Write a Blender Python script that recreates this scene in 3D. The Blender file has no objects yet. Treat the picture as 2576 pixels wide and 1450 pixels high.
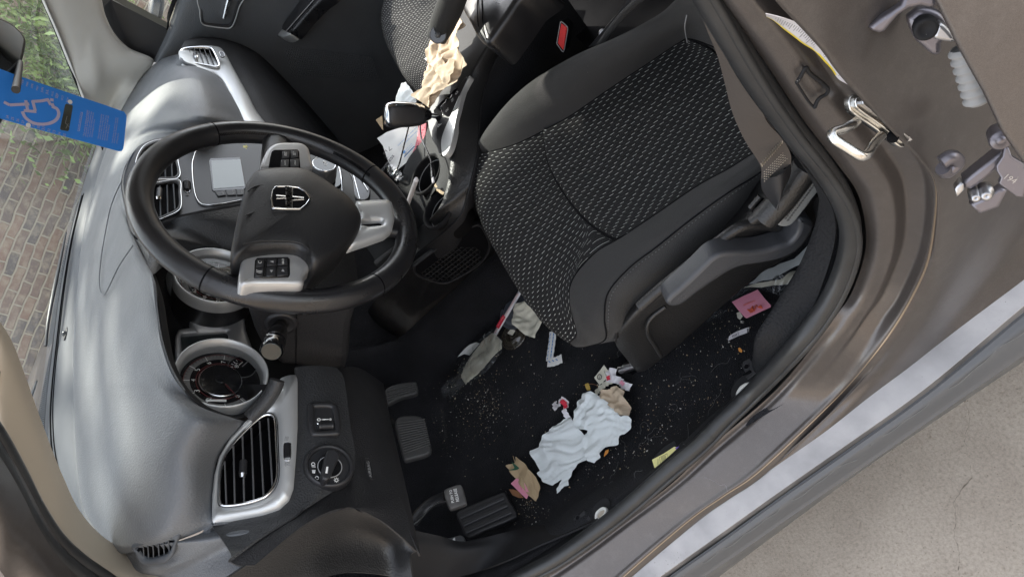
import bpy, bmesh, math, random
from mathutils import Vector as V, Matrix, noise
from mathutils.geometry import delaunay_2d_cdt, tessellate_polygon
random.seed(7)
R_ = math.radians
# ------------------------------------------------------------------ camera, world, sun, exposure
CAM = V((-1.2397539866819656, -0.627379306109994, 1.4374971996200865))
FPX = 1790.32
RX = V((-0.24393953300444027, -0.7328267689315081, 0.6351837773235252))   # unused helper rows kept as matrix below
ROT = Matrix(((-0.24393953300444027, -0.6914096204116886, -0.680130310800593),
              (-0.7328267689315081, 0.5907614266134678, -0.3376825766293866),
              (0.6351837773235252, 0.41604407654452324, -0.6507935446595845)))
sc = bpy.context.scene
cd = bpy.data.cameras.new('camera'); cam = bpy.data.objects.new('camera', cd)
sc.collection.objects.link(cam); sc.camera = cam
cd.sensor_width = 36; cd.lens = FPX / 2575 * 36; cd.clip_start = .02; cd.clip_end = 500
r, d, f = ROT[0], ROT[1], ROT[2]
cam.matrix_world = Matrix(((r.x, -d.x, -f.x, CAM.x), (r.y, -d.y, -f.y, CAM.y), (r.z, -d.z, -f.z, CAM.z), (0, 0, 0, 1)))
SUN = V((.60, .36, .66)).normalized()          # direction towards the sun
world = bpy.data.worlds.new('World'); sc.world = world; world.use_nodes = True
nt = world.node_tree; bg = nt.nodes['Background']
sky = nt.nodes.new('ShaderNodeTexSky'); sky.sky_type = 'NISHITA'; sky.sun_disc = False
sky.sun_elevation = math.asin(SUN.z); sky.sun_rotation = math.atan2(SUN.x, SUN.y)
hs_ = nt.nodes.new('ShaderNodeHueSaturation'); hs_.inputs['Saturation'].default_value = .28; nt.links.new(sky.outputs[0], hs_.inputs['Color']); nt.links.new(hs_.outputs[0], bg.inputs[0]); bg.inputs[1].default_value = .15
sl = bpy.data.lights.new('sun', 'SUN'); sl.energy = 2.0; sl.angle = R_(.6); sl.color = (1, .95, .86)
so = bpy.data.objects.new('sun', sl); sc.collection.objects.link(so)
so.rotation_euler = (-SUN).to_track_quat('-Z', 'Y').to_euler(); so.location = (6, 6, 9)
vs = sc.view_settings; vs.view_transform = 'Standard'; vs.look = 'None'; vs.gamma = 1; vs.use_curve_mapping = False
vs.exposure = 2.42
sc.render.engine = 'CYCLES'
sc.cycles.max_bounces = 8; sc.cycles.diffuse_bounces = 4; sc.cycles.glossy_bounces = 4; sc.cycles.transparent_max_bounces = 12
# ------------------------------------------------------------------ helpers: from sight lines to car coordinates (x right, y forward, z up, metres)
def ray(px, py):
    return ROT.transposed() @ V(((px - 1287.5) / FPX, (py - 725) / FPX, 1))
def W(px, py, ax, v):
    q = ray(px, py); i = 'xyz'.index(ax); return CAM + q * ((v - CAM[i]) / q[i])
def WD(px, py, t): return CAM + ray(px, py) * t
def WN(px, py, pl):
    p0, n = pl; q = ray(px, py); return CAM + q * ((p0 - CAM).dot(n) / q.dot(n))
def fr(ox, oy, s): return lambda x, y: (ox + x * s, oy + y * s)
Z1 = fr(0, 0, .3109); Z2 = fr(579, 0, .3109); Z3 = fr(1158.8, 0, .3107); Z4 = fr(1802.5, 0, .3552); Z5 = fr(0, 386, .3552)
Z6 = fr(289.7, 289.7, .3774); A1 = fr(354, 708, .5113); A2 = fr(0, 837, .4227); A3 = fr(901, 644, .3552); A4 = fr(901, 966, .3338)
A5 = fr(1609, 451, .3552); A6 = fr(1674, 772.5, .467); A7 = fr(1931, 193, .3996); A8 = fr(901, 129, .3551); B1 = fr(1416, 966, .4498); B3 = fr(966, 0, .222)
D_ = fr(0, 0, 1)
def PL(F, pts, pl): return [WN(*F(*p), pl) for p in pts]
def plane(p, n): return (V(p), V(n).normalized())
def sm(a, b, x): t = max(0, min(1, (x - a) / (b - a))); return t * t * (3 - 2 * t)
def zp(z): return plane((0, 0, z), (0, 0, 1))
def xp(x): return plane((x, 0, 0), (-1, 0, 0))
def yp(y): return plane((0, y, 0), (0, -1, 0))
def C3(rows):                      # mixed control points -> 3-D
    o = []
    for c in rows:
        if isinstance(c, V): o.append(c)
        elif len(c) == 3 and not isinstance(c[2], (str,)) : o.append(WD(*c))
        else: o.append(W(*c))
    return o
def cr(P, t, closed=False):
    n = len(P)
    if closed: i = int(math.floor(t)) % n; u = t - math.floor(t); a, b, c, d = P[i - 1], P[i], P[(i + 1) % n], P[(i + 2) % n]
    else:
        i = min(int(t), n - 2); u = t - i
        b, c = P[i], P[i + 1]; a = P[i - 1] if i > 0 else b * 2 - c; d = P[i + 2] if i + 2 < n else c * 2 - b
    return .5 * ((2 * b) + (c - a) * u + (2 * a - 5 * b + 4 * c - d) * u * u + (3 * b - a - 3 * c + d) * u ** 3)
def spl(P, n, closed=False):       # arc-length resampled smooth curve
    if len(P) == 2 and not closed: return [P[0].lerp(P[1], i / (n - 1)) for i in range(n)]
    m = len(P) if closed else len(P) - 1; K = 12
    Q = [cr(P, i / K, closed) for i in range(m * K)] + ([cr(P, 0, True)] if closed else [P[-1].copy()])
    L = [0]
    for a, b in zip(Q, Q[1:]): L.append(L[-1] + (b - a).length)
    out = []; j = 0; cnt = n if not closed else n + 1
    for k in range(cnt):
        s = L[-1] * k / (cnt - 1)
        while j < len(L) - 2 and L[j + 1] < s: j += 1
        e = L[j + 1] - L[j]; out.append(Q[j].lerp(Q[j + 1], (s - L[j]) / e if e > 1e-9 else 0))
    return out[:-1] if closed else out
def pres(P, n, closed=True):       # polyline resample keeping it straight between points
    Q = list(P) + ([P[0]] if closed else []); L = [0]
    for a, b in zip(Q, Q[1:]): L.append(L[-1] + (b - a).length)
    out = []; j = 0; cnt = n + 1 if closed else n
    for k in range(cnt):
        s = L[-1] * k / (cnt - 1)
        while j < len(L) - 2 and L[j + 1] < s: j += 1
        e = L[j + 1] - L[j]; out.append(Q[j].lerp(Q[j + 1], (s - L[j]) / e if e > 1e-9 else 0))
    return out[:-1] if closed else out
def basis(n):
    n = n.normalized(); a = V((0, 0, 1)) if abs(n.z) < .9 else V((0, 1, 0)); u = a.cross(n).normalized(); return u, n.cross(u).normalized()
def off2(P, n, d):                 # inset a closed planar outline by d (positive = inwards)
    u, v = basis(n); c = sum(P, V()) / len(P); q = [((p - c).dot(u), (p - c).dot(v)) for p in P]; N = len(q)
    A = sum(q[i][0] * q[(i + 1) % N][1] - q[(i + 1) % N][0] * q[i][1] for i in range(N)); s = 1 if A > 0 else -1
    out = []
    for i in range(N):
        a, b, e = q[i - 1], q[i], q[(i + 1) % N]
        n1 = V((-(b[1] - a[1]), b[0] - a[0])); n2 = V((-(e[1] - b[1]), e[0] - b[0]))
        if n1.length < 1e-9: n1 = n2
        if n2.length < 1e-9: n2 = n1
        m = (n1.normalized() + n2.normalized())
        if m.length < .3: m = n1.normalized() * 1
        m = m.normalized() * min(1 / max(.5, m.normalized().dot(n1.normalized())), 2)
        out.append(P[i] + (u * m.x + v * m.y) * s * d)
    return out
class M:                            # collects pieces, then links them as ONE mesh object
    def __init__(s): s.v = []; s.f = []; s.m = []; s.mats = []; s.uv = {}; s.flat = set()
    def mi(s, m):
        if m not in s.mats: s.mats.append(m)
        return s.mats.index(m)
    def add(s, vs_, fs, m, uvs=None, flat=False):
        o = len(s.v); s.v += [V(q) for q in vs_]; k = s.mi(m)
        for i, q in enumerate(fs):
            s.f.append([o + j for j in q]); s.m.append(k)
            if uvs: s.uv[len(s.f) - 1] = [uvs[j] for j in q]
            if flat: s.flat.add(len(s.f) - 1)
        return s
    def grid(s, G, m, cu=False, cv=False, uv=False, back=0, flip=False):
        nv, nu = len(G), len(G[0]); vs_ = [p for row in G for p in row]; fs = []
        for j in range(nv if cv else nv - 1):
            for i in range(nu if cu else nu - 1):
                fs.append([j * nu + i, j * nu + (i + 1) % nu, ((j + 1) % nv) * nu + (i + 1) % nu, ((j + 1) % nv) * nu + i])
        uvs = None
        if uv:
            uvs = [None] * len(vs_); mid = nu // 2; mj = nv // 2
            us = [0]; vv = [0]
            for i in range(1, nu): us.append(us[-1] + (G[mj][i] - G[mj][i - 1]).length)
            for j in range(1, nv): vv.append(vv[-1] + (G[j][mid] - G[j - 1][mid]).length)
            for j in range(nv):
                for i in range(nu): uvs[j * nu + i] = (us[i], vv[j])
        if back:                   # give a sheet real thickness, away from where it is looked at
            c = vs_[len(vs_) // 2]; a = G[nv // 2][nu // 2]; b = G[nv // 2][min(nu // 2 + 1, nu - 1)]; e = G[min(nv // 2 + 1, nv - 1)][nu // 2]
            nrm = (b - a).cross(e - a).normalized(); sgn = -1 if nrm.dot(CAM - a) > 0 else 1
            N = []
            for j in range(nv):
                for i in range(nu):
                    t1 = G[j][min(i + 1, nu - 1)] - G[j][max(i - 1, 0)]; t2 = G[min(j + 1, nv - 1)][i] - G[max(j - 1, 0)][i]
                    q = t1.cross(t2); N.append(q.normalized() if q.length > 1e-12 else nrm)
            bk = [p + q * sgn * back for p, q in zip(vs_, N)]
            s.add(vs_, fs, m, uvs); s.add(bk, [x[::-1] for x in fs], m, uvs)
            def strip(idx):
                A = [vs_[k] for k in idx]; Bk = [bk[k] for k in idx]; n = len(A)
                s.add(A + Bk, [[k, k + 1, n + k + 1, n + k] for k in range(n - 1)], m, (([uvs[k] for k in idx] * 2) if uvs else None))
            strip(range(nu)); strip(range((nv - 1) * nu, nv * nu)); strip(range(0, nv * nu, nu)); strip(range(nu - 1, nv * nu, nu))
        else: s.add(vs_, fs, m, uvs)
        return s
    def loft(s, curves, nu, nv, m, closed=False, uv=False, back=0, sharp=False):
        cs = [(pres if sharp else spl)(C3(c), nu, closed) if sharp else spl(C3(c), nu, closed) for c in curves]
        G = [[None] * nu for _ in range(nv)]
        for i in range(nu):
            col = [c[i] for c in cs]
            for j in range(nv):
                t = (len(cs) - 1) * j / (nv - 1); G[j][i] = cr(col, t) if len(cs) > 2 else col[0].lerp(col[-1], t)
        s.G = G
        return s.grid(G, m, cu=closed, uv=uv, back=back)
    def tube(s, P, r, m, n=10, smooth=40, closed=False, cap=True, flat=1.0, up=None):
        P = [V(p) for p in P]
        if smooth and len(P) > 2: 
            rr = r if isinstance(r, (list, tuple)) else None; Q = spl(P, smooth, closed)
            if rr: r = [rr[min(int(k / (smooth - 1) * (len(rr) - 1)), len(rr) - 2)] * (1 - (k / (smooth - 1) * (len(rr) - 1) - min(int(k / (smooth - 1) * (len(rr) - 1)), len(rr) - 2))) + rr[min(int(k / (smooth - 1) * (len(rr) - 1)), len(rr) - 2) + 1] * (k / (smooth - 1) * (len(rr) - 1) - min(int(k / (smooth - 1) * (len(rr) - 1)), len(rr) - 2)) for k in range(smooth)]
            P = Q
        N = len(P); G = []; T0 = (P[1] - P[0]).normalized(); u, v = basis(T0)
        if up: u = (up - T0 * up.dot(T0)).normalized(); v = T0.cross(u)
        for k in range(N):
            T = ((P[(k + 1) % N] if closed or k < N - 1 else P[k]) - (P[k - 1] if closed or k > 0 else P[k])).normalized()
            u = (u - T * u.dot(T)).normalized(); v = T.cross(u).normalized(); q = r[k] if isinstance(r, (list, tuple)) else r
            G.append([P[k] + (u * math.cos(2 * math.pi * a / n) + v * math.sin(2 * math.pi * a / n) * flat) * q for a in range(n)])
        s.grid(G, m, cu=True, cv=closed)
        if not closed and cap:
            for row in (G[0], G[-1]): s.add(row, [list(range(n))], m, flat=True)
        return s
    def cap(s, P, m, flat=True, uvs=None):
        t = tessellate_polygon([P]); return s.add(P, [list(q) for q in t], m, uvs, flat)
    def plate(s, P, n, th, m, bev=0, closed_spl=0, dome=0, topm=None):   # P = top outline, n = outward normal
        n = n.normalized(); P = spl(P, closed_spl, True) if closed_spl else list(P)
        b = bev; rows = [[p - n * th for p in P], [p - n * b for p in P]] if b else [[p - n * th for p in P], P]
        if b:
            for a in (30, 60, 90): rows.append([p - n * b * (1 - math.sin(R_(a))) for p in off2(P, n, b * (1 - math.cos(R_(a))))])
        s.grid(rows, m, cu=True); top = rows[-1]
        if dome:
            c = sum(top, V()) / len(top); g = [top]
            for k in range(1, 7): w = 1 - k / 6.0; g.append([c + (p - c) * w + n * dome * (1 - w * w) for p in top] if k < 6 else [c + n * dome + (p - c) * .001 for p in top])
            s.grid(g, topm or m, cu=True)
        else: s.cap(top, topm or m)
        s.cap(rows[0], m)
        return s
    def pillow(s, P, n, prof, m, N=90):
        n = n.normalized(); P = spl(P, N, True); c = sum(P, V()) / len(P)
        return s.grid([[c + (p - c) * max(k, .0008) + n * h for p in P] for k, h in prof], m, cu=True)
    def ring(s, O, I, n, m, h=0.0, deep=.01, N=64, mid=.5):              # raised frame between two closed outlines
        n = n.normalized(); u, v = basis(n); c = sum(I, V()) / len(I)
        def rs(P):
            Q = pres(P, 720); a = [(math.atan2((p - c).dot(v), (p - c).dot(u)), k) for k, p in enumerate(Q)]; out = []
            for k in range(N):
                w = -math.pi + 2 * math.pi * k / N; out.append(Q[min(a, key=lambda t: abs((t[0] - w + math.pi) % (2 * math.pi) - math.pi))[1]])
            return out
        o, i = rs(O), rs(I)
        if h: rows = [[p - n * deep for p in o], o, [a.lerp(b, mid * .4) + n * h * .8 for a, b in zip(o, i)], [a.lerp(b, mid) + n * h for a, b in zip(o, i)], [a.lerp(b, mid + (1 - mid) * .6) + n * h * .8 for a, b in zip(o, i)], i, [p - n * deep for p in i]]
        else: rows = [[p - n * deep for p in o], o, i, [p - n * deep for p in i]]
        return s.grid(rows, m, cu=True)
    def box(s, c, u, v, w, m, bev=0):      # half vectors
        P = [c - u - v + w, c + u - v + w, c + u + v + w, c - u + v + w]
        if bev: P = pres(P, 24)
        return s.plate(P, w, w.length * 2, m, bev)
    def disc(s, c, n, r, th, m, bev=0, N=32, topm=None, dome=0):
        u, v = basis(n); return s.plate([c + (u * math.cos(2 * math.pi * k / N) + v * math.sin(2 * math.pi * k / N)) * r for k in range(N)], n, th, m, bev, dome=dome, topm=topm)
    def lathe(s, c, ax, prof, m, N=32):
        ax = ax.normalized(); u, v = basis(ax)
        return s.grid([[c + ax * h + (u * math.cos(2 * math.pi * k / N) + v * math.sin(2 * math.pi * k / N)) * max(r, .00005) for k in range(N)] for r, h in prof], m, cu=True)
    def text(s, body, p0, p1, n, m, hs=1.0, ext=.0004, bold=0, lift=.0006, mirror=False):
        p0, p1 = V(p0), V(p1)          # baseline from p0 to p1 fits the text width
        cu = bpy.data.curves.new('t', 'FONT'); cu.body = body; cu.size = 1; cu.offset = bold; cu.resolution_u = 2
        ob = bpy.data.objects.new('t', cu); me = ob.to_mesh()
        xs = [q.co.x for q in me.vertices]
        if not xs: return s
        x0, x1 = min(xs), max(xs); sc_ = (p1 - p0).length / (x1 - x0); X = (p1 - p0).normalized(); n = n.normalized(); Y = n.cross(X).normalized()
        s.add([p0 + X * (q.co.x - x0) * sc_ + Y * q.co.y * sc_ * hs + n * lift for q in me.vertices], [list(q.vertices) for q in me.polygons], m, flat=True)
        ob.to_mesh_clear(); bpy.data.objects.remove(ob); bpy.data.curves.remove(cu)
        return s
    def build(s, name, parent=None, smooth=True, at=None, angle=40):
        me = bpy.data.meshes.new(name)
        o0 = V(at) if at is not None else V((0, 0, 0))
        me.from_pydata([tuple(p - o0) for p in s.v], [], s.f)
        for m in s.mats: me.materials.append(m)
        for i, p in enumerate(me.polygons): p.material_index = s.m[i]; p.use_smooth = smooth and i not in s.flat
        if s.uv:
            ul = me.uv_layers.new(name='UVMap')
            for i, p in enumerate(me.polygons):
                if i in s.uv:
                    for li, q in zip(p.loop_indices, s.uv[i]): ul.data[li].uv = q
        me.validate(); me.update()
        ob = bpy.data.objects.new(name, me); sc.collection.objects.link(ob); ob.location = o0
        if parent: ob.parent = parent
        return ob
def up_(p, k): return p + (CAM - p).normalized() * k
def empty(name, loc=(0, 0, 0)):
    o = bpy.data.objects.new(name, None); sc.collection.objects.link(o); o.location = loc; o.empty_display_size = .1; return o
def tag(o, label=None, cat=None, group=None, kind=None):
    if label: o['label'] = label
    if cat: o['category'] = cat
    if group: o['group'] = group
    if kind: o['kind'] = kind
    return o
# ------------------------------------------------------------------ materials
def mat(name, col, rough=.5, metal=0, grain=None, var=0, varscale=8, spec=.5, coat=0, alpha=1, trans=0, dust=0, dustcol=(.25, .24, .22), emis=0, rvar=0, coord='Object', sheen=0):
    m = bpy.data.materials.new(name); m.use_nodes = True; t = m.node_tree; b = t.nodes['Principled BSDF']; N = t.nodes.new; K = t.links.new
    b.inputs['Base Color'].default_value = (*col, 1); b.inputs['Roughness'].default_value = rough; b.inputs['Metallic'].default_value = metal
    b.inputs['Specular IOR Level'].default_value = spec; b.inputs['Coat Weight'].default_value = coat; b.inputs['Coat Roughness'].default_value = .06
    b.inputs['Alpha'].default_value = alpha; b.inputs['Transmission Weight'].default_value = trans
    if sheen: b.inputs['Sheen Weight'].default_value = sheen; b.inputs['Sheen Roughness'].default_value = .4
    tc = N('ShaderNodeTexCoord'); co = tc.outputs[coord]; colout = None
    if var:
        nz = N('ShaderNodeTexNoise'); nz.inputs['Scale'].default_value = varscale; nz.inputs['Detail'].default_value = 6; K(co, nz.inputs['Vector'])
        mr = N('ShaderNodeMapRange'); mr.inputs[1].default_value = .3; mr.inputs[2].default_value = .7; mr.inputs[3].default_value = 1 - var; mr.inputs[4].default_value = 1 + var; K(nz.outputs['Fac'], mr.inputs[0])
        mx = N('ShaderNodeVectorMath'); mx.operation = 'SCALE'; mx.inputs[0].default_value = col; K(mr.outputs[0], mx.inputs[3]); colout = mx.outputs[0]
    if dust:
        nz = N('ShaderNodeTexNoise'); nz.inputs['Scale'].default_value = 420; nz.inputs['Detail'].default_value = 3; K(co, nz.inputs['Vector'])
        n2 = N('ShaderNodeTexNoise'); n2.inputs['Scale'].default_value = 9; n2.inputs['Detail'].default_value = 4; K(co, n2.inputs['Vector'])
        ad = N('ShaderNodeMath'); ad.operation = 'MULTIPLY_ADD'; ad.inputs[1].default_value = .35; K(n2.outputs['Fac'], ad.inputs[0]); K(nz.outputs['Fac'], ad.inputs[2])
        rp = N('ShaderNodeMapRange'); rp.inputs[1].default_value = .97 - dust * .2; rp.inputs[2].default_value = 1.02 - dust * .2; K(ad.outputs[0], rp.inputs[0])
        mc = N('ShaderNodeMix'); mc.data_type = 'RGBA'; mc.inputs[6].default_value = (*col, 1); mc.inputs[7].default_value = (*dustcol, 1); K(rp.outputs[0], mc.inputs[0])
        if colout: K(colout, mc.inputs[6])
        colout = mc.outputs[2]
    if colout: K(colout, b.inputs['Base Color'])
    if rvar:
        nz = N('ShaderNodeTexNoise'); nz.inputs['Scale'].default_value = 14; nz.inputs['Detail'].default_value = 8; K(co, nz.inputs['Vector'])
        mr = N('ShaderNodeMapRange'); mr.inputs[1].default_value = .35; mr.inputs[2].default_value = .65; mr.inputs[3].default_value = rough - rvar; mr.inputs[4].default_value = rough + rvar; K(nz.outputs['Fac'], mr.inputs[0]); K(mr.outputs[0], b.inputs['Roughness'])
    if grain:
        kind, scl, st, dist = grain
        if kind == 'v': nz = N('ShaderNodeTexVoronoi'); nz.feature = 'SMOOTH_F1'; nz.inputs['Scale'].default_value = scl; o = nz.outputs['Distance']
        else: nz = N('ShaderNodeTexNoise'); nz.inputs['Scale'].default_value = scl; nz.inputs['Detail'].default_value = 4; o = nz.outputs['Fac']
        K(co, nz.inputs['Vector']); bp = N('ShaderNodeBump'); bp.inputs['Strength'].default_value = st; bp.inputs['Distance'].default_value = dist
        K(o, bp.inputs['Height']); K(bp.outputs[0], b.inputs['Normal'])
    if emis: b.inputs['Emission Color'].default_value = (*col, 1); b.inputs['Emission Strength'].default_value = emis
    return m
m_dash = mat('dash_vinyl', (.088, .095, .104), .56, grain=('v', 400, .75, .0009), var=.10, dust=.14, spec=.52, rvar=.04, sheen=.12)
m_face = mat('dash_face_vinyl', (.026, .027, .029), .5, grain=('v', 380, .9, .0010), dust=.08, spec=.5); m_dash2 = mat('lower_dash_vinyl', (.014, .014, .0155), .58, grain=('v', 400, .7, .0010), dust=.06, rvar=.05, spec=.4)
m_plain = mat('smooth_dark_plastic', (.02, .02, .022), .42, grain=('n', 500, .15, .0003), dust=.08)
m_strip = mat('grey_defroster_plastic', (.055, .062, .072), .6, grain=('n', 500, .15, .0003), dust=.15)
m_black = mat('black_void_plastic', (.005, .005, .006), .85, spec=.08); m_ctop = mat('console_top_plastic', (.016, .017, .019), .62, grain=('v', 420, .5, .0007), dust=.10, spec=.22)
m_gloss = mat('gloss_black_plastic', (.008, .008, .009), .12, coat=.3)
m_silver = mat('satin_silver_trim', (.52, .53, .53), .42, .55, grain=('n', 900, .06, .0002), rvar=.05)
m_silver2 = mat('warm_satin_silver', (.42, .42, .42), .38, .6, rvar=.05)
m_chrome = mat('chrome', (.75, .76, .77), .08, 1)
m_leather = mat('wheel_leather', (.011, .011, .0125), .34, grain=('v', 620, .25, .0005), spec=.55, rvar=.08, var=.15, varscale=30)
m_airbag = mat('airbag_vinyl', (.0125, .0125, .0135), .42, grain=('v', 560, .5, .0007), dust=.05)
m_beige = mat('beige_pillar_trim', (.42, .37, .30), .75, grain=('n', 700, .2, .0004))
m_grey_trim = mat('pale_grey_pillar_trim', (.52, .51, .48), .75, grain=('n', 700, .2, .0004))
m_rubber = mat('rubber_seal', (.020, .021, .022), .42, grain=('n', 90, .25, .001), dust=.1, var=.25, varscale=25)
m_bodydark = mat('jamb_shadow_plastic', (.012, .012, .013), .7, dust=.08, spec=.25)
m_fab = mat('grey_bolster_cloth', (.030, .0295, .029), .85, grain=('v', 700, .6, .0008), dust=.12, spec=.3, sheen=.06, var=.1)
m_side = mat('seat_shield_plastic', (.014, .014, .0145), .42, grain=('v', 420, .55, .0009), dust=.06)
m_carpet = mat('black_carpet', (.017, .0172, .020), .95, spec=.15, var=.3, varscale=14, grain=('n', 480, 1.0, .006), dust=.36, dustcol=(.13, .13, .135), sheen=.05)
m_clad = mat('grey_sill_cladding', (.078, .080, .083), .38, grain=('n', 500, .2, .0003), dust=.2, rvar=.1)
m_white = mat('white_print', (.75, .75, .73), .6)
m_greyp = mat('grey_print', (.30, .30, .30), .6)
m_red = mat('red_plastic', (.62, .018, .016), .35)
m_metal = mat('bare_steel', (.42, .42, .43), .35, 1, rvar=.12, grain=('n', 120, .2, .0005))
m_zinc = mat('zinc_plated_steel', (.62, .62, .60), .25, 1, rvar=.1, grain=('n', 160, .3, .0006))
m_lcd = mat('grey_lcd', (.17, .195, .18), .12, spec=.8)
m_lcd2 = mat('dark_lcd', (.025, .03, .03), .12)
def paint():
    m = mat('bronze_metallic_paint', (.12, .11, .105), .50, .72, coat=.6, rvar=.05); t = m.node_tree; b = t.nodes['Principled BSDF']
    nz = t.nodes.new('ShaderNodeTexVoronoi'); nz.inputs['Scale'].default_value = 3500; tc = t.nodes.new('ShaderNodeTexCoord'); t.links.new(tc.outputs['Object'], nz.inputs['Vector'])
    n3 = t.nodes.new('ShaderNodeTexNoise'); n3.inputs['Scale'].default_value = 45; n3.inputs['Detail'].default_value = 9; n3.inputs['Roughness'].default_value = .75; t.links.new(tc.outputs['Object'], n3.inputs['Vector'])
    cr_ = t.nodes.new('ShaderNodeValToRGB'); e = cr_.color_ramp.elements; e[0].color = (.070, .062, .058, 1); e[1].color = (.120, .107, .101, 1); t.links.new(nz.outputs['Color'], cr_.inputs[0])
    dm = t.nodes.new('ShaderNodeMapRange'); dm.inputs[1].default_value = .5; dm.inputs[2].default_value = .8; dm.inputs[4].default_value = .35; t.links.new(n3.outputs['Fac'], dm.inputs[0])
    mx = t.nodes.new('ShaderNodeMix'); mx.data_type = 'RGBA'; mx.inputs[7].default_value = (.17, .16, .15, 1); t.links.new(cr_.outputs[0], mx.inputs[6]); t.links.new(dm.outputs[0], mx.inputs[0]); t.links.new(mx.outputs[2], b.inputs['Base Color'])
    ad = t.nodes.new('ShaderNodeMath'); ad.operation = 'MULTIPLY_ADD'; ad.inputs[1].default_value = .5; ad.inputs[2].default_value = .16; t.links.new(dm.outputs[0], ad.inputs[0]); t.links.new(ad.outputs[0], b.inputs['Coat Roughness'])
    return m
m_paint = paint(); m_scuff_sheen = mat('scuffed_paint_sky_sheen', (.29, .28, .275), .38, .8, grain=('n', 220, .3, .0006), var=.28, varscale=14, rvar=.10, dust=.35, dustcol=(.10, .095, .09)); m_edge_glint = mat('flange_edge_tan_glint', (.34, .27, .20), .35, .8)  # ledge: scuffs plus sky reflection put into the base; edge: painted tan reflection
def seatfab(name, base, axis_flip=False):
    m = mat(name, base, .9, spec=.25); t = m.node_tree; b = t.nodes['Principled BSDF']; N = t.nodes.new; K = t.links.new
    uv = N('ShaderNodeTexCoord'); sp = N('ShaderNodeSeparateXYZ'); K(uv.outputs['UV'], sp.inputs[0])
    def mth(op, a, c=None, e=None):
        n = N('ShaderNodeMath'); n.operation = op
        for k, q in enumerate((a, c, e)):
            if q is None: continue
            if isinstance(q, (int, float)): n.inputs[k].default_value = q
            else: K(q, n.inputs[k])
        return n.outputs[0]
    U, Vv = (sp.outputs[1], sp.outputs[0]) if axis_flip else (sp.outputs[0], sp.outputs[1])
    u = mth('MULTIPLY', U, 1 / .0056); iu = mth('FLOOR', u); fu = mth('FRACT', u)
    line = mth('LESS_THAN', mth('ABSOLUTE', mth('SUBTRACT', fu, .5)), .08)
    ph = mth('MULTIPLY', iu, .37); v = mth('ADD', mth('MULTIPLY', Vv, 1 / .023), ph)
    dash = mth('LESS_THAN', mth('FRACT', v), mth('MULTIPLY_ADD', mth('SINE', mth('MULTIPLY', iu, .9)), .07, .27))
    f_ = mth('MULTIPLY', line, dash)
    mc = N('ShaderNodeMix'); mc.data_type = 'RGBA'; mc.inputs[6].default_value = (*base, 1); mc.inputs[7].default_value = (.022, .022, .022, 1); K(line, mc.inputs[0])
    m2 = N('ShaderNodeMix'); m2.data_type = 'RGBA'; m2.inputs[7].default_value = (.42, .43, .41, 1); K(mc.outputs[2], m2.inputs[6]); K(f_, m2.inputs[0]); K(m2.outputs[2], b.inputs['Base Color'])
    bp = N('ShaderNodeBump'); bp.inputs['Strength'].default_value = .6; bp.inputs['Distance'].default_value = .0012
    K(mth('SINE', mth('MULTIPLY', fu, 3.1416)), bp.inputs['Height']); K(bp.outputs[0], b.inputs['Normal'])
    return m
m_stripe = seatfab('dashed_stripe_cloth', (.0085, .0085, .009))
# ------------------------------------------------------------------ ground and brick wall
def concrete():
    m = mat('worn_concrete', (.40, .355, .305), .9); t = m.node_tree; b = t.nodes['Principled BSDF']; N = t.nodes.new; K = t.links.new
    tc = N('ShaderNodeTexCoord'); co = tc.outputs['Object']
    def noi(s, d=6, r=.6):
        n = N('ShaderNodeTexNoise'); n.inputs['Scale'].default_value = s; n.inputs['Detail'].default_value = d; n.inputs['Roughness'].default_value = r; K(co, n.inputs['Vector']); return n.outputs['Fac']
    def ramp(i, stops):
        n = N('ShaderNodeValToRGB'); e = n.color_ramp.elements
        for k, (p, c) in enumerate(stops):
            q = e[k] if k < 2 else e.new(p); q.position = p; q.color = (*c, 1)
        K(i, n.inputs[0]); return n.outputs[0]
    def mul(a, c):
        n = N('ShaderNodeMix'); n.data_type = 'RGBA'; n.blend_type = 'MULTIPLY'; n.inputs[0].default_value = 1; K(a, n.inputs[6]); K(c, n.inputs[7]); return n.outputs[2]
    c = ramp(noi(5), [(.3, (.33, .285, .235)), (.7, (.41, .36, .30))])
    c = mul(c, ramp(noi(1.7, 5, .65), [(.32, (.80, .79, .78)), (.5, (1, 1, 1)), (.7, (1.07, 1.06, 1.05))])); c = mul(c, ramp(noi(38, 3, .7), [(.27, (.72, .70, .68)), (.36, (1, 1, 1))]))
    c = mul(c, ramp(noi(170, 4, .8), [(.30, (.68, .67, .65)), (.5, (.98, .98, .98)), (.72, (1.18, 1.17, 1.15))]))
    vo = N('ShaderNodeTexVoronoi'); vo.inputs['Scale'].default_value = 90; K(co, vo.inputs['Vector'])
    c = mul(c, ramp(vo.outputs['Distance'], [(.05, (.5, .46, .42)), (.11, (1, 1, 1))]))
    K(c, b.inputs['Base Color'])
    bp = N('ShaderNodeBump'); bp.inputs['Strength'].default_value = .5; bp.inputs['Distance'].default_value = .003; K(noi(240, 5, .7), bp.inputs['Height']); K(bp.outputs[0], b.inputs['Normal'])
    return m
m_conc = concrete()
g = M(); n = 40
G = [[V((-60 + 120 * i / n, -60 + 120 * j / n, 0)) for i in range(n + 1)] for j in range(n + 1)]
g.grid(G, m_conc); tag(g.build('ground'), kind='structure')
m_crackc = mat('crack_shadow', (.15, .125, .10), .95)
cp = [(2430, 945), (2434, 985), (2428, 1010), (2440, 1050), (2425, 1100), (2436, 1150), (2444, 1200), (2416, 1235), (2398, 1262), (2404, 1300), (2398, 1340), (2414, 1390), (2410, 1420), (2412, 1470), (2405, 1530)]
P = []
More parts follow.
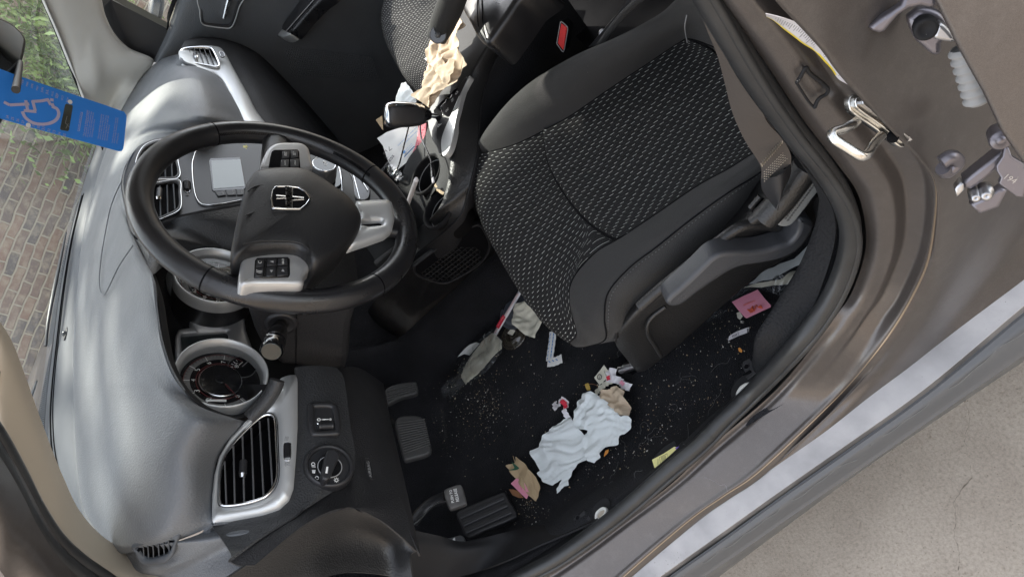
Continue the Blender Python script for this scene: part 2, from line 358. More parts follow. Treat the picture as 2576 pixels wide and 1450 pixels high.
for a, b in zip(cp, cp[1:]):
    for k in range(5):
        u = k / 5; P.append(W(a[0] + (b[0] - a[0]) * u + random.uniform(-3, 3), a[1] + (b[1] - a[1]) * u, 'z', .002))
g = M(); wv = [.0004 + .0010 * noise.noise(V((k * .35, 0, 0))) ** 2 * 6 for k in range(len(P))]
sd = V((.75, -.3, 0)).normalized(); g.grid([[p - sd * w for p, w in zip(P, wv)], [p + sd * w for p, w in zip(P, wv)]], m_crackc)
tag(g.build('ground_crack'), kind='structure')
def brickmat():
    m = mat('painted_worn_brick', (.3, .2, .15), .9); t = m.node_tree; b = t.nodes['Principled BSDF']; N = t.nodes.new; K = t.links.new
    tc = N('ShaderNodeTexCoord'); mp = N('ShaderNodeMapping'); K(tc.outputs['UV'], mp.inputs[0])
    wn = N('ShaderNodeTexNoise'); wn.inputs['Scale'].default_value = 6; K(tc.outputs['UV'], wn.inputs['Vector'])
    va = N('ShaderNodeVectorMath'); va.operation = 'MULTIPLY_ADD'; va.inputs[1].default_value = (.03, .03, 0); K(wn.outputs['Color'], va.inputs[0]); K(mp.outputs[0], va.inputs[2])
    br = N('ShaderNodeTexBrick'); K(va.outputs[0], br.inputs['Vector']); br.inputs['Scale'].default_value = 1; br.inputs['Brick Width'].default_value = .145; br.inputs['Row Height'].default_value = .054
    br.inputs['Mortar Size'].default_value = .0065; br.inputs['Mortar Smooth'].default_value = .4; br.inputs['Color1'].default_value = (.28, .18, .13, 1); br.inputs['Color2'].default_value = (.13, .118, .112, 1); br.inputs['Mortar'].default_value = (.44, .38, .29, 1); br.inputs['Bias'].default_value = -.1
    n1 = N('ShaderNodeTexNoise'); n1.inputs['Scale'].default_value = 16; n1.inputs['Detail'].default_value = 8; n1.inputs['Roughness'].default_value = .7; K(tc.outputs['UV'], n1.inputs['Vector'])
    rp = N('ShaderNodeMapRange'); rp.inputs[1].default_value = .46; rp.inputs[2].default_value = .66; rp.inputs[4].default_value = .75; K(n1.outputs['Fac'], rp.inputs[0])
    mx = N('ShaderNodeMix'); mx.data_type = 'RGBA'; mx.inputs[7].default_value = (.44, .36, .27, 1); K(br.outputs['Color'], mx.inputs[6]); K(rp.outputs[0], mx.inputs[0]); K(mx.outputs[2], b.inputs['Base Color'])
    bp = N('ShaderNodeBump'); bp.inputs['Strength'].default_value = 1; bp.inputs['Distance'].default_value = .012; bp.invert = True; K(br.outputs['Fac'], bp.inputs['Height']); K(bp.outputs[0], b.inputs['Normal'])
    return m
m_brick = brickmat()
WPT = V((2.35, 2.95, 0)); WDR = V((2.81, -1.89, 0)).normalized(); WNR = V((-WDR.y, WDR.x, 0)) * -1
if WNR.dot(CAM - WPT) < 0: WNR = -WNR
def slab(m, a, b, z0, z1, th, mt):
    P0, P1 = WPT + WDR * a, WPT + WDR * b; n = WNR; up = V((0, 0, 1))
    F = [[P0 + up * z0, P1 + up * z0], [P0 + up * z1, P1 + up * z1]]
    m.add([F[0][0], F[0][1], F[1][1], F[1][0]], [[0, 1, 2, 3]], mt, [(a, z0), (b, z0), (b, z1), (a, z1)])
    m.add([p - n * th for p in (F[0][0], F[0][1], F[1][1], F[1][0])], [[3, 2, 1, 0]], mt, [(a, z0), (b, z0), (b, z1), (a, z1)])
    for p, q in ((F[0][0], F[1][0]), (F[0][1], F[1][1]), (F[1][0], F[1][1])): m.add([p, q, q - n * th, p - n * th], [[0, 1, 2, 3]], mt, [(0, 0), (.6, 0), (.6, .2), (0, .2)])
g = M(); slab(g, -5, 7, 0, 2.9, .22, m_brick)
tag(g.build('brick_wall'), 'weathered red and grey brick wall seen through the windshield', 'wall')
m_fill_stucco = mat('fill_wall_tan_stucco', (.29, .235, .18), .9, grain=('n', 60, .4, .004), var=.1)
g = M(); g.box(V((-6.5, 0, 1.5)), V((.12, 0, 0)), V((0, 7, 0)), V((0, 0, 1.5)), m_fill_stucco); tag(g.build('fill_wall'), 'unseen tan stucco wall added behind the open driver door for warm fill', 'wall')  # unseen wall added for warm fill light and tan reflections
m_bark = mat('grey_bark', (.12, .10, .08), .9, grain=('n', 30, .8, .01)); m_fol = mat('tree_leaf', (.06, .11, .03), .55, var=.3, varscale=3)
OPEN = [(V((.05, -.25, .74)), .15), (V((.05, -.12, .72)), .12), (V((.0, -.05, .70)), .13), (V((.02, -.36, .74)), .12), (V((.34, -.12, .66)), .10), (V((.30, -.30, .66)), .07), (V((.45, .42, 1.05)), .07), (V((.52, .52, 1.04)), .06), (V((.30, .50, 1.06)), .05), (V((-.64, .36, 1.02)), .07), (V((-.30, .62, 1.06)), .06), (V((-.50, .62, 1.05)), .05), (V((.1, .6, 1.07)), .06), (V((-.52, .55, 1.04)), .09), (V((-.25, .72, 1.05)), .10), (V((.02, .78, 1.05)), .09), (V((.25, .80, 1.05)), .08), (V((-.36, .45, 1.08)), .06), (V((-.62, .48, 1.0)), .07), (V((-.05, .5, 1.09)), .06)]  # gaps cut into the crown so sun reaches console, seat and dash
def leafbm(g, c, s, rnd, mt):
    if mt is m_fol:
        for q, rr_ in OPEN:
            w = c - q; w = w - SUN * w.dot(SUN)
            if w.length < rr_ + .03: return
    a = V((rnd.gauss(0, 1), rnd.gauss(0, 1), rnd.gauss(0, 1))).normalized(); b, d = basis(a); o = len(g.v)
    g.add([c - a * s, c + b * s * .42 + d * s * .08, c + a * s, c - b * s * .42 + d * s * .08], [[0, 1, 2], [0, 2, 3]], mt)
TREE = empty('shade_tree', (6.6, 6.6, 0)); tag(TREE, 'leafy tree behind the brick wall throwing dappled shade over the windshield', 'tree')
def subt(m, name, par): o = m.build(name, par); o.matrix_parent_inverse = Matrix.Translation(-par.location); return o
TREEN = 130
rnd = random.Random(4); tc_ = V((-.1, .45, 1.0)) + SUN * 8.5
g = M(); g.tube([V((6.6, 6.6, 0)), V((6.3, 6.3, 2.6)), V((5.3, 5.3, 5.0)), tc_ + V((.2, .2, -.6)), tc_ + V((0, 0, .6))], [.16, .13, .11, .07, .03], m_bark, n=12, smooth=30)
for k in range(12): e = V((rnd.uniform(-1, 1), rnd.uniform(-1, 1), rnd.uniform(-.3, .8))).normalized() * rnd.uniform(1, 1.7); g.tube([V((5.6, 5.5, 4.6)).lerp(tc_, rnd.random()), tc_ + e * .5 + V((0, 0, .1)), tc_ + e], [.05, .03, .01], m_bark, n=7, smooth=10)
subt(g, 'trunk', TREE)
g = M(); cl_ = [tc_ + V((rnd.uniform(-2.3, 2.3), rnd.uniform(-2.3, 2.3), rnd.uniform(-1.2, 1.4))) for _ in range(TREEN)]
for c in cl_:
    rr = rnd.uniform(.18, .42)
    for _ in range(26): leafbm(g, c + V((rnd.gauss(0, rr), rnd.gauss(0, rr), rnd.gauss(0, rr * .6))), rnd.uniform(.05, .09), rnd, m_fol)
for _q in (V((-.12, -.22, .68)), V((-.2, -.5, .66)), V((-.55, -.15, .31)), V((-.45, .05, .31)), V((-.7, -.3, .31)), V((-.37, -.2, .6))):  # extra clumps added to the tree to keep sun off floor and seat
    for _ in range(7):
        c = _q + SUN * rnd.uniform(7.6, 9) + V((rnd.uniform(-.3, .3), rnd.uniform(-.3, .3), rnd.uniform(-.3, .3)))
        for _ in range(45): leafbm(g, c + V((rnd.gauss(0, .2), rnd.gauss(0, .2), rnd.gauss(0, .15))), rnd.uniform(.06, .10), rnd, m_fol)
subt(g, 'crown', TREE)
m_vine = mat('pale_green_leaf', (.24, .33, .10), .5, var=.35, varscale=6); m_stem = mat('vine_stem', (.10, .09, .05), .8)
wq = lambda px, py, off: (lambda P: P)(WN(px, py, (WPT + WNR * off, WNR)))
def shrub(name, label, cx, cy, sx, sy, n, off, seed):
    rn = random.Random(seed); c0 = wq(cx, cy, off); root = empty(name, (c0.x, c0.y, 0)); tag(root, label, 'shrub', None)
    g = M(); tips = []
    for k in range(26):
        t = wq(cx + rn.gauss(0, sx), cy + rn.gauss(0, sy), off + rn.uniform(-.2, .3)); b0 = V((c0.x, c0.y, 0)) + WDR * rn.uniform(-.3, .3) + (t - c0) * .2; b0.z = 0; m0 = b0.lerp(t, .5) + V((rn.uniform(-.15, .15), rn.uniform(-.15, .15), .1)); g.tube([b0, m0, t], [.008, .005, .002], m_stem, n=5, smooth=10); tips += [b0.lerp(m0, .6), m0, m0.lerp(t, .3), m0.lerp(t, .5), m0.lerp(t, .75), t]
    subt(g, 'stem', root); g = M()
    for t in tips:
        for _ in range(n): leafbm(g, t + V((rn.gauss(0, .14), rn.gauss(0, .14), rn.gauss(0, .14))), rn.uniform(.014, .032), rn, m_vine)
    subt(g, 'foliage', root)
shrub('climbing_shrub', 'pale green leafy shrub against the brick wall beside the pillar', 130, 190, 45, 60, 34, .35, 5)
shrub('climbing_shrub', 'dense green shrub against the brick wall above the mirror corner', 60, 40, 45, 45, 34, .5, 9)
# ------------------------------------------------------------------ the car
CAR = empty('car'); tag(CAR, 'dark bronze car with its driver door open and a littered black interior', 'car')
# painted door opening: sill, pillar, ledge
J0 = [(1270, 1500, 'z', .45), (1416, 1416, 'z', .45), (1551, 1321, 'z', .45), (1686, 1218, 'z', .45), (1789, 1121, 'z', .45), (1947, 985, 'z', .45), (2053, 860, 'x', -.80), (2106, 788, 'x', -.795), (2142, 735, 'x', -.79), (2172, 650, 'x', -.79), (2178, 580, 'x', -.79), (2159, 489, 'x', -.79), (2111, 417, 'x', -.79), (2031, 313, 'x', -.79), (1971, 225, 'x', -.79), (1909, 131, 'x', -.79), (1824, 14, 'x', -.79), (1770, -60, 'x', -.79)]
J0b = [(1285, 1520, 'z', .425), (1431, 1432, 'z', .425), (1567, 1337, 'z', .425), (1700, 1235, 'z', .425), (1806, 1138, 'z', .425), (1966, 1000, 'z', .43), (2075, 868, 'x', -.812), (2131, 775, 'x', -.806), (2180, 670, 'x', -.806), (2225, 600, 'x', -.808), (2246, 530, 'x', -.810), (2241, 465, 'x', -.810), (2217, 415, 'x', -.810), (2127, 293, 'x', -.810), (2057, 210, 'x', -.810), (1985, 120, 'x', -.810), (1890, 0, 'x', -.81), (1840, -60, 'x', -.81)]
J1 = [(1310, 1550, 'z', .427), (1470, 1450, 'z', .427), (1610, 1345, 'z', .427), (1735, 1255, 'z', .427), (1840, 1160, 'z', .427), (1990, 1030, 'z', .43), (2100, 885, 'x', -.812), (2160, 775, 'x', -.80), (2207, 680, 'x', -.782), (2250, 600, 'x', -.782), (2268, 533, 'x', -.782), (2262, 470, 'x', -.782), (2237, 410, 'x', -.782), (2145, 288, 'x', -.782), (2070, 200, 'x', -.782), (2000, 110, 'x', -.782), (1903, -10, 'x', -.782), (1850, -70, 'x', -.782)]
J2a = [(1420, 1560, 'z', .418), (1545, 1450, 'z', .418), (1705, 1312, 'z', .418), (1800, 1238, 'z', .418), (1900, 1168, 'z', .418), (2060, 1020, 'z', .42), (2165, 900, 'x', -.822), (2225, 820, 'x', -.815), (2275, 735, 'x', -.786), (2312, 650, 'x', -.786), (2333, 550, 'x', -.786), (2335, 469, 'x', -.786), (2315, 418, 'x', -.786), (2268, 353, 'x', -.786), (2140, 190, 'x', -.786), (2080, 105, 'x', -.786), (1990, -10, 'x', -.786), (1945, -80, 'x', -.786)]
J2 = [(1440, 1570, 'z', .412), (1569, 1447, 'z', .414), (1731, 1308, 'z', .414), (1820, 1245, 'z', .414), (1911, 1182, 'z', .414), (2091, 1011, 'z', .42), (2190, 900, 'x', -.832), (2250, 820, 'x', -.83), (2299, 735, 'x', -.83), (2333, 655, 'x', -.835), (2351, 553, 'x', -.84), (2355, 469, 'x', -.84), (2333, 417, 'x', -.84), (2283, 353, 'x', -.84), (2155, 193, 'x', -.84), (2100, 110, 'x', -.84), (2010, 0, 'x', -.84), (1960, -70, 'x', -.84)]
J2 = J2
g = M(); g.loft([[p + V((.05, 0, -.022)) for p in C3(J0)], [p + V((.018, 0, -.012)) for p in C3(J0)], [p + V((.004, 0, -.006)) for p in C3(J0)]], 120, 6, m_bodydark, back=.002); pass
c0j, c2j = C3(J0), C3(J2); NS, NT = 170, 40; GG = []
for j in range(NT + 1):
    row = []
    for i in range(NS + 1):
        q = i / NS * (len(c0j) - 1); a_, b_j = cr(c0j, min(q, len(c0j) - 1.0001)), cr(c2j, min(q, len(c2j) - 1.0001)); t_ = j / NT
        al = cr(c0j, min(q + .1, len(c0j) - 1.0001)) - cr(c0j, max(q - .1, 0)); nn_ = al.cross(b_j - a_); nn_.normalize(); nn_ = nn_ if nn_.dot(CAM - a_) > 0 else -nn_
        w_ = sm(5.0, 7.5, q); h_ = (1 - w_) * (-.006 * math.exp(-((t_ - .12) / .07) ** 2) + .0035 * math.exp(-((t_ - .95) / .05) ** 2)) + w_ * (.006 * math.exp(-((t_ - .22) / .16) ** 2) - .014 * sm(.42, .56, t_) * (1 - sm(.80, .97, t_)))
        row.append(a_.lerp(b_j, t_) + nn_ * h_)
    GG.append(row)
g.grid(GG, m_paint, back=.002)
g.build('door_opening_panel', CAR)
# flange bead along the opening edge, and the body side under the rear door
g = M(); g.tube(C3(J2), .0015, m_edge_glint, n=8, smooth=150, cap=False); g.build('flange_bead', CAR)  # bead colour carries the tan reflection along the edge
def shift(rows, k, kz):
    o = []
    for p in C3(rows): o.append(p + V((-k, 0, -kz)))
    return o
J2d = [p + V((-.004, -.002, -.012)) for p in C3(J2)]
J3 = [(1465, 1555, 'z', .398), (1577, 1459, 'z', .398), (1745, 1318, 'z', .398), (1850, 1240, 'z', .398), (1960, 1165, 'z', .398), (2076, 1084, 'z', .40), (2188, 996, 'z', .40), (2281, 927, 'z', .40), (2365, 861, 'z', .40), (2445, 800, 'z', .405), (2575, 703, 'z', .41), (2720, 590, 'z', .41), (2900, 450, 'z', .41)]
g = M(); g.loft([J2, J2d, [(1471, 1548, 'z', .402), (1573, 1456, 'z', .402), (1740, 1316, 'z', .402), (1848, 1236, 'z', .402), (1955, 1158, 'z', .404), (2100, 1030, 'x', -.838), (2230, 920, 'x', -.836), (2350, 800, 'x', -.83), (2450, 700, 'x', -.815), (2560, 560, 'x', -.80), (2640, 420, 'x', -.79), (2720, 260, 'x', -.79), (2800, 50, 'x', -.79)], J3], 150, 18, m_paint, back=.002)
g.build('rear_jamb_panel', CAR)
J4 = [(1540, 1530, 'z', .388), (1650, 1450, 'z', .388), (1798, 1344, 'z', .388), (1956, 1231, 'z', .388), (2136, 1105, 'z', .388), (2329, 966, 'z', .39), (2561, 772, 'z', .40), (2700, 660, 'z', .40), (2900, 500, 'z', .40)]
g = M(); g.loft([J3, J4, [p + V((-.003, 0, -.004)) for p in C3(J4)], [p + V((-.003, 0, -.03)) for p in C3(J4)]], 120, 12, m_scuff_sheen, back=.002); g.build('sill_ledge', CAR)  # ledge paint is scuffed and also paler for the sky reflection
J5 = [(1580, 1540, 'z', .372), (1668, 1461, 'z', .372), (1812, 1358, 'z', .372), (1968, 1245, 'z', .372), (2148, 1118, 'z', .372), (2341, 978, 'z', .374), (2573, 786, 'z', .384), (2712, 672, 'z', .384), (2910, 510, 'z', .384)]
J6 = [(1620, 1535, 'z', .366), (1700, 1463, 'z', .366), (1850, 1359, 'z', .366), (2000, 1253, 'z', .366), (2175, 1130, 'z', .366), (2365, 995, 'z', .368), (2573, 830, 'z', .378), (2730, 710, 'z', .378), (2930, 550, 'z', .378)]
J7 = [(1660, 1515, 'z', .345), (1753, 1450, 'z', .345), (1880, 1362, 'z', .345), (2001, 1277, 'z', .345), (2190, 1147, 'z', .345), (2380, 1014, 'z', .348), (2575, 878, 'z', .355), (2740, 760, 'z', .355), (2950, 610, 'z', .355)]
J8 = [(1710, 1520, 'z', .25), (1803, 1450, 'z', .25), (1920, 1362, 'z', .25), (2040, 1272, 'z', .25), (2190, 1160, 'z', .25), (2385, 1030, 'z', .255), (2575, 903, 'z', .27), (2745, 785, 'z', .27), (2955, 640, 'z', .27)]
g = M(); g.loft([[p + V((.012, 0, -.03)) for p in C3(J5)], [p + V((.001, 0, -.002)) for p in C3(J5)], J5, [p + V((-.004, 0, .001)) for p in C3(J5)]], 100, 10, m_clad)
g.loft([[p + V((-.004, 0, .001)) for p in C3(J5)], J6, J7, [p + V((-.004, 0, -.006)) for p in C3(J7)]], 100, 14, m_clad)
g.loft([[p + V((-.004, 0, -.006)) for p in C3(J7)], J8, [p + V((.05, 0, -.02)) for p in C3(J8)]], 100, 8, m_clad); q6 = spl(C3(J6), 400); m_boot2 = mat('chalky_residue', (.16, .16, .15), .8)
for a_, b_e in ((30, 190), (200, 330)):
    g.tube([up_(q6[k] + V((.010 * noise.noise(V((k * .05, 1, 0))), 0, 0)), .0010) for k in range(a_, b_e)], .0004, m_boot2, n=4, smooth=0)
g.build('sill_cladding', CAR)
g = M(); g.loft([[p + V((.02, 0, -.02)) for p in C3(J5)], [p + V((.06, 0, -.16)) for p in C3(J5)], [p + V((.35, 0, -.16)) for p in C3(J5)]], 30, 4, m_black, back=.003); g.build('underbody', CAR)
# rubber seal
SE = [(0, 1290, 'x', -.745), (40, 1315, 'x', -.75), (110, 1400, 'x', -.765), (200, 1480, 'x', -.78)]
SEAL = [(950, 1590, 'z', .462), (1100, 1543, 'z', .462), (1220, 1493, 'z', .462), (1335, 1437, 'z', .462), (1416, 1392, 'z', .462), (1551, 1293, 'z', .462), (1674, 1187, 'z', .462), (1757, 1117, 'z', .462), (1823, 1049, 'z', .462), (1895, 980, 'z', .465), (2000, 868, 'x', -.80), (2065, 785, 'x', -.795), (2105, 715, 'x', -.79), (2132, 640, 'x', -.788), (2138, 570, 'x', -.786), (2115, 495, 'x', -.785), (2065, 415, 'x', -.785), (1990, 320, 'x', -.785), (1915, 215, 'x', -.785), (1850, 110, 'x', -.785), (1790, 5, 'x', -.785), (1740, -80, 'x', -.785)]
g = M(); S3 = spl(C3(SEAL), 160); rad = [.0115] * 160
g.tube(S3, .0115, m_rubber, n=16, smooth=0, cap=False)
g.tube([p + V((-.009, 0, -.010)) for p in S3], .0045, m_rubber, n=8, smooth=0, cap=False)
g.tube([p + V((.010, 0, -.004)) for p in S3], .0055, m_rubber, n=8, smooth=0, cap=False)
jn = W(1758, 1095, 'z', .462); q = min(range(160), key=lambda k: (S3[k] - jn).length)
g.tube([S3[q], S3[q + 1]], .0121, m_rubber, n=16, smooth=0, cap=False)
g.build('door_seal', CAR)
# B pillar inner trim between seal and seat (dark textured strip), lower part covers sill end
T0 = [(1911, 948, 'z', .455), (1982, 870, 'x', -.785), (2035, 790, 'x', -.78), (2075, 700, 'x', -.775), (2100, 620, 'x', -.77), (2106, 560, 'x', -.77), (2095, 510, 'x', -.77), (2060, 455, 'x', -.77), (2000, 380, 'x', -.77), (1900, 240, 'x', -.77), (1800, 60, 'x', -.77), (1760, -30, 'x', -.77)]
T1 = [(1898, 905, 'z', .44), (1905, 850, 'x', -.76), (1960, 760, 'x', -.75), (2010, 680, 'x', -.745), (2040, 610, 'x', -.74), (2062, 540, 'x', -.74), (2066, 480, 'x', -.74), (2030, 400, 'x', -.74), (1960, 300, 'x', -.74), (1870, 180, 'x', -.74), (1790, 30, 'x', -.74), (1740, -60, 'x', -.74)]
T2 = [p + V((.01, -.05, 0)) for p in C3(T1)]
m_ptrim = mat('coarse_trim', (.010, .0105, .012), .75, spec=.25, grain=('v', 330, .9, .0015), dust=.16, dustcol=(.10, .10, .10)); g = M(); g.loft([T0, T1, T2], 80, 12, m_ptrim, back=.003); g.build('pillar_trim', CAR)
# floor
g = M(); G = []
nx, ny = 90, 150
def sm(a, b, x): t = max(0, min(1, (x - a) / (b - a))); return t * t * (3 - 2 * t)
def floor_z(x, y):
    z = .300 + .135 * sm(-.66, -.80, x) + .35 * sm(.38, .80, y) + .10 * sm(-.24, -.12, x)
    z += .006 * noise.noise(V((x * 7, y * 7, 0))) + .0022 * noise.noise(V((x * 45, y * 45, 1)))
    return z
for j in range(ny + 1):
    y = -1.3 + 2.2 * j / ny; G.append([V((x, y, floor_z(x, y))) for x in (-.80 + .70 * i / nx for i in range(nx + 1))])
g.grid(G, m_carpet)
G = [[V((x, y, .30 + .3 * sm(.38, .9, y))) for x in (-.10 + .95 * i / 40 for i in range(41))] for y in (-1.3 + 2.3 * j / 60 for j in range(61))]
g.grid(G, m_carpet); g.build('carpet', CAR)
# kick panel front left
g = M(); g.loft([[(1030, 1330, 'x', -.70), (1100, 1345, 'x', -.71), (1168, 1360, 'x', -.715), (1268, 1338, 'x', -.72), (1352, 1320, 'z', .36), (1420, 1318, 'z', .36), (1500, 1290, 'z', .38)],
    [(1035, 1390, 'x', -.735), (1110, 1390, 'x', -.735), (1180, 1385, 'x', -.74), (1270, 1365, 'x', -.74), (1345, 1345, 'z', .42), (1420, 1335, 'z', .42), (1500, 1298, 'z', .43)],
    [(1000, 1500, 'x', -.765), (1110, 1460, 'x', -.765), (1190, 1440, 'x', -.765), (1280, 1405, 'z', .452), (1350, 1372, 'z', .452), (1425, 1340, 'z', .452), (1505, 1305, 'z', .452)]], 60, 16, m_bodydark, back=.003)
g.build('kick_panel', CAR)
# ------------------------------------------------------------------ steering wheel
c0 = V((-.370, 0, 1.005)); u_ = V((.017, .15, .364)).normalized(); r_ = V((.36, -.027, -.027)); r_ = (r_ - u_ * r_.dot(u_)).normalized(); n_ = r_.cross(u_).normalized()
if n_.y > 0: n_ = -n_
AU, AL = .1965, .1815
def ws(a, b, h=0): return c0 + r_ * a + u_ * b + n_ * h
def wpl(h): return (c0 + n_ * h, n_)
SW = empty('steering_wheel'); SW.parent = CAR
g = M(); ring_ = [ws(AL * math.cos(2 * math.pi * k / 120), AU * math.sin(2 * math.pi * k / 120)) for k in range(120)]
g.tube(ring_, .0182, m_leather, n=20, smooth=0, closed=True)
def ang(px, py): p = WN(px, py, wpl(.012)) - c0; return math.atan2(p.dot(u_) / AU, p.dot(r_) / AL)
for px, py in ((572, 358), (918, 432), (484, 722), (936, 692)):
    a = ang(px, py); A = [ws(AL * math.cos(a + t), AU * math.sin(a + t)) for t in (-.006, .006)]
    g.tube(A, .0187, m_black, n=20, smooth=0, cap=False)
    A = [ws(AL * math.cos(a + t), AU * math.sin(a + t)) for t in (.006, .04)]
    g.tube(A, .01865, m_leather, n=20, smooth=0, cap=False)
for a0, a1 in ((ang(572, 358), ang(700, 345)), (ang(930, 440), ang(840, 380))):   # stitched inner seam
    n = 34
    for k in range(n):
        a = a0 + (a1 - a0) * k / n; e = V((math.cos(a) * AL, math.sin(a) * AU))
        i = (e.length - .0165) / e.length; p = ws(e.x * i, e.y * i, .009); t = ws(e.x * i * 1.02 - e.y * .01, e.y * i * 1.02 + e.x * .01, .0125); g.tube([p, t], .0009, m_black, n=5, smooth=0)
g.build('rim', SW)
AB = PL(Z6, [(905, 395), (950, 355), (1080, 340), (1240, 343), (1330, 378), (1430, 440), (1560, 535), (1635, 630), (1645, 700), (1600, 790), (1500, 885), (1400, 960), (1325, 985), (1285, 930), (1220, 885), (1100, 875), (980, 885), (880, 905), (835, 925), (800, 940), (782, 920), (780, 870), (795, 780), (825, 640), (850, 540), (870, 460)], wpl(.050))
g = M(); g.pillow(AB, n_, [(.90, -.075), (.97, -.040), (1.0, -.022), (1.003, -.012), (.99, -.004), (.96, .001), (.90, .0035), (.75, .007), (.55, .0095), (.3, .011), (.12, .0115), (0, .0117)], m_airbag, 120)

for q in ([(882, 508), (930, 475), (1000, 462), (1050, 462)], [(868, 668), (930, 645), (985, 634), (1035, 632)], [(850, 860), (960, 838), (1100, 836), (1230, 850), (1300, 900)]):
    g.tube([p for p in PL(Z6, q, wpl(.0565))], .0012, m_airbag, n=6, smooth=24)
g.build('airbag_cover', SW)
g = M()
def panelz(out, h, m, bev=.004, th=.02, sp=60, dome=0): g.plate(PL(Z6, out, wpl(h)), n_, th, m, bev=bev, closed_spl=sp, dome=dome)
# left and right switch pods, lower spoke
for out, h in (([(832, 1118), (836, 1000), (850, 940), (885, 905), (1000, 893), (1185, 890), (1228, 905), (1290, 950), (1322, 985), (1285, 1030), (1262, 1070), (1248, 1120), (1100, 1122), (950, 1122)], .034), ([(968, 350), (1005, 235), (1045, 192), (1095, 176), (1180, 174), (1245, 180), (1290, 212), (1308, 280), (1312, 352), (1200, 362), (1080, 362)], .030)):
    t = M(); t.plate(PL(Z6, out, wpl(h)), n_, .022, m_silver2, bev=.006, closed_spl=70, dome=.001); t.build('switch_bezel', SW)
def spoke():
    O = PL(Z6, [(1540, 888), (1535, 860), (1600, 795), (1630, 730), (1630, 640), (1600, 572), (1700, 566), (1815, 562), (1842, 580), (1858, 640), (1860, 700), (1845, 765), (1800, 800), (1680, 842)], wpl(.022))
    I = PL(Z6, [(1638, 742), (1642, 706), (1700, 700), (1765, 696), (1782, 702), (1784, 722), (1775, 735), (1700, 740)], wpl(.022))
    t = M(); t.ring(O, I, n_, m_silver, h=.004, deep=.012, N=90); t.build('lower_spoke', SW); t = M(); t.plate([ws(0, 0) + (p - ws(0, 0)) for p in [q_ - n_ * .008 for q_ in off2(I, n_, -.004)]], n_, .004, m_black); t.build('spoke_slot', SW)
spoke()
def keys(cells, h, group=''):
    for out, lab in cells:
        t = M(); P_ = PL(Z6, out, wpl(h)); t.plate(P_, n_, .006, m_plain, bev=.0012)
        if lab:
            c = sum(P_, V()) / 4
            if lab[0] == 'T': 
                L_ = (P_[1] - P_[0]).length; X = (P_[3] - P_[0]).normalized() if False else r_; w = lab[2]; t.text(lab[1], c - r_ * w / 2 - u_ * .0015, c + r_ * w / 2 - u_ * .0015, n_, m_white, hs=lab[3] if len(lab) > 3 else 1)
            elif lab[0] == 'A':
                a = lab[1]; q = [c + (r_ * math.cos(R_(a + k)) + u_ * math.sin(R_(a + k))) * .003 for k in (0, 130, 230)]; t.add([x + n_ * .0005 for x in q], [[0, 1, 2]], m_greyp, flat=True)
        t.build('switch', SW)
t = M(); t.plate(PL(Z6, [(925, 1078), (932, 965), (945, 948), (1150, 942), (1165, 955), (1166, 1060), (1155, 1074), (990, 1082)], wpl(.0365)), n_, .006, m_gloss, bev=.001, closed_spl=0); t.build('switch_panel', SW)
keys([([(940, 1008), (946, 958), (993, 956), (990, 1004)], ('T', 'C', .004)), ([(934, 1070), (939, 1018), (988, 1014), (984, 1068)], ('T', '((', .005)),
      ([(1012, 1000), (1016, 955), (1076, 953), (1074, 996)], ('A', 90)), ([(1084, 995), (1086, 953), (1146, 950), (1150, 992)], ('T', 'BACK', .010)),
      ([(1008, 1070), (1011, 1010), (1072, 1006), (1070, 1068)], ('A', 180)), ([(1082, 1068), (1083, 1006), (1150, 1002), (1152, 1062)], ('A', 0))], .038)
t = M(); t.plate(PL(Z6, [(1022, 348), (1040, 240), (1060, 228), (1215, 226), (1228, 240), (1234, 350)], wpl(.0325)), n_, .006, m_gloss, bev=.001); t.build('switch_panel', SW)
keys([([(1110, 286), (1116, 238), (1162, 235), (1162, 282)], ('T', 'RES', .009)), ([(1170, 282), (1170, 235), (1216, 232), (1222, 278)], ('T', 'SET', .009)),
      ([(1100, 345), (1106, 296), (1158, 292), (1156, 345)], ('T', 'ON/OFF', .011)), ([(1166, 345), (1168, 292), (1222, 288), (1226, 345)], ('T', 'CANCEL', .011))], .034)
# shield emblem
hE = .0625
def emb(p): return [WN(*Z6(*q), wpl(hE)) for q in p]
g = M(); O = [(1045, 622), (1036, 560), (1045, 500), (1065, 472), (1150, 470), (1225, 478), (1270, 505), (1305, 556), (1280, 595), (1240, 628), (1140, 628)]
Oe = emb(O); g.plate(Oe, n_, .004, m_black, bev=.0005)
g.ring(Oe, off2(Oe, n_, .0026), n_, m_chrome, h=.0012, deep=.002, N=80)
for a, b, w in (((1072, 534), (1140, 540), .0011), ((1072, 556), (1140, 552), .0011), ((1140, 540), (1140, 482), .0011), ((1140, 552), (1140, 616), .0011), ((1180, 541), (1256, 549), .0011), ((1180, 566), (1256, 562), .0011), ((1180, 541), (1182, 485), .0011), ((1180, 566), (1180, 618), .0011)):
    g.tube(emb([a, b]), w, m_chrome, n=6, smooth=0)

g.plate(emb([(1142, 626), (1142, 472), (1178, 474), (1176, 626)]), n_, .002, m_black); g.text('DODGE', *emb([(1172, 620), (1172, 480)]), n_, m_chrome, hs=.85, ext=.001, bold=.03, lift=.0012)
g.build('shield_emblem', SW)
g = M(); e = PL(Z6, [(1395, 590), (1430, 575)], wpl(.062)); g.text('SRS', *PL(Z6, [(1500, 640), (1490, 560)], wpl(.0575)), n_, m_plain, lift=.0012); g.text('AIRBAG', *PL(Z6, [(1528, 645), (1518, 560)], wpl(.0565)), n_, m_plain, lift=.0012); g.build('embossed_lettering', SW)
for t in (0,):
    g = M()
    for (a, b) in (((720, 385), (745, 342)),): pass
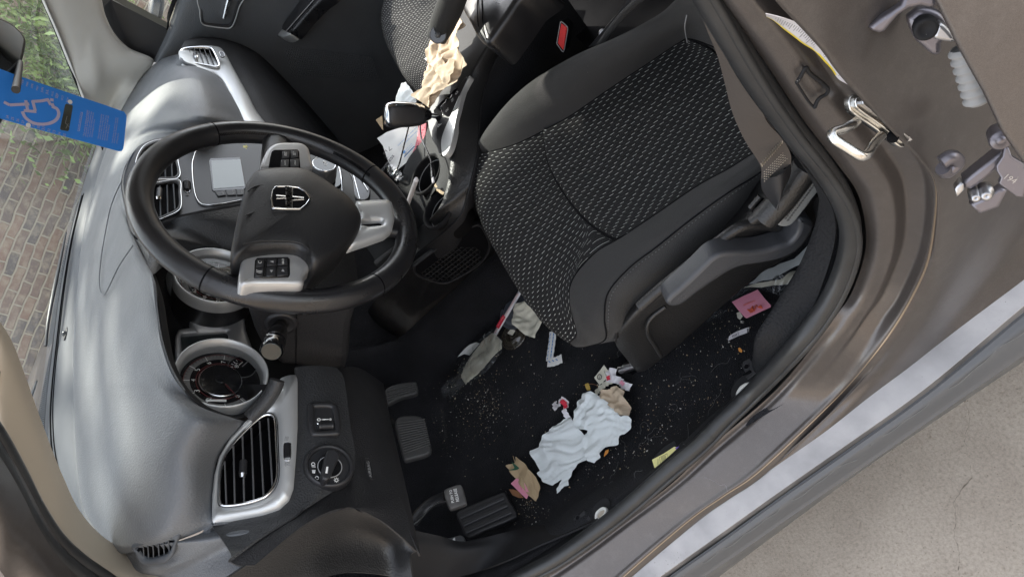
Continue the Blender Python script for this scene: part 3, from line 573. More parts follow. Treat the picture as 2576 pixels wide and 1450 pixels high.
# arms hidden behind the pods that carry the rim
g = M()
for A_, B_ in ((ws(.06, .01, .008), ws(.175, .012, .002)), (ws(-.06, .01, .008), ws(-.175, .012, .002)), (ws(0, -.06, .004), ws(0, -.19, .0))):
    g.tube([A_, A_.lerp(B_, .5), B_], [.028, .026, .022], m_leather, n=12, smooth=8, flat=.45, up=u_ if abs((A_ - B_).dot(r_)) > .05 else r_)
g.build('hub_arms', SW)
# column shroud with stalk
SC = empty('steering_column'); SC.parent = CAR
g = M(); P_ = [W(*A1(*q), 'x', -.448) for q in [(520, 120), (1080, 60), (1060, 140), (1035, 220), (1025, 380), (1000, 462), (880, 440), (765, 420), (690, 415), (610, 350), (560, 250), (535, 170)]]
g.plate(P_, V((-1, 0, 0)), .16, m_dash2, bev=.014)
g.build('column_shroud', SC)
g = M(); a = W(*A1(766, 130), 'x', -.4495); b = W(*A1(763, 418), 'x', -.4495); g.tube([a, b], .0009, m_black, n=6, smooth=0); g.build('shroud_seam', SC)
s0 = W(*A1(690, 205), 'x', -.45); s1 = WD(*A1(642, 342), (s0 - CAM).dot(f) - .075)
ax = (s1 - s0)
g = M(); g.lathe(s0, V((-1, 0, 0)), [(.026, -.004), (.026, .003), (.020, .004), (.017, .001), (.012, .001)], m_plain)
g.build('stalk_boot', SC)
g = M(); L_ = ax.length; g.lathe(s0, ax, [(.008, -.01), (.010, L_ * .1), (.0135, L_ * .25), (.0155, L_ * .42), (.0165, L_ * .6), (.0165, L_ * .62), (.0172, L_ * .63), (.0172, L_ * .66), (.0165, L_ * .67), (.0172, L_ * .78), (.0175, L_ * .97), (.0165, L_)], m_gloss)
g.disc(s1 + ax.normalized() * .0012, ax, .0155, .004, m_lcd2, bev=.001)
g.build('turn_signal_stalk', SC)
# ------------------------------------------------------------------ dashboard
DB = empty('dashboard'); DB.parent = CAR
ST = [
 [(262, 1380, 'z', .985), (300, 1392, 'z', .99), (400, 1372, 'z', .985), (480, 1345, 'z', .97), (540, 1318, 'y', .265)],
 [(262, 1356, 'z', 1.005), (330, 1358, 'z', 1.015), (400, 1345, 'z', 1.015), (470, 1325, 'z', .995), (533, 1300, 'y', .267)],
 [(211, 1281, 'z', 1.02), (300, 1270, 'z', 1.045), (400, 1250, 'z', 1.045), (480, 1245, 'z', 1.02), (534, 1240, 'y', .27)],
 [(194, 1175, 'z', 1.03), (290, 1165, 'z', 1.058), (400, 1155, 'z', 1.06), (490, 1150, 'z', 1.03), (550, 1142, 'y', .265)],
 [(188, 1075, 'z', 1.035), (285, 1070, 'z', 1.066), (400, 1070, 'z', 1.068), (520, 1070, 'z', 1.02), (615, 1068, 'y', .255)],
 [(186, 1020, 'z', 1.037), (280, 1015, 'z', 1.072), (390, 1015, 'z', 1.075), (498, 1034, 'z', 1.035), (592, 1053, 'y', .235)],
 [(185, 990, 'z', 1.037), (275, 983, 'z', 1.075), (372, 983, 'z', 1.080), (452, 998, 'z', 1.060), (524, 1034, 'z', 1.005)],
 [(185, 960, 'z', 1.038), (270, 950, 'z', 1.078), (350, 950, 'z', 1.085), (410, 950, 'z', 1.078), (452, 962, 'z', 1.06)],
 [(184, 890, 'z', 1.038), (260, 880, 'z', 1.082), (325, 875, 'z', 1.095), (380, 875, 'z', 1.095), (413, 872, 'z', 1.082)],
 [(187, 810, 'z', 1.038), (250, 800, 'z', 1.085), (310, 795, 'z', 1.10), (360, 790, 'z', 1.10), (397, 780, 'z', 1.088)],
 [(193, 735, 'z', 1.04), (245, 725, 'z', 1.085), (300, 715, 'z', 1.10), (350, 705, 'z', 1.105), (387, 700, 'z', 1.095)],
 [(202, 635, 'z', 1.042), (245, 630, 'z', 1.08), (290, 625, 'z', 1.10), (335, 640, 'z', 1.105), (368, 660, 'z', 1.09)],
 [(217, 546, 'z', 1.044), (250, 545, 'z', 1.075), (280, 545, 'z', 1.09), (310, 550, 'z', 1.095), (335, 590, 'z', 1.09)],
 [(232, 490, 'z', 1.045), (255, 488, 'z', 1.07), (275, 490, 'z', 1.085), (295, 500, 'z', 1.09), (318, 520, 'z', 1.088)],
 [(250, 425, 'z', 1.045), (270, 425, 'z', 1.065), (285, 430, 'z', 1.08), (298, 440, 'z', 1.085), (309, 452, 'z', 1.082)],
 [(272, 362, 'z', 1.045), (290, 362, 'z', 1.06), (305, 368, 'z', 1.072), (322, 378, 'z', 1.078), (338, 388, 'z', 1.072)],
 [(288, 322, 'z', 1.045), (320, 322, 'z', 1.06), (352, 325, 'z', 1.068), (385, 332, 'z', 1.065), (425, 343, 'z', 1.045)],
 [(303, 281, 'z', 1.04), (355, 283, 'z', 1.06), (420, 290, 'z', 1.06), (500, 305, 'z', 1.02), (600, 332, 'y', .275)],
 [(315, 257, 'z', 1.037), (375, 255, 'z', 1.055), (440, 255, 'z', 1.05), (520, 265, 'z', 1.0), (606, 290, 'y', .29)],
 [(336, 218, 'z', 1.03), (390, 213, 'z', 1.05), (450, 208, 'z', 1.04), (510, 212, 'z', 1.01), (572, 224, 'y', .325)],
 [(352, 195, 'z', 1.027), (400, 186, 'z', 1.045), (445, 178, 'z', 1.035), (490, 177, 'z', 1.015), (536, 184, 'y', .345)],
 [(367, 174, 'z', 1.02), (395, 165, 'z', 1.035), (420, 158, 'z', 1.03), (445, 155, 'z', 1.02), (466, 158, 'y', .37)],
 [(398, 151, 'z', 1.01), (410, 147, 'z', 1.02), (425, 142, 'z', 1.015), (440, 138, 'z', 1.005), (455, 138, 'y', .375)],
]
for _ in range(3):
    zz = [[(C3([p])[0]).z for p in s_] for s_ in ST]
    for i in range(1, len(ST) - 1):
        for k in (1, 2, 3):
            ST[i][k] = (ST[i][k][0], ST[i][k][1], 'z', .5 * zz[i][k] + .25 * (zz[i - 1][k] + zz[i + 1][k]))
g = M(); rows = [C3(s_) for s_ in ST]; cols = [[r0[k] for r0 in rows] for k in range(5)]
cols.append([p + V((0, .022, .0)) for p in cols[-1]])
cs = [[cr(c, t * (len(c) - 1) / 199.0) for t in range(200)] for c in cols]
G = []
for j in range(46):
    t = 5 * j / 45; G.append([cr([c[i] for c in cs], t) for i in range(200)])
g.grid(G, m_dash, back=.003); g.build('dash_pad', DB)
# raised centre tongue outline: a fine moulded groove
g = M(); g.tube([p + V((0, 0, .001)) for p in C3([(322, 430, 'z', 1.087), (300, 470, 'z', 1.092), (280, 520, 'z', 1.096), (266, 585, 'z', 1.094), (256, 645, 'z', 1.093), (251, 700, 'z', 1.091), (254, 733, 'z', 1.091), (263, 741, 'z', 1.095), (275, 722, 'z', 1.10), (300, 670, 'z', 1.106), (335, 618, 'z', 1.107)])], .0012, m_dash, n=8, smooth=80); g.build('moulded_bead', DB)
# defroster strip
gl = [(300, 1450, 'z', .985), (240, 1405, 'z', .99), (170, 1300, 'z', 1.0), (125, 1200, 'z', 1.015), (113, 1100, 'z', 1.02), (118, 1000, 'z', 1.022), (132, 880, 'z', 1.025), (150, 740, 'z', 1.028), (175, 600, 'z', 1.03), (205, 480, 'z', 1.03), (236, 385, 'z', 1.03), (262, 310, 'z', 1.03), (285, 250, 'z', 1.025), (330, 180, 'z', 1.02)]
A_ = spl(C3(gl), 160); B_ = [cs[0][int(k * 199 / 159)] for k in range(160)]
# match strips by nearest x ordering
Bx = spl(cols[0], 160)
g = M(); g.grid([A_, [a.lerp(b, .5) for a, b in zip(A_, Bx)], [a.lerp(b, .93) + V((0, 0, .001)) for a, b in zip(A_, Bx)], [b + V((0, 0, -.006)) for b in Bx]], m_strip, back=.003); g.build('defroster_panel', DB)
g = M()
for o, w in ((.22, .0016), (.30, .0010)):
    Q = [a.lerp(b, o) + V((0, 0, .0012)) for a, b in zip(A_, Bx)][12:118]; g.tube(Q, w, m_black, n=6, smooth=0)
g.build('defroster_slot', DB)
g = M()
for px, py in ((163, 838),): q = W(px, py, 'z', 1.037); g.plate(spl([q + V(v) for v in ((.02, 0, 0), (0, .008, 0), (-.02, 0, 0), (0, -.008, 0))], 20, True), V((0, 0, 1)), .003, m_plain, bev=.001); g.lathe(q, V((0, 0, 1)), [(.007, 0), (.0065, .003), (.004, .005), (0, .006)], m_gloss)
g.build('sunload_sensor', DB)
# left end strip under the pad with demister grille
EP = [[(300, 1450, 'z', .98), (262, 1380, 'z', .985), (330, 1375, 'z', .995), (420, 1366, 'z', .99), (500, 1342, 'z', .965), (540, 1318, 'y', .262)],
      [(330, 1460, 'z', .96), (330, 1440, 'z', .965), (400, 1425, 'z', .965), (470, 1400, 'z', .955), (560, 1350, 'y', .255), (640, 1312, 'y', .245)],
      [(370, 1475, 'z', .93), (385, 1460, 'z', .935), (440, 1440, 'z', .935), (520, 1405, 'z', .93), (620, 1360, 'y', .245), (720, 1318, 'y', .222)],
      [(400, 1520, 'z', .90), (450, 1515, 'z', .90), (520, 1490, 'z', .90), (610, 1450, 'y', .262), (700, 1405, 'y', .25), (790, 1350, 'y', .235)]]
g = M(); g.loft(EP, 80, 14, m_dash, back=.003); g.build('end_trim', DB)
def vent(name, O, I, pl, n, slat_lines, knob=None, ringm=m_chrome, deep=.035, slatm=None, parent=DB, rh=.002, sw=.0018, sd=.016):
    root = empty(name); root.parent = parent
    Oo, Ii = [WN(*p, pl) for p in O], [WN(*p, pl) for p in I]; n = n.normalized()
    Oo = spl(Oo, 120, True); Ii = spl(Ii, 120, True)
    t = M(); t.ring(Oo, Ii, n, m_plain if parent is not DB else ringm, h=rh, deep=.004, N=120)
    if parent is not DB: t.tube([p + n * .001 for p in Oo], .0009, m_chrome, n=6, smooth=0, closed=True)
    t.build('vent_frame', root)
    t = M(); t.grid([Ii, [p - n * deep for p in Ii]], m_black, cu=True); t.cap([p - n * deep for p in Ii], m_black); 
    if parent is not DB: t.cap([p - n * .0055 for p in Ii], m_black)
    t.build('vent_duct', root)
    t = M()
    for a, b in slat_lines:
        p, q = WN(*a, pl), WN(*b, pl); dr = (q - p).normalized(); w = n.cross(dr).normalized()
        ctr = (p + q) / 2 - n * (sd * .5 + .002); t.box(ctr, dr * (p - q).length / 2, w * sw * .35, n * sd * .5, m_black)
        t.tube([p - n * .002, q - n * .002], sw * .75, slatm or m_plain, n=6, smooth=0)  # pale edges over black fins paint in the light on the slats
    t.build('vent_slats', root)
    if knob:
        k0, k1 = WN(*knob[0], pl), WN(*knob[1], pl)
        t = M(); t.tube([k0 + n * .002, k1 + n * .004], [.0055, .0055], m_plain, n=12, smooth=0); e = (k1 - k0).normalized(); t.tube([k1 + n * .004, k1 + n * .004 + e * .006], [.0057, .004], m_chrome, n=12, smooth=0); t.build('vent_tab', root)
    return root
nE = (W(330, 1375, 'z', .995) - W(330, 1440, 'z', .965)).cross(W(520, 1340, 'z', .96) - W(330, 1440, 'z', .965)).normalized()
if nE.z < 0: nE = -nE
plE = (W(400, 1400, 'z', .982), nE)
vent('demister_grille', [A2(*p) for p in [(795, 1255), (1048, 1192), (1047, 1260), (1030, 1320), (985, 1365), (920, 1376), (860, 1374), (825, 1350), (805, 1300)]],
     [A2(*p) for p in [(812, 1272), (1022, 1221), (1022, 1270), (1000, 1305), (960, 1325), (905, 1342), (865, 1342), (840, 1325), (822, 1298)]], plE, nE,
     [(A2(x, y0), A2(x + 6, y1)) for x, y0, y1 in ((845, 1262, 1335), (873, 1256, 1340), (903, 1249, 1340), (935, 1242, 1330), (966, 1235, 1322), (996, 1228, 1306))], ringm=m_strip, slatm=m_strip, deep=.02, sw=.0014)
# driver face panel
nF = V((0, -1, .70)).normalized(); plF = (V((0, .20, .865)), nF)
BZ = [(350, 1176), (352, 1050), (362, 950), (385, 860), (440, 765), (530, 672), (600, 600), (650, 528), (680, 478), (720, 460), (762, 456), (770, 475), (770, 700), (762, 850), (750, 1000), (728, 1060), (680, 1105), (600, 1132), (480, 1152)]
IZ = [(385, 1092), (382, 1000), (392, 900), (420, 830), (480, 755), (560, 680), (610, 646), (650, 645), (668, 680), (674, 800), (678, 930), (670, 990), (640, 1040), (600, 1070), (520, 1095), (430, 1106)]
g = M(); g.ring(pres(PL(A1, BZ, (plF[0] + nF * .012, nF)), 300), off2(spl(PL(A1, IZ, (plF[0] + nF * .012, nF)), 100, True), nF, -.0015), nF, m_silver, deep=.022, N=200); g.build('vent_surround', DB)
sl_ = [((412, 880), (420, 1092)), ((455, 800), (462, 1092)), ((500, 752), (508, 1085)), ((543, 712), (556, 1080)), ((584, 682), (604, 1062)), ((626, 668), (648, 1020))]
vent('side_air_vent', [A1(*p) for p in IZ], [A1(*p) for p in [(398, 1085), (394, 1000), (404, 905), (430, 840), (488, 768), (566, 692), (612, 660), (645, 662), (655, 690), (660, 800), (664, 925), (656, 980), (630, 1025), (592, 1057), (515, 1080), (430, 1093)]],
     (plF[0] + nF * .012, nF), nF, [(A1(*a), A1(*b)) for a, b in sl_], knob=(A1(505, 885), A1(503, 952)), slatm=m_clad)
g = M(); q = PL(A1, [(702, 800), (715, 788), (732, 790), (740, 810), (740, 862), (728, 880), (710, 878), (701, 860)], (plF[0] + nF * .0125, nF))
g.ring(spl(q, 60, True), off2(spl(q, 60, True), nF, .0012), nF, m_chrome, h=.001, deep=.002, N=60); a, b = PL(A1, [(722, 800), (722, 870)], (plF[0] + nF * .009, nF)); g.tube([a, b], .0062, m_plain, n=20, smooth=0)
for k in range(14): p = a.lerp(b, (k + .5) / 14); g.tube([p, p + (b - a) * .02], .0066, m_black, n=20, smooth=0)
g.build('vent_thumbwheel', DB)
g = M()
pf = (plF[0] + nF * .0125, nF)
for k in range(3): a = PL(A1, [(708 + 7 * k, 780), (713 + 7 * k, 760)], pf); g.tube(a, .0005, m_greyp, n=4, smooth=0)
g.build('vent_heat_symbol', DB); g = M()
q = PL(A1, [(710, 888), (732, 888), (732, 906), (710, 906)], pf); g.tube(q + [q[0]], .0005, m_greyp, n=4, smooth=0); g.tube([q[0], q[2]], .0005, m_greyp, n=4, smooth=0); g.tube([q[1], q[3]], .0005, m_greyp, n=4, smooth=0); g.build('vent_closed_symbol', DB)
# knee panel
KN = [[(765, 420), (770, 475), (770, 700), (762, 850), (750, 1000), (728, 1062), (680, 1108), (600, 1140), (480, 1170), (350, 1200)],
      [(860, 412), (870, 480), (880, 700), (878, 850), (870, 1000), (850, 1050), (800, 1110), (720, 1165), (560, 1260), (440, 1330)],
      [(960, 420), (1000, 480), (1030, 700), (1055, 850), (1040, 960), (1000, 1000), (930, 1040), (830, 1105), (620, 1230), (430, 1370)]]
kn = []
for k, c in enumerate(KN):
    o = []
    for p in c:
        x, y = A1(*p); o.append(WN(x, y, (plF[0] + V((0, (0, -.005, -.004)[k], (0, -.002, 0)[k])), (nF, V((0, -1, .45)).normalized(), V((0, -1, .25)).normalized())[k])))
    kn.append(o)
g = M(); g.loft([[p + V((0, .012, -.004)) for p in kn[0]], kn[0], kn[1], kn[2]], 110, 22, m_face, back=.003); g.build('switch_panel', DB)
# lower column cover / knee bolster
def lowp(p, y): return W(*A1(*p), 'y', y)
g = M()
LB = [[lowp((960, 420), .195), lowp((1000, 480), .19), lowp((1030, 700), .19), lowp((1055, 850), .19), lowp((1060, 960), .19)],
      [W(905, 925, 'y', .25), W(935, 990, 'y', .22), W(945, 1065, 'y', .20), W(950, 1140, 'y', .19), W(975, 1230, 'y', .185)],
      [W(960, 960, 'y', .30), W(975, 1030, 'y', .27), W(990, 1100, 'y', .24), W(1010, 1190, 'y', .21), W(1052, 1385, 'y', .19)],
      [W(960, 960, 'y', .33), W(975, 1030, 'y', .30), W(990, 1100, 'y', .27), W(1010, 1190, 'y', .24), W(1052, 1385, 'y', .22)]]
g.loft(LB, 60, 20, m_dash2, back=.003)
LB2 = [[lowp((1055, 850), .19), lowp((1040, 970), .19), lowp((980, 1015), .19), lowp((900, 1060), .195), lowp((740, 1160), .205), lowp((430, 1370), .225)],
       [W(1000, 1235, 'y', .185), W(958, 1262, 'y', .172), W(880, 1272, 'y', .17), W(800, 1290, 'y', .18), W(700, 1345, 'y', .20), W(600, 1420, 'y', .22)],
       [W(1048, 1385, 'y', .19), W(1000, 1340, 'y', .18), W(945, 1300, 'y', .172), W(870, 1275, 'y', .168), W(770, 1315, 'y', .18), W(640, 1420, 'y', .21)]]
g.loft(LB2[:3], 70, 14, m_dash2, back=.003); g.build('knee_bolster', DB)
g = M(); g.loft([[W(1048, 1385, 'y', .195), W(1000, 1335, 'y', .185), W(945, 1298, 'y', .178), W(870, 1275, 'y', .173), W(770, 1315, 'y', .185), W(620, 1420, 'y', .215), W(500, 1500, 'y', .24)],
     [W(1030, 1400, 'y', .20), W(985, 1372, 'y', .23), W(930, 1352, 'y', .235), W(860, 1350, 'y', .235), W(780, 1385, 'y', .235), W(690, 1450, 'y', .245), W(600, 1520, 'y', .26)],
     [W(1040, 1470, 'y', .215), W(990, 1450, 'y', .245), W(930, 1440, 'y', .25), W(860, 1440, 'y', .25), W(800, 1460, 'y', .25), W(740, 1500, 'y', .26), W(650, 1560, 'y', .27)]], 70, 16, m_side, back=.003)
g.build('fuse_cover', DB)
# light switch, dimmer
nK = V((0, -1, .42)).normalized()
plM = (plF[0] + V((0, -.005, -.002)), V((0, -1, .45)).normalized()); pk = (WN(*A1(925, 912), plM) + nK * .001, nK)
def ell(F, cx, cy, rx, ry, pl, rot=0, N=48):
    return [WN(*F(cx + rx * math.cos(t) * math.cos(rot) - ry * math.sin(t) * math.sin(rot), cy + rx * math.cos(t) * math.sin(rot) + ry * math.sin(t) * math.cos(rot)), pl) for t in (2 * math.pi * k / N for k in range(N))]
HS = empty('headlamp_switch'); HS.parent = DB
g = M(); O = ell(A1, 925, 908, 126, 108, pk, .2); I = ell(A1, 925, 908, 100, 86, (pk[0] + nK * .002, nK), .2); g.ring(O, I, nK, m_plain, h=.005, deep=.010, N=80); g.cap(ell(A1, 925, 908, 104, 90, (pk[0] + nK * .001, nK), .2), m_plain); g.build('switch_dial', HS)
g = M(); g.plate(ell(A1, 928, 908, 66, 57, (pk[0] + nK * .004, nK), .2), nK, .006, m_gloss, bev=.001); g.ring(ell(A1, 930, 908, 62, 53, (pk[0] + nK * .0045, nK), .2), ell(A1, 930, 908, 57, 49, (pk[0] + nK * .0045, nK), .2), nK, m_greyp, h=.0005, deep=.001)
kp = (pk[0] + nK * .022, nK); g.plate(PL(A1, [(890, 952), (893, 930), (910, 850), (920, 826), (950, 820), (975, 838), (978, 856), (962, 890), (935, 955), (915, 972), (898, 968)], kp), nK, .020, m_plain, bev=.003, closed_spl=50)
g.plate(PL(A1, [(908, 938), (913, 908), (923, 908), (918, 940)], (kp[0] + nK * .0006, nK)), nK, .001, m_white); g.build('switch_knob', HS)
g = M(); pt = (pk[0] + nK * .0035, nK); t0, t1 = PL(A1, [(920, 985), (880, 972)], pt); g.text('AUTO', t0, t1, nK, m_white)
q = ell(A1, 866, 964, 9, 8, pt, 0, 16); g.tube(q, .0006, m_white, n=5, smooth=0, closed=True)
q = ell(A1, 962, 974, 7, 7, pt, 0, 16); g.tube(q, .0006, m_white, n=5, smooth=0, closed=True)
for k in range(8): a = k * math.pi / 4; g.tube(PL(A1, [(962 + 9 * math.cos(a), 974 + 9 * math.sin(a)), (962 + 13 * math.cos(a), 974 + 13 * math.sin(a))], pt), .0005, m_white, n=4, smooth=0)
q = ell(A1, 848, 899, 8, 7, pt, 0, 16)[24:] + ell(A1, 848, 899, 8, 7, pt, 0, 16)[:1]; g.tube(ell(A1, 848, 895, 8, 7, pt, 0, 16), .0006, m_white, n=4, smooth=0, closed=True)
for k in range(4): g.tube(PL(A1, [(841 + 5 * k, 902), (843 + 5 * k, 912)], pt), .0005, m_white, n=4, smooth=0); g.tube(PL(A1, [(843 + 5 * k, 924), (846 + 3 * k, 940)], pt), .0006, m_white, n=4, smooth=0)
g.build('switch_symbols', HS)
DM = empty('dimmer_switch'); DM.parent = DB; pd = (WN(*A1(900, 680), plM) + nK * .003, nK)
g = M(); O = PL(A1, [(822, 612), (835, 595), (900, 590), (950, 597), (972, 620), (985, 700), (982, 740), (962, 755), (860, 760), (835, 745), (822, 700)], pd); O = spl(O, 70, True); I = off2(O, nK, .011); g.ring(O, I, nK, m_plain, h=.003, deep=.01, N=80); g.cap([p - nK * .004 for p in I], m_plain); g.build('dimmer_housing', DM)
g = M(); g.plate(PL(A1, [(850, 618), (942, 616), (955, 688), (855, 692)], (pd[0] - nK * .001, nK)), nK, .004, m_plain, bev=.001)
for y in (695, 732): g.plate(PL(A1, [(868, y), (944, y - 3), (946, y + 3), (868, y + 6)], (pd[0] + nK * .001, nK)), nK, .004, m_chrome)
a, b = PL(A1, [(872, 712), (942, 709)], (pd[0] - nK * .004, nK)); g.tube([a, b], .008, m_plain, n=20, smooth=0)
for k in range(9): p = a.lerp(b, .15 + k * .085); g.tube([p, p + (b - a) * .02], .0084, m_black, n=20, smooth=0)
g.build('dimmer_wheel', DM)
g = M(); pp = (pd[0] + nK * .0005, nK)
g.tube(PL(A1, [(900, 676), (925, 676)], pp), .0008, m_white, n=4, smooth=0); g.tube(ell(A1, 933, 676, 4, 4, pp, 0, 12), .0006, m_white, n=4, smooth=0, closed=True); g.tube(ell(A1, 876, 677, 8, 6, pp, 0, 12), .0007, m_white, n=4, smooth=0, closed=True)
for k in range(3): g.plate(PL(A1, [(890 + 6 * k, 673), (894 + 6 * k, 673), (894 + 6 * k, 680), (890 + 6 * k, 680)], pp), nK, .0003, m_white)
g.build('dimmer_symbols', DM)
g = M(); pa = (W(*A1(1122, 920), 'y', .175), V((0, -1, .3)).normalized()); O = spl(PL(A1, [(1103, 872), (1112, 868), (1125, 880), (1142, 960), (1136, 970), (1125, 960), (1108, 930)], pa), 50, True)
g.ring(off2(O, pa[1], -.0012), O, pa[1], m_dash2, h=.0012, deep=.001, N=50)
g.text('AIRBAG', *PL(A1, [(1136, 962), (1122, 884)], pa), pa[1], m_greyp, hs=.8, lift=.0012, bold=-.01); g.build('airbag_lettering', DB)
# ---- instrument cluster
IC = empty('instrument_cluster'); IC.parent = CAR
nG = V((.05, -.93, .36)).normalized(); gu = (V((0, 0, 1)) - nG * nG.z).normalized(); gr = gu.cross(nG).normalized()
if gr.x < 0: gr = -gr
m_gband = mat('grey_scale_band', (.16, .155, .15), .5)
m_dred = mat('dim_red_print', (.12, .012, .012), .5)
def gauge(px, py, y, rad, detail):
    c = W(px, py, 'y', y); root = empty('gauge'); root.parent = IC
    t = M(); t.lathe(c, nG, [(rad, -.026), (rad + .0005, -.012), (rad, -.001), (rad - .0012, .0008), (rad - .003, 0), (rad - .007, -.012), (rad - .009, -.022), (rad - .010, -.030)], m_silver, N=96); t.lathe(c, nG, [(rad * .96, -.085), (rad * .985, -.026), (rad, -.0255)], m_plain, N=96); t.build('gauge_bezel', root)
    fc = c - nG * .026
    t = M(); t.disc(fc, nG, rad - .004, .004, m_gloss, N=64)
    def gp(a, rr, h=.0012): return fc + (gr * math.cos(a) + gu * math.sin(a)) * rr + nG * h
    t.lathe(fc + nG * .003, nG, [(.033, -.002), (.034, 0), (.032, .001)], m_chrome, N=64)
    t.lathe(fc + nG * .003, nG, [(.032, 0), (.005, .001), (0, .001)], m_gloss, N=64)
    t.build('gauge_face', root)
    t = M()
    arc = [gp(R_(a), .0555) for a in range(-40, 225, 5)]; t.tube(arc, .0005, m_dred, n=5, smooth=0)
    arc = [gp(R_(a), .037) for a in range(-40, 225, 5)]; t.tube(arc, .0006, m_dred, n=5, smooth=0)
    i, o = .046, .055
    A_ = [gp(R_(a), i, .0008) for a in range(-40, 226, 5)]; Bq = [gp(R_(a), o, .0008) for a in range(-40, 226, 5)]; t.grid([A_, Bq], m_gband)
    for k in range(0, 41):
        a = R_(220 - 260 * k / 40); L_ = .009 if k % 5 == 0 else .004; t.tube([gp(a, o - L_, .0014), gp(a, o, .0014)], .0006 if k % 5 == 0 else .0003, m_black if k % 5 else m_white, n=4, smooth=0)
    for k in range(9):
        a = R_(220 - 260 * k / 8); s = str(k if detail else k * 20); p = gp(a, .0405, .0014); w = .0022 * len(s); t.text(s, p - gr * w - gu * .003, p + gr * w - gu * .003, nG, m_white, hs=1)
    t.build('gauge_scale', root)
    t = M(); a = R_(215); t.tube([gp(a, .012, .006), gp(a, .050, .005)], [.0010, .0005], m_dred, n=6, smooth=0); t.disc(fc + nG * .007, nG, .008, .006, m_gloss, bev=.001); t.build('gauge_needle', root)
    if detail:
        c2 = fc + gr * .030 - gu * .034 + nG * .001; t = M(); t.disc(c2, nG, .022, .001, m_black); t.lathe(c2 + nG * .001, nG, [(.0225, 0), (.0228, .001), (.0215, .001)], m_clad)
        for k in range(7): a = R_(150 - 20 * k); t.tube([c2 + (gr * math.cos(a) + gu * math.sin(a)) * q + nG * .0014 for q in (.014, .018)], .0005, m_white, n=4, smooth=0)
        t.text('H', c2 + gr * .004 + gu * .006, c2 + gr * .009 + gu * .006, nG, m_white); t.tube([c2 + nG * .003, c2 + gr * .012 - gu * .010 + nG * .003], .0006, m_greyp, n=4, smooth=0); t.build('temperature_dial', root)
    t = M(); t.disc(c - nG * .012, nG, rad - .005, .0008, m_glassf, N=64); t.build('gauge_lens', root)
def glassmat(name, tint=(1, 1, 1), refl=1.0, rough=.0, extra=0.0, ecol=(.5, .55, .6)):
    m = bpy.data.materials.new(name); m.use_nodes = True; t = m.node_tree; t.nodes.clear(); N = t.nodes.new; K = t.links.new
    out = N('ShaderNodeOutputMaterial'); tr = N('ShaderNodeBsdfTransparent'); tr.inputs[0].default_value = (*tint, 1); gl_ = N('ShaderNodeBsdfGlossy'); gl_.inputs['Roughness'].default_value = rough
    fn = N('ShaderNodeFresnel'); fn.inputs[0].default_value = 1.45; ms = N('ShaderNodeMath'); ms.operation = 'MULTIPLY'; ms.inputs[1].default_value = refl; K(fn.outputs[0], ms.inputs[0]); mx = N('ShaderNodeMixShader'); K(ms.outputs[0], mx.inputs[0]); K(tr.outputs[0], mx.inputs[1]); K(gl_.outputs[0], mx.inputs[2])
    if extra:
        df = N('ShaderNodeBsdfDiffuse'); df.inputs[0].default_value = (*ecol, 1); m2 = N('ShaderNodeMixShader'); m2.inputs[0].default_value = extra; K(mx.outputs[0], m2.inputs[1]); K(df.outputs[0], m2.inputs[2]); K(m2.outputs[0], out.inputs[0])
    else: K(mx.outputs[0], out.inputs[0])
    return m
m_glassf = glassmat('clear_lens', refl=.5)
m_wind = glassmat('windshield_glass', (.93, .97, .95), refl=.9, extra=.25)  # extra mixes a painted reflection haze into the clear glass
gauge(560, 933, .250, .0715, True); gauge(545, 690, .262, .0715, False)
g = M(); pi_ = (W(500, 870, 'y', .325), nG)
O = PL(D_, [(430, 745), (452, 772), (474, 800), (482, 814), (477, 824), (449, 829), (441, 845), (440, 900), (470, 950), (560, 960), (640, 930), (636, 880), (618, 830), (612, 790), (632, 760), (650, 720), (600, 650), (500, 600), (440, 640), (415, 700)], pi_)
I = PL(A1, [(196, 268), (204, 256), (424, 240), (432, 250), (444, 345), (430, 352), (215, 378), (204, 366)], pi_)
g.ring(O, I, nG, m_silver2, h=.002, deep=.012, N=140); g.build('cluster_trim', IC)
g = M(); g.cap([p - nG * .008 for p in off2(I, nG, -.003)], m_lcd2); g.plate([p - nG * .0075 for p in PL(A1, [(228, 285), (412, 268), (424, 330), (232, 348)], pi_)], nG, .0006, m_lcd2); g.build('trip_display', IC)
# binnacle: dark hood walls around the gauges
bw = C3([(700, 958, 'y', .17), (661, 1020, 'y', .21), (620, 1040, 'y', .235), (579, 1051, 'y', .235), (528, 1035, 'z', 1.0), (492, 1010, 'z', 1.035), (456, 974, 'z', 1.057), (431, 933, 'z', 1.068), (412, 880, 'z', 1.080), (398, 800, 'z', 1.086), (388, 730, 'z', 1.090), (372, 670, 'z', 1.089), (352, 625, 'z', 1.088)])
g = M(); cc = W(540, 830, 'y', .33); bk_ = [cc + (p - cc) * .62 + V((0, .07, .0)) for p in bw]
bk_ = [V((p.x, max(p.y, .31), p.z)) for p in bk_]
g.loft([[p + V((0, .004, -.004)) for p in bw], [p.lerp(q, .3) + V((0, 0, -.012)) for p, q in zip(bw, bk_)], [p.lerp(q, .7) for p, q in zip(bw, bk_)], bk_], 100, 18, m_bodydark, back=.002)
P_ = [W(x, y, 'y', .36) for x, y in ((330, 560), (330, 1120), (760, 1060), (760, 560))]; g.cap(P_, m_bodydark); g.build('binnacle', IC)
g = M(); q = C3([(628, 1052, 'y', .235), (668, 1010, 'y', .21), (690, 975, 'y', .19), (697, 955, 'y', .18)]); g.tube(q, .012, m_face, n=14, smooth=30); g.build('cluster_lip', IC)
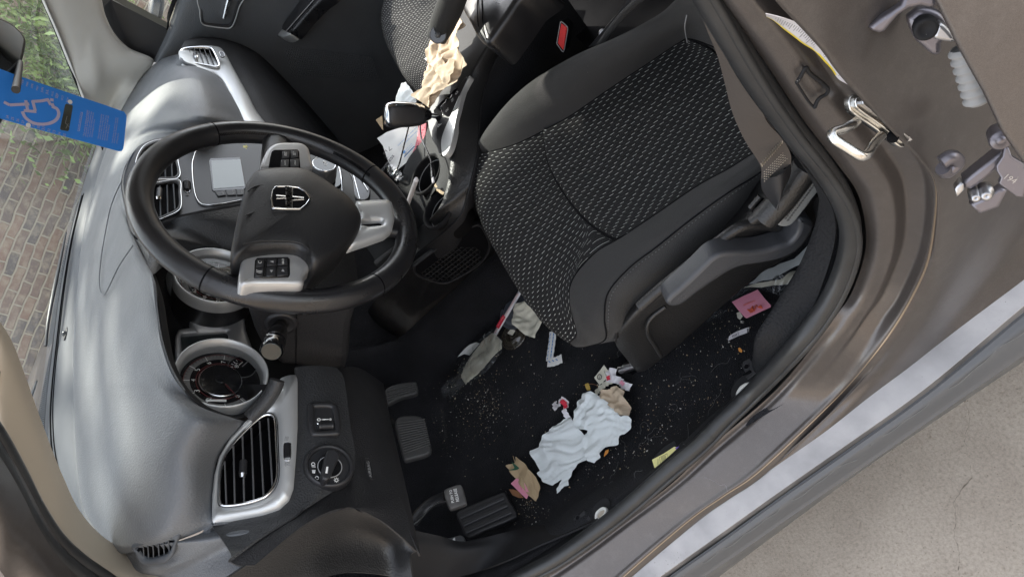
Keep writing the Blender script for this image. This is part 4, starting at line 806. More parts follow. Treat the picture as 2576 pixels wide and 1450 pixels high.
# lip between cluster and centre stack
g = M(); g.loft([[(318, 520, 'z', 1.088), (335, 590, 'z', 1.09), (352, 625, 'z', 1.088), (368, 660, 'z', 1.088), (384, 690, 'z', 1.09)],
     [(384, 566, 'z', 1.05), (410, 590, 'y', .275), (430, 620, 'y', .28), (440, 640, 'y', .285), (440, 660, 'y', .29)],
     [(470, 542, 'y', .27), (500, 560, 'y', .265), (530, 590, 'y', .27), (560, 620, 'y', .275), (590, 650, 'y', .28)],
     [(640, 512, 'y', .22), (650, 545, 'y', .22), (680, 600, 'y', .21), (700, 640, 'y', .21), (720, 660, 'y', .21)]], 40, 30, m_face, back=.003); g.build('centre_cheek', DB)
# ------------------------------------------------------------------ centre stack
CS = empty('centre_stack'); CS.parent = CAR
nC = V((0, -1, .56)).normalized(); plC = (V((0, .258, .965)), nC); pc = lambda h: (plC[0] + nC * h, nC)
O = PL(D_, [(306, 462), (309, 435), (322, 400), (345, 366), (385, 347), (448, 337), (528, 334), (640, 324), (760, 345), (870, 380), (935, 430), (985, 500), (960, 560), (800, 560), (640, 520), (579, 521), (462, 544), (388, 567), (350, 600), (325, 560), (312, 500)], pc(0))
g = M(); g.plate(spl(O, 120, True), nC, .03, m_plain, bev=.006); g.build('stack_bezel', CS)
def cvent(O, I, sl_, kn): vent('centre_air_vent', O, I, pc(.007), nC, sl_, knob=kn, slatm=m_strip, parent=CS, sw=.002, deep=.034)
cvent([(341, 455), (342, 405), (358, 372), (382, 357), (412, 351), (436, 352), (444, 362), (448, 405), (450, 446), (400, 452)], [(347, 449), (348, 407), (362, 378), (384, 364), (412, 357), (432, 358), (438, 366), (441, 405), (443, 441), (400, 446)],
      [((361, 378), (362, 446)), ((378, 370), (380, 446)), ((396, 362), (398, 446)), ((414, 358), (416, 444)), ((430, 358), (433, 442))], ((399, 385), (396, 408)))
cvent([(341, 462), (400, 458), (450, 453), (455, 485), (456, 515), (448, 531), (420, 545), (384, 557), (368, 540), (350, 505)], [(349, 468), (400, 464), (444, 459), (448, 487), (449, 512), (443, 525), (418, 538), (387, 549), (374, 536), (357, 503)],
      [((366, 468), (368, 520)), ((384, 467), (386, 546)), ((402, 466), (404, 542)), ((420, 464), (422, 536)), ((436, 462), (440, 524))], ((402, 478), (400, 502)))
# screen surround
g = M(); O = spl(PL(D_, [(482, 420), (486, 395), (500, 372), (560, 352), (640, 345), (700, 350), (720, 400), (700, 470), (640, 495), (560, 512), (512, 515), (494, 500), (486, 470)], pc(.003)), 120, True)
g.ring(O, off2(O, nC, .002), nC, m_chrome, h=.001, deep=.003, N=120)
g.plate(off2(O, nC, .002), nC, .01, m_plain, bev=.002); g.build('screen_surround', CS)
g = M(); P_ = PL(Z6, [(625, 300), (632, 285), (832, 280), (838, 294), (872, 478), (862, 492), (655, 506), (645, 495)], pc(.0045)); g.plate(P_, nC, .003, m_gloss, bev=.001)
g.plate(PL(Z6, [(640, 302), (834, 294), (862, 472), (656, 490)], pc(.0050)), nC, .0004, m_lcd); g.build('touch_screen', CS)
for out, s in (([(666, 506), (730, 500), (738, 532), (684, 538)], 'RADIO'), ([(738, 498), (802, 494), (806, 530), (746, 532)], 'PLAYER'), ([(808, 493), (858, 490), (862, 528), (812, 530)], 'CLIMATE')):
    g = M(); P_ = PL(Z6, out, pc(.0055)); g.plate(P_, nC, .002, m_plain, bev=.0008); a = P_[2].lerp(P_[1], .2); b = P_[2].lerp(P_[1], .8)
    q0 = P_[3].lerp(P_[2], .78); q1 = P_[0].lerp(P_[1], .78); g.text(s, q0.lerp(q1, .12), q0.lerp(q1, .88), nC, m_greyp, hs=1); g.build('screen_button', CS)
g = M(); q = spl(PL(Z5, [(1302, 215), (1310, 202), (1335, 200), (1346, 212), (1348, 262), (1338, 276), (1318, 276), (1306, 262)], pc(.0006)), 50, True); g.ring(q, off2(q, nC, .0016), nC, m_chrome, h=.001, deep=.002, N=50); a, b = PL(Z5, [(1322, 210), (1326, 268)], pc(-.003)); g.tube([a, b], .008, m_plain, n=20, smooth=0)
for k in range(10): p = a.lerp(b, (k + .5) / 10); g.tube([p, p + (b - a) * .02], .0084, m_black, n=20, smooth=0)
g.build('vent_thumbwheel', CS)
g = M()
for k in range(3): g.tube(PL(Z5, [(1308 + 7 * k, 194), (1311 + 7 * k, 180)], pc(.0006)), .0006, m_greyp, n=4, smooth=0)
g.build('vent_heat_symbol', CS); g = M()
q = PL(Z5, [(1316, 284), (1334, 284), (1334, 298), (1316, 298)], pc(.0006)); g.tube(q + [q[0]], .0006, m_greyp, n=4, smooth=0); g.tube([q[0], q[2]], .0006, m_greyp, n=4, smooth=0); g.tube([q[1], q[3]], .0006, m_greyp, n=4, smooth=0); g.build('vent_closed_symbol', CS)
# climate knob
kc = WN(*Z6(1392, 325), pc(.040)); KB = empty('climate_knob'); KB.parent = CS
g = M(); prof = [(.0285, -.045), (.0275, -.02), (.0265, -.004), (.0245, -.001)]
g.lathe(kc, nC, prof, m_clad, N=64); 
for k in range(60):
    a = 2 * math.pi * k / 60; u, v = basis(nC); e = u * math.cos(a) + v * math.sin(a); g.tube([kc + e * .0278 - nC * .03, kc + e * .0268 - nC * .004], .0007, m_clad, n=4, smooth=0)
g.build('knob_grip', KB)
g = M(); g.lathe(kc, nC, [(.0245, -.003), (.0245, .0005), (.0235, .0012), (.0225, .0)], m_chrome, N=64); g.disc(kc + nC * .0004, nC, .0228, .002, m_gloss, N=48); a, b = PL(Z6, [(1405, 322), (1403, 296)], (kc + nC * .0006, nC)); g.text('OFF', PL(Z6, [(1412, 335)], (kc + nC * .0006, nC))[0], PL(Z6, [(1408, 306)], (kc + nC * .0006, nC))[0], nC, m_white, hs=1); a = PL(Z6, [(1390, 312)], (kc + nC * .0006, nC))[0]; u, v = basis(nC)
for k in range(3): e = R_(120 * k); g.tube([a, a + (u * math.cos(e) + v * math.sin(e)) * .0035], .0009, m_white, n=5, smooth=0)
g.build('knob_cap', KB)
g = M(); q = PL(D_, [(772, 460), (800, 440), (838, 400), (856, 410), (860, 460), (830, 475), (790, 476)], pc(.004)); g.plate(spl(q, 60, True), nC, .01, m_gloss, bev=.002)
arc = PL(D_, [(838, 398), (852, 420), (858, 448), (860, 480)], pc(.006)); g.tube(arc, .0012, m_chrome, n=6, smooth=30)
g.build('climate_panel', CS)
g = M(); P_ = PL(D_, [(868, 388), (905, 420), (930, 470), (925, 500), (895, 498), (886, 450)], (pc(.004)[0], V((0, -1, .8)).normalized())); g.plate(spl(P_, 50, True), V((0, -1, .8)).normalized(), .01, m_gloss, bev=.002)
for a, b in (((876, 392), (905, 500)), ((905, 445), (925, 478))): g.tube(PL(D_, [a, b], (pc(.006)[0], V((0, -1, .8)).normalized())), .0011, m_chrome, n=6, smooth=0)
g.build('lower_switch_row', CS)
# ------------------------------------------------------------------ glass, pillars, roof, mirror
base = C3(gl); top = [V((-.60, .02, 1.46)), V((-.40, .16, 1.475)), V((-.15, .235, 1.48)), V((.15, .235, 1.48)), V((.40, .16, 1.475)), V((.60, .03, 1.46))]
b_ = spl(base, 60); t_ = spl(top, 60)
mid = [a.lerp(b, .5) + V((0, .05, .035)) for a, b in zip(b_, t_)]
g = M(); g.loft([[p for p in b_[::6] + [b_[-1]]], mid[::6] + [mid[-1]], t_[::6] + [t_[-1]]], 60, 24, m_wind); g.build('windshield', CAR)
g = M(); g.loft([[p + V((0, -.000, -.004)) for p in base], [p + V((0, .03, -.012)) for p in base], [p + V((0, .16, -.05)) for p in base], [p + V((0, .2, -.2)) for p in base]], 100, 8, m_black, back=.003); g.build('cowl', CAR)
g = M(); B0 = spl(base, 300)
for k in range(40, 270): g.tube([B0[k] + V((0, -.002, .002)), B0[k] + V((0, .012, .008))], .0008, m_greyp, n=4, smooth=0)
g.build('glass_frit', CAR)
for k, (a, b, c) in enumerate((((150, 842, 'z', 1.04), (158, 760, 'z', 1.05), (196, 560, 'z', 1.045)), ((112, 1085, 'z', 1.04), (104, 1010, 'z', 1.05), (128, 930, 'z', 1.045)))):
    g = M(); P = [p + V((.0, .05, .01)) for p in C3([a, b, c])]; g.tube(P, [.006, .010, .004], m_plain, n=8, smooth=16, flat=.5); g.build('wiper_arm', CAR)
hd = [V((x, y, 1.04 - .05 * (x / .8) ** 2 - .11 * max(0, (y - .85)) ** 1.2)) for y in (1,) for x in (0,)]
g = M(); G = [[V((x, y, 1.03 - .07 * (x / .8) ** 2 - .16 * max(0, y - .9))) for x in (-.82 + 1.64 * i / 30 for i in range(31))] for y in (.98 + .95 * j / 20 for j in range(21))]
g.grid(G, m_paint, back=.004); g.build('hood', CAR)
PAi = [(-60, 760, 'x', -.60), (-20, 830, 'x', -.63), (17, 896, 'x', -.645), (76, 1053, 'x', -.66), (114, 1152, 'x', -.67), (146, 1228, 'x', -.68), (190, 1315, 'x', -.69), (254, 1382, 'x', -.70), (347, 1433, 'x', -.715), (385, 1442, 'x', -.725), (440, 1462, 'x', -.74)]
PAo = [(-60, 990, 'x', -.66), (-30, 1040, 'x', -.68), (0, 1095, 'x', -.70), (38, 1188, 'x', -.715), (85, 1281, 'x', -.73), (144, 1365, 'x', -.74), (199, 1416, 'x', -.745), (262, 1450, 'x', -.75), (300, 1475, 'x', -.75), (350, 1500, 'x', -.755), (400, 1510, 'x', -.76)]
PAm = [a.lerp(b, .5) + V((-.004, -.010, .006)) for a, b in zip(C3(PAi), C3(PAo))]
g = M(); g.loft([[p + V((.03, .02, -.01)) for p in C3(PAi)], PAi, PAm, PAo, [p + V((.012, .02, -.005)) for p in C3(PAo)]], 80, 20, m_beige, back=.002); g.build('driver_pillar_trim', CAR)
SA = [(-110, 1030, 'x', -.735), (-60, 1095, 'x', -.745), (-20, 1155, 'x', -.75), (22, 1228, 'x', -.755), (64, 1305, 'x', -.76), (118, 1382, 'x', -.765), (178, 1436, 'x', -.77), (245, 1480, 'x', -.775), (320, 1530, 'x', -.78)]
g = M(); g.tube(C3(SA), .0145, m_rubber, n=14, smooth=80); g.tube([p + V((.016, 0, -.008)) for p in C3(SA)], .010, m_rubber, n=10, smooth=80); g.build('door_seal', CAR)
g = M(); g.loft([[p + V((.02, 0, -.016)) for p in C3(SA)], [p + V((-.004, 0, -.016)) for p in C3(SA)], [(-110, 1120, 'x', -.785), (-60, 1180, 'x', -.79), (-20, 1235, 'x', -.795), (10, 1300, 'x', -.80), (45, 1370, 'x', -.80), (90, 1435, 'x', -.805), (140, 1480, 'x', -.81), (200, 1520, 'x', -.81), (280, 1570, 'x', -.81)], [(-120, 1240, 'x', -.80), (-80, 1290, 'x', -.81), (-50, 1340, 'x', -.81), (-25, 1390, 'x', -.815), (5, 1440, 'x', -.82), (50, 1500, 'x', -.82), (100, 1540, 'x', -.82), (160, 1580, 'x', -.82), (240, 1620, 'x', -.82)]], 60, 14, m_paint, back=.002); g.build('front_pillar', CAR)
g = M(); F0 = [V((-.84, y, z)) for y, z in ((.40, .42), (.40, .62), (.44, .80), (.50, .93))]
g.loft([F0, [p + V((-.06, .05, 0)) for p in F0], [p + V((-.06, .8, .0)) for p in F0], [p + V((.0, 1.45, -.02)) for p in F0]], 16, 16, m_paint, back=.003)
g.loft([[V((-.84, .50, .93)), V((-.90, .95, .93)), V((-.84, 1.9, .90))], [V((-.80, .62, .97)), V((-.82, 1.0, .985)), V((-.78, 1.9, .93))]], 20, 5, m_paint, back=.003); g.build('front_fender', CAR)
g = M(); g.tube([PAo_top for PAo_top in (V((-.67, .17, 1.29)), V((-.65, .08, 1.40)), V((-.63, .02, 1.47)))], [.022, .026, .03], m_paint, n=10, smooth=8); g.build('front_pillar_head', CAR)
g = M(); g.tube([V((-.765, -.665, 1.12)), V((-.74, -.70, 1.32)), V((-.70, -.74, 1.5))], [.045, .045, .04], m_paint, n=12, smooth=10, flat=.6); g.build('centre_pillar_head', CAR)
PB0 = [(60, -90, 'x', .62), (90, -45, 'x', .63), (110, 0, 'x', .64), (137, 62, 'x', .66), (174, 155, 'x', .69), (215, 258, 'x', .71), (240, 325, 'z', 1.045), (262, 375, 'z', 1.04)]
PB1 = [(230, -90, 'x', .68), (243, -45, 'x', .69), (253, 0, 'x', .70), (264, 45, 'x', .71), (289, 92, 'x', .725), (326, 128, 'x', .74), (382, 157, 'x', .755), (345, 205, 'z', 1.03)]
c0_, c1_ = C3(PB0), C3(PB1)
g = M(); g.loft([[p + V((.0, .02, -.02)) for p in c0_], c0_, [a.lerp(b, .33) + V((-.012, -.012, .01)) for a, b in zip(c0_, c1_)], [a.lerp(b, .7) + V((-.008, -.008, .004)) for a, b in zip(c0_, c1_)], c1_, [p + V((.03, .01, 0)) for p in c1_]], 70, 24, m_grey_trim, back=.002)
q1 = C3([(262, 378, 'z', 1.035), (245, 335, 'z', 1.04), (303, 281, 'z', 1.045), (345, 205, 'z', 1.04)]); g.build('passenger_pillar_trim', CAR)
g = M(); g.loft([[p + V((0, .012, -.02)) for p in C3([(240, 325, 'z', 1.045), (262, 375, 'z', 1.04)])], C3([(345, 205, 'z', 1.02), (300, 300, 'z', 1.03)])], 10, 4, m_grey_trim); g.build('pillar_foot', CAR)
g = M(); g.tube([p + V((.002, .004, 0)) for p in c0_], .0045, m_black, n=8, smooth=50); g.build('glass_edge_seal', CAR)
g = M(); g.loft([[V((-.64, .03, 1.475)), V((0, .25, 1.50)), V((.64, .03, 1.475))], [V((-.66, -.6, 1.52)), V((0, -.6, 1.56)), V((.66, -.6, 1.52))], [V((-.66, -1.9, 1.50)), V((0, -1.9, 1.54)), V((.66, -1.9, 1.50))]], 24, 24, m_grey_trim, back=.03)
g.build('roof', CAR)
g = M(); g.tube([V((.62, .03, 1.46)), V((.68, -.4, 1.50)), V((.68, -1.8, 1.48))], .035, m_grey_trim, n=10, smooth=20); g.build('roof_rail', CAR)
g = M(); g.tube([V((-.62, .03, 1.46)), V((-.70, -.35, 1.51)), V((-.70, -1.0, 1.51)), V((-.70, -1.8, 1.48))], .03, m_paint, n=10, smooth=20); g.build('roof_rail', CAR)
# passenger side B pillar + rear bench (never seen directly, they keep the cabin closed)
g = M(); g.box(V((.74, -.62, .95)), V((.03, 0, 0)), V((0, .07, 0)), V((0, 0, .55)), m_grey_trim); g.build('passenger_side_pillar', CAR)
m_tint = glassmat('privacy_glass', (.10, .11, .11), refl=1)
g = M(); g.box(V((.79, -1.25, .66)), V((.03, 0, 0)), V((0, .62, 0)), V((0, 0, .40)), m_dash2, bev=.01); g.box(V((-.79, -1.55, .66)), V((.03, 0, 0)), V((0, .35, 0)), V((0, 0, .40)), m_dash2, bev=.01); g.box(V((0, -1.92, .7)), V((.75, 0, 0)), V((0, .03, 0)), V((0, 0, .45)), m_dash2, bev=.01); g.build('rear_cabin_trim', CAR)
for c, a in ((V((.76, -1.25, 1.28)), V((0, .62, 0))), (V((-.76, -1.55, 1.28)), V((0, .35, 0))), (V((0, -1.9, 1.3)), V((.7, 0, 0)))):
    g = M(); g.box(c, a, V((0, 0, .22)), (V((.003, 0, 0)) if abs(a.y) > 0 else V((0, .003, 0))), m_tint); g.build('tinted_window', CAR)
g = M(); g.box(V((0, -1.5, .6)), V((.70, 0, 0)), V((0, .05, 0)), V((0, 0, .38)), m_fab, bev=.03); g.build('rear_bench', CAR)
# interior mirror
MR = empty('interior_mirror'); MR.parent = CAR
mc = W(62, 95, 'y', .30); n0_ = V((-.27, -.92, -.30)).normalized(); md = (WN(0, 283, (mc, n0_)) - mc).normalized(); mn = n0_
if mn.y > 0: mn = -mn
mu = mn.cross(md).normalized(); mu = mu if mu.z > 0 else -mu
o = mc - md * .012 - mu * .008
P = [o + md * a + mu * b for a, b in ((.035, 0), (.125, -.004), (.215, 0), (.245, .012), (.25, .04), (.235, .066), (.2, .072), (.05, .072), (.012, .066), (.0, .045), (.0, .025), (.010, .006))]
g = M(); g.plate(P, mn, .022, m_plain, bev=.005, closed_spl=80, dome=0); g.build('mirror_housing', MR)
m_mir = mat('mirror_glass', (.6, .62, .63), .03, 1); I = off2(spl(P, 80, True), mn, .007); g = M(); g.plate([p + mn * .0008 for p in I], mn, .001, m_mir); g.build('mirror_glass', MR)
g = M(); hk = WD(40, 226, 1.24); g.tube([o + md * .07 + mu * .002 + mn * .0, hk], [.005, .007], m_plain, n=12, smooth=0); g.tube([o + md * .12 + mu * .04 - mn * .02, o + md * .12 + mu * .10 - mn * .10 + V((0, .05, 0))], .012, m_plain, n=10, smooth=0); g.build('mirror_mount', MR)
# ------------------------------------------------------------------ passenger side: trim strip, vent, glove box, door
TU = [(452, 152, 'y', .375), (466, 163, 'y', .37), (510, 175, 'y', .358), (544, 184, 'y', .345), (563, 203, 'y', .335), (578, 237, 'y', .325), (597, 271, 'y', .305), (622, 318, 'y', .29), (645, 350, 'y', .28)]
TL = [(450, 128, 'y', .375), (470, 120, 'y', .37), (510, 115, 'y', .362), (540, 117, 'y', .352), (560, 126, 'y', .342), (583, 165, 'y', .33), (622, 236, 'y', .308), (645, 280, 'y', .295), (680, 325, 'y', .28)]
g = M(); a, b = C3(TU), C3(TL); g.loft([[p + V((0, .012, -.004)) for p in a], a, [p.lerp(q, .5) + V((0, -.004, .003)) for p, q in zip(a, b)], b, [p + V((0, .012, -.004)) for p in b]], 90, 14, m_silver, back=.001); g.build('passenger_trim_strip', DB)
nV = V((-.18, -.86, .48)).normalized(); pv = (W(500, 145, 'y', .355), nV)
vent('side_air_vent', [Z1(*p) for p in [(1452, 440), (1456, 405), (1500, 384), (1600, 374), (1695, 378), (1728, 398), (1760, 460), (1782, 520), (1772, 540), (1740, 546), (1600, 522), (1500, 500), (1462, 470)]],
     [Z1(*p) for p in [(1475, 440), (1480, 412), (1510, 396), (1600, 388), (1690, 391), (1715, 408), (1745, 465), (1765, 518), (1757, 529), (1738, 532), (1605, 508), (1512, 486), (1484, 465)]], pv, nV,
     [(Z1(*p), Z1(*q)) for p, q in (((1495, 405), (1512, 480)), ((1530, 394), (1555, 495)), ((1570, 391), (1602, 504)), ((1612, 389), (1648, 513)), ((1652, 389), (1692, 520)), ((1690, 392), (1735, 528)))], knob=(Z1(1578, 440), Z1(1590, 470)), slatm=m_clad, sw=.0015)
g = M(); q = PL(Z1, [(1774, 436), (1800, 434), (1816, 450), (1814, 472), (1790, 474), (1780, 460)], pv); q = [p + nV * .006 for p in spl(q, 30, True)]; g.plate(q, nV, .004, m_gloss, bev=.001); g.ring(q, off2(q, nV, .001), nV, m_chrome, h=.001, deep=.001, N=30); g.build('vent_thumbwheel', DB)
g = M(); g.loft([[p + V((0, .004, -.003)) for p in b], [(470, 100, 'y', .40), (510, 96, 'y', .38), (545, 98, 'y', .37), (575, 105, 'y', .36), (605, 125, 'y', .345), (630, 165, 'y', .33), (665, 230, 'y', .31), (690, 280, 'y', .30), (720, 330, 'y', .285)],
    [(520, 98, 'y', .46), (560, 95, 'y', .44), (600, 98, 'y', .42), (640, 110, 'y', .40), (670, 140, 'y', .38), (700, 190, 'y', .37), (740, 260, 'y', .35), (770, 310, 'y', .34), (800, 360, 'y', .33)],
    [(620, 105, 'y', .62), (660, 105, 'y', .60), (690, 110, 'y', .58), (720, 130, 'y', .56), (750, 170, 'y', .54), (780, 230, 'y', .52), (820, 300, 'y', .5), (850, 350, 'y', .5), (880, 400, 'y', .5)]], 60, 24, m_dash2, back=.003); g.build('glove_box', DB)
PD = empty('passenger_door'); PD.parent = CAR
g = M(); rows = [[W(385, 155, 'x', .77), W(424, 72, 'x', .775), W(447, -5, 'x', .78), W(470, -80, 'x', .785)],
   [W(398, 158, 'x', .76), W(440, 90, 'x', .76), W(475, 10, 'x', .765), W(510, -80, 'x', .77)],
   [W(440, 150, 'x', .775), W(500, 110, 'x', .775), W(560, 50, 'x', .775), W(600, -80, 'x', .775)],
   [W(520, 150, 'x', .785), W(600, 120, 'x', .785), W(670, 50, 'x', .785), W(700, -80, 'x', .785)],
   [W(640, 160, 'x', .79), W(690, 115, 'x', .79), W(760, 60, 'x', .79), W(800, -80, 'x', .79)],
   [W(680, 260, 'x', .80), W(760, 160, 'x', .80), W(860, 60, 'x', .80), W(950, -80, 'x', .80)],
   [W(800, 420, 'x', .82), W(900, 260, 'x', .82), W(1000, 130, 'x', .82), W(1100, -80, 'x', .82)],
   [V((.82, .95, .26)), V((.82, .4, .26)), V((.82, -.1, .26)), V((.82, -.8, .26))]]
g.loft(rows, 30, 40, m_dash, back=.003); g.build('door_panel', PD)
g = M()
for i in range(14):
    for j in range(38):
        u_2, v_2 = i / 13, j / 37; px = 716 + v_2 * 215 + u_2 * 18; py = 118 + v_2 * 27 + u_2 * (75 - 20 * v_2) + (i % 2) * 0
        p = W(px + (i % 2) * 3, py, 'x', .794); g.lathe(p, V((-1, 0, 0)), [(.0034, 0), (.0026, .0016), (0, .0022)], m_dash, N=6)
g.build('pocket_dimples', PD)
pq = xp(.768)
g = M(); O = PL(Z1, [(1618, -60), (1612, 100), (1618, 160), (1632, 195), (1680, 215), (1830, 234), (1872, 226), (1902, 180), (1940, 60), (1975, -60)], pq); O = spl(O, 100, True); I = off2(O, pq[1], .009)
g.ring(O, off2(O, pq[1], .0035), pq[1], m_silver, h=.003, deep=.006, N=100); g.ring(off2(O, pq[1], .0035), I, pq[1], m_plain, h=.001, deep=.02, N=100); g.cap([p + V((.018, 0, 0)) for p in I], m_black); g.build('handle_bezel', PD)
g = M(); g.tube([WN(*Z1(1868, -80), pq), WN(*Z1(1838, 30), pq), WN(*Z1(1812, 140), pq)], [.012, .011, .010], m_chrome, n=14, smooth=12, flat=.6); g.build('door_handle', PD)
pz = zp(.80)
g = M(); g.plate(PL(Z2, [(352, 250), (356, 185), (400, 80), (440, -60), (575, -60), (520, 60), (425, 165), (402, 215), (440, 245), (488, 262), (440, 296), (385, 288)], pz), V((0, 0, 1)), .03, m_silver, bev=.005, closed_spl=70); g.build('armrest_tip', PD)
g = M(); P = PL(Z2, [(404, 215), (428, 162), (520, 40), (580, -70), (800, -70), (700, 25), (600, 130), (500, 250), (470, 262), (432, 244)], zp(.805)); g.plate(P, V((0, 0, 1)), .035, m_leather, bev=.008, closed_spl=70, dome=.004)
for o_ in (0, 14): g.tube(PL(Z2, [(450 + o_, 256), (530 + o_, 165), (640 + o_, 40), (730 + o_, -60)], zp(.8095)), .0009, m_greyp if o_ == 0 else m_black, n=5, smooth=40)
g.build('door_armrest', PD)
g = M(); P = [W(250, -40, 'x', .76), W(256, 20, 'x', .76), W(290, 95, 'x', .765), W(326, 130, 'x', .77), W(385, 160, 'x', .775), W(425, 95, 'x', .775), W(420, 72, 'x', .775), W(280, 0, 'x', .77), W(255, -12, 'x', .77)]
g.plate(P, V((-1, 0, 0)), .01, m_plain); g.build('window_corner_cover', PD)
m_olive = mat('dusty_window_rubber', (.10, .10, .085), .6); g = M(); g.loft([[(262, -22, 'x', .766), (284, -2, 'x', .768), (350, 36, 'x', .768), (424, 72, 'x', .768)], [(284, -24, 'x', .776), (312, -3, 'x', .776), (365, 26, 'x', .776), (426, 60, 'x', .776)]], 20, 4, m_olive, back=.004)
g.loft([[(418, 76, 'x', .765), (428, 40, 'x', .765), (452, -20, 'x', .77)], [(424, 66, 'x', .775), (420, 40, 'x', .775), (440, -20, 'x', .775)]], 10, 3, m_black, back=.003); g.build('window_frame', PD)
g = M(); g.cap([W(255, -30, 'x', .79), W(290, -10, 'x', .79), W(430, 65, 'x', .79), W(460, -60, 'x', .79)], m_wind); g.build('door_window', PD)
DMR = empty('door_mirror'); DMR.parent = CAR
g = M(); P = [W(372, 40, 'x', .93), W(380, -10, 'x', .93), W(400, -40, 'x', .93), W(412, -10, 'x', .93), W(405, 54, 'x', .93)]; g.plate(spl(P, 40, True), V((-1, 0, 0)), .06, m_paint, bev=.01); g.build('mirror_shell', DMR)
g = M(); c = W(388, 18, 'x', .9); g.box(c, V((.07, 0, 0)), V((0, .012, 0)), V((0, 0, .01)), m_plain, bev=.004); g.build('mirror_stem', DMR)
# ------------------------------------------------------------------ centre console
CO = empty('centre_console'); CO.parent = CAR
CRl = [(1385, -60, 'z', .665), (1343, 0, 'z', .665), (1250, 144, 'z', .665), (1217, 222, 'z', .665), (1205, 290, 'z', .663), (1199, 378, 'z', .66), (1184, 449, 'z', .655), (1174, 484, 'z', .65), (1157, 537, 'z', .64), (1114, 582, 'z', .63), (1043, 640, 'y', .13), (985, 695, 'y', .18)]
CLl = [(1340, -60, 'z', .70), (1303, 0, 'z', .70), (1232, 100, 'z', .70), (1195, 164, 'z', .70), (1175, 200, 'z', .70), (1161, 244, 'z', .70), (1150, 322, 'z', .697), (1135, 395, 'z', .69), (1128, 449, 'z', .682), (1112, 505, 'z', .675), (1088, 546, 'z', .665), (1047, 580, 'y', .12), (1000, 615, 'y', .15), (940, 660, 'y', .2)]
cl3, cr3 = C3(CLl), C3(CRl)
sl0 = spl(cl3, 120); sr0 = spl(cr3, 120)
g = M()
g.grid([[p + V((.012, 0, -.006)) for p in sl0], sl0, [a.lerp(b, .25) + V((-.003, 0, .003)) for a, b in zip(sl0, sr0)], [a.lerp(b, .6) + V((-.006, 0, .002)) for a, b in zip(sl0, sr0)], sr0], m_side); g.build('console_rail', CO)
WB = [(1500, 100, 'z', .45), (1450, 180, 'z', .42), (1400, 330, 'z', .40), (1380, 420, 'z', .38), (1340, 520, 'z', .36), (1290, 600, 'z', .34), (1242, 662, 'z', .33), (1206, 704, 'z', .33), (1150, 751, 'z', .33), (1100, 793, 'z', .33), (1043, 841, 'z', .33), (1015, 849, 'z', .33), (972, 843, 'z', .33), (944, 829, 'z', .33), (925, 780, 'z', .38)]
wb = spl(C3(WB), 120)
g = M(); g.grid([[p + V((.004, 0, -.002)) for p in sr0], [p + V((0, 0, -.01)) for p in sr0], [a.lerp(b, .5) + V((.0, 0, 0)) for a, b in zip(sr0, wb)], wb], m_dash2); g.build('console_side', CO)
g = M(); g.tube([p + V((-.001, 0, -.003)) for p in sr0], .0016, m_dash2, n=6, smooth=0); g.build('rail_piping', CO)
# net pocket
g = M(); pn = (W(1150, 640, 'x', -.165), (wb[70] - sr0[70]).cross(sr0[60] - sr0[80]).normalized()); pn = (pn[0], pn[1] if pn[1].x < 0 else -pn[1])
O = spl([W(*A3(*p), 'x', -.172) for p in [(385, 90), (400, 60), (560, -60), (760, -190), (850, -230), (900, -190), (940, -60), (860, 60), (700, 160), (600, 200), (480, 170), (400, 135)]], 80, True)
nn = V((-1, 0, .1)).normalized(); g.ring(O, [p + (sum(O, V()) / 80 - p) * .07 for p in O], nn, m_dash2, h=.003, deep=.01, N=80); g.cap([p + V((.004, 0, 0)) for p in O], m_black); g.build('side_pocket', CO)
g = M()
for i in range(26):
    for j in range(10):
        cx, cy = 470 + j * 44 + (i % 2) * 22, 190 - i * 17
        px, py = A3(cx, cy)
        if (cy > 185 - (cx - 470) * .1 - 0) or cy < -60 or cx > 900 - (130 - cy) * .25 or cy < 150 - (cx - 440) * .75 - 30 or cy > 210 - max(0, cx - 620) * .6: continue
        h = [W(*A3(cx + 21 * math.cos(R_(60 * k)), cy + 15 * math.sin(R_(60 * k))), 'x', -.1735) for k in range(6)]; g.tube(h, .0007, m_side, n=4, smooth=0, closed=True)
g.build('pocket_net', CO)
# console top with two round holes
pTc = V((0, 0, 1)); m_ctopd = mat('cup_liner_rubber', (.008, .008, .009), .8, spec=.15)
cups = [(W(1070, 436, 'z', .668), .043), (W(1100, 524, 'z', .655), .040)]
far = [(1200, -60, 'z', .69), (1175, 0, 'z', .69), (1120, 100, 'z', .69), (1090, 170, 'z', .69), (1094, 230, 'z', .685), (1084, 290, 'z', .68), (1064, 350, 'z', .67), (1026, 400, 'z', .66), (1005, 455, 'z', .655), (985, 500, 'z', .655), (960, 540, 'z', .655), (930, 580, 'y', .2), (900, 600, 'y', .22)]
fa = spl(C3(far), 120); cin = [p + V((.010, 0, -.005)) for p in sl0]
g = M(); G = [[a.lerp(b, j / 40) - V((0, 0, .006 * math.sin(math.pi * j / 40))) for a, b in zip(spl(cin, 220), spl(fa, 220))] for j in range(41)]
vs_ = [p for r0 in G for p in r0]; fs = []
for j in range(40):
    for i in range(219):
        c = (G[j][i] + G[j + 1][i + 1]) / 2
        if all(math.hypot(c.x - q.x, c.y - q.y) > rr for q, rr in cups): fs.append([j * 220 + i, j * 220 + i + 1, (j + 1) * 220 + i + 1, (j + 1) * 220 + i])
g.add(vs_, fs, m_ctop); sd_ = [p + V((.004, .0, -.34)) for p in G[-1]]; g.grid([G[-1], sd_], m_dash2); g.build('console_top', CO)
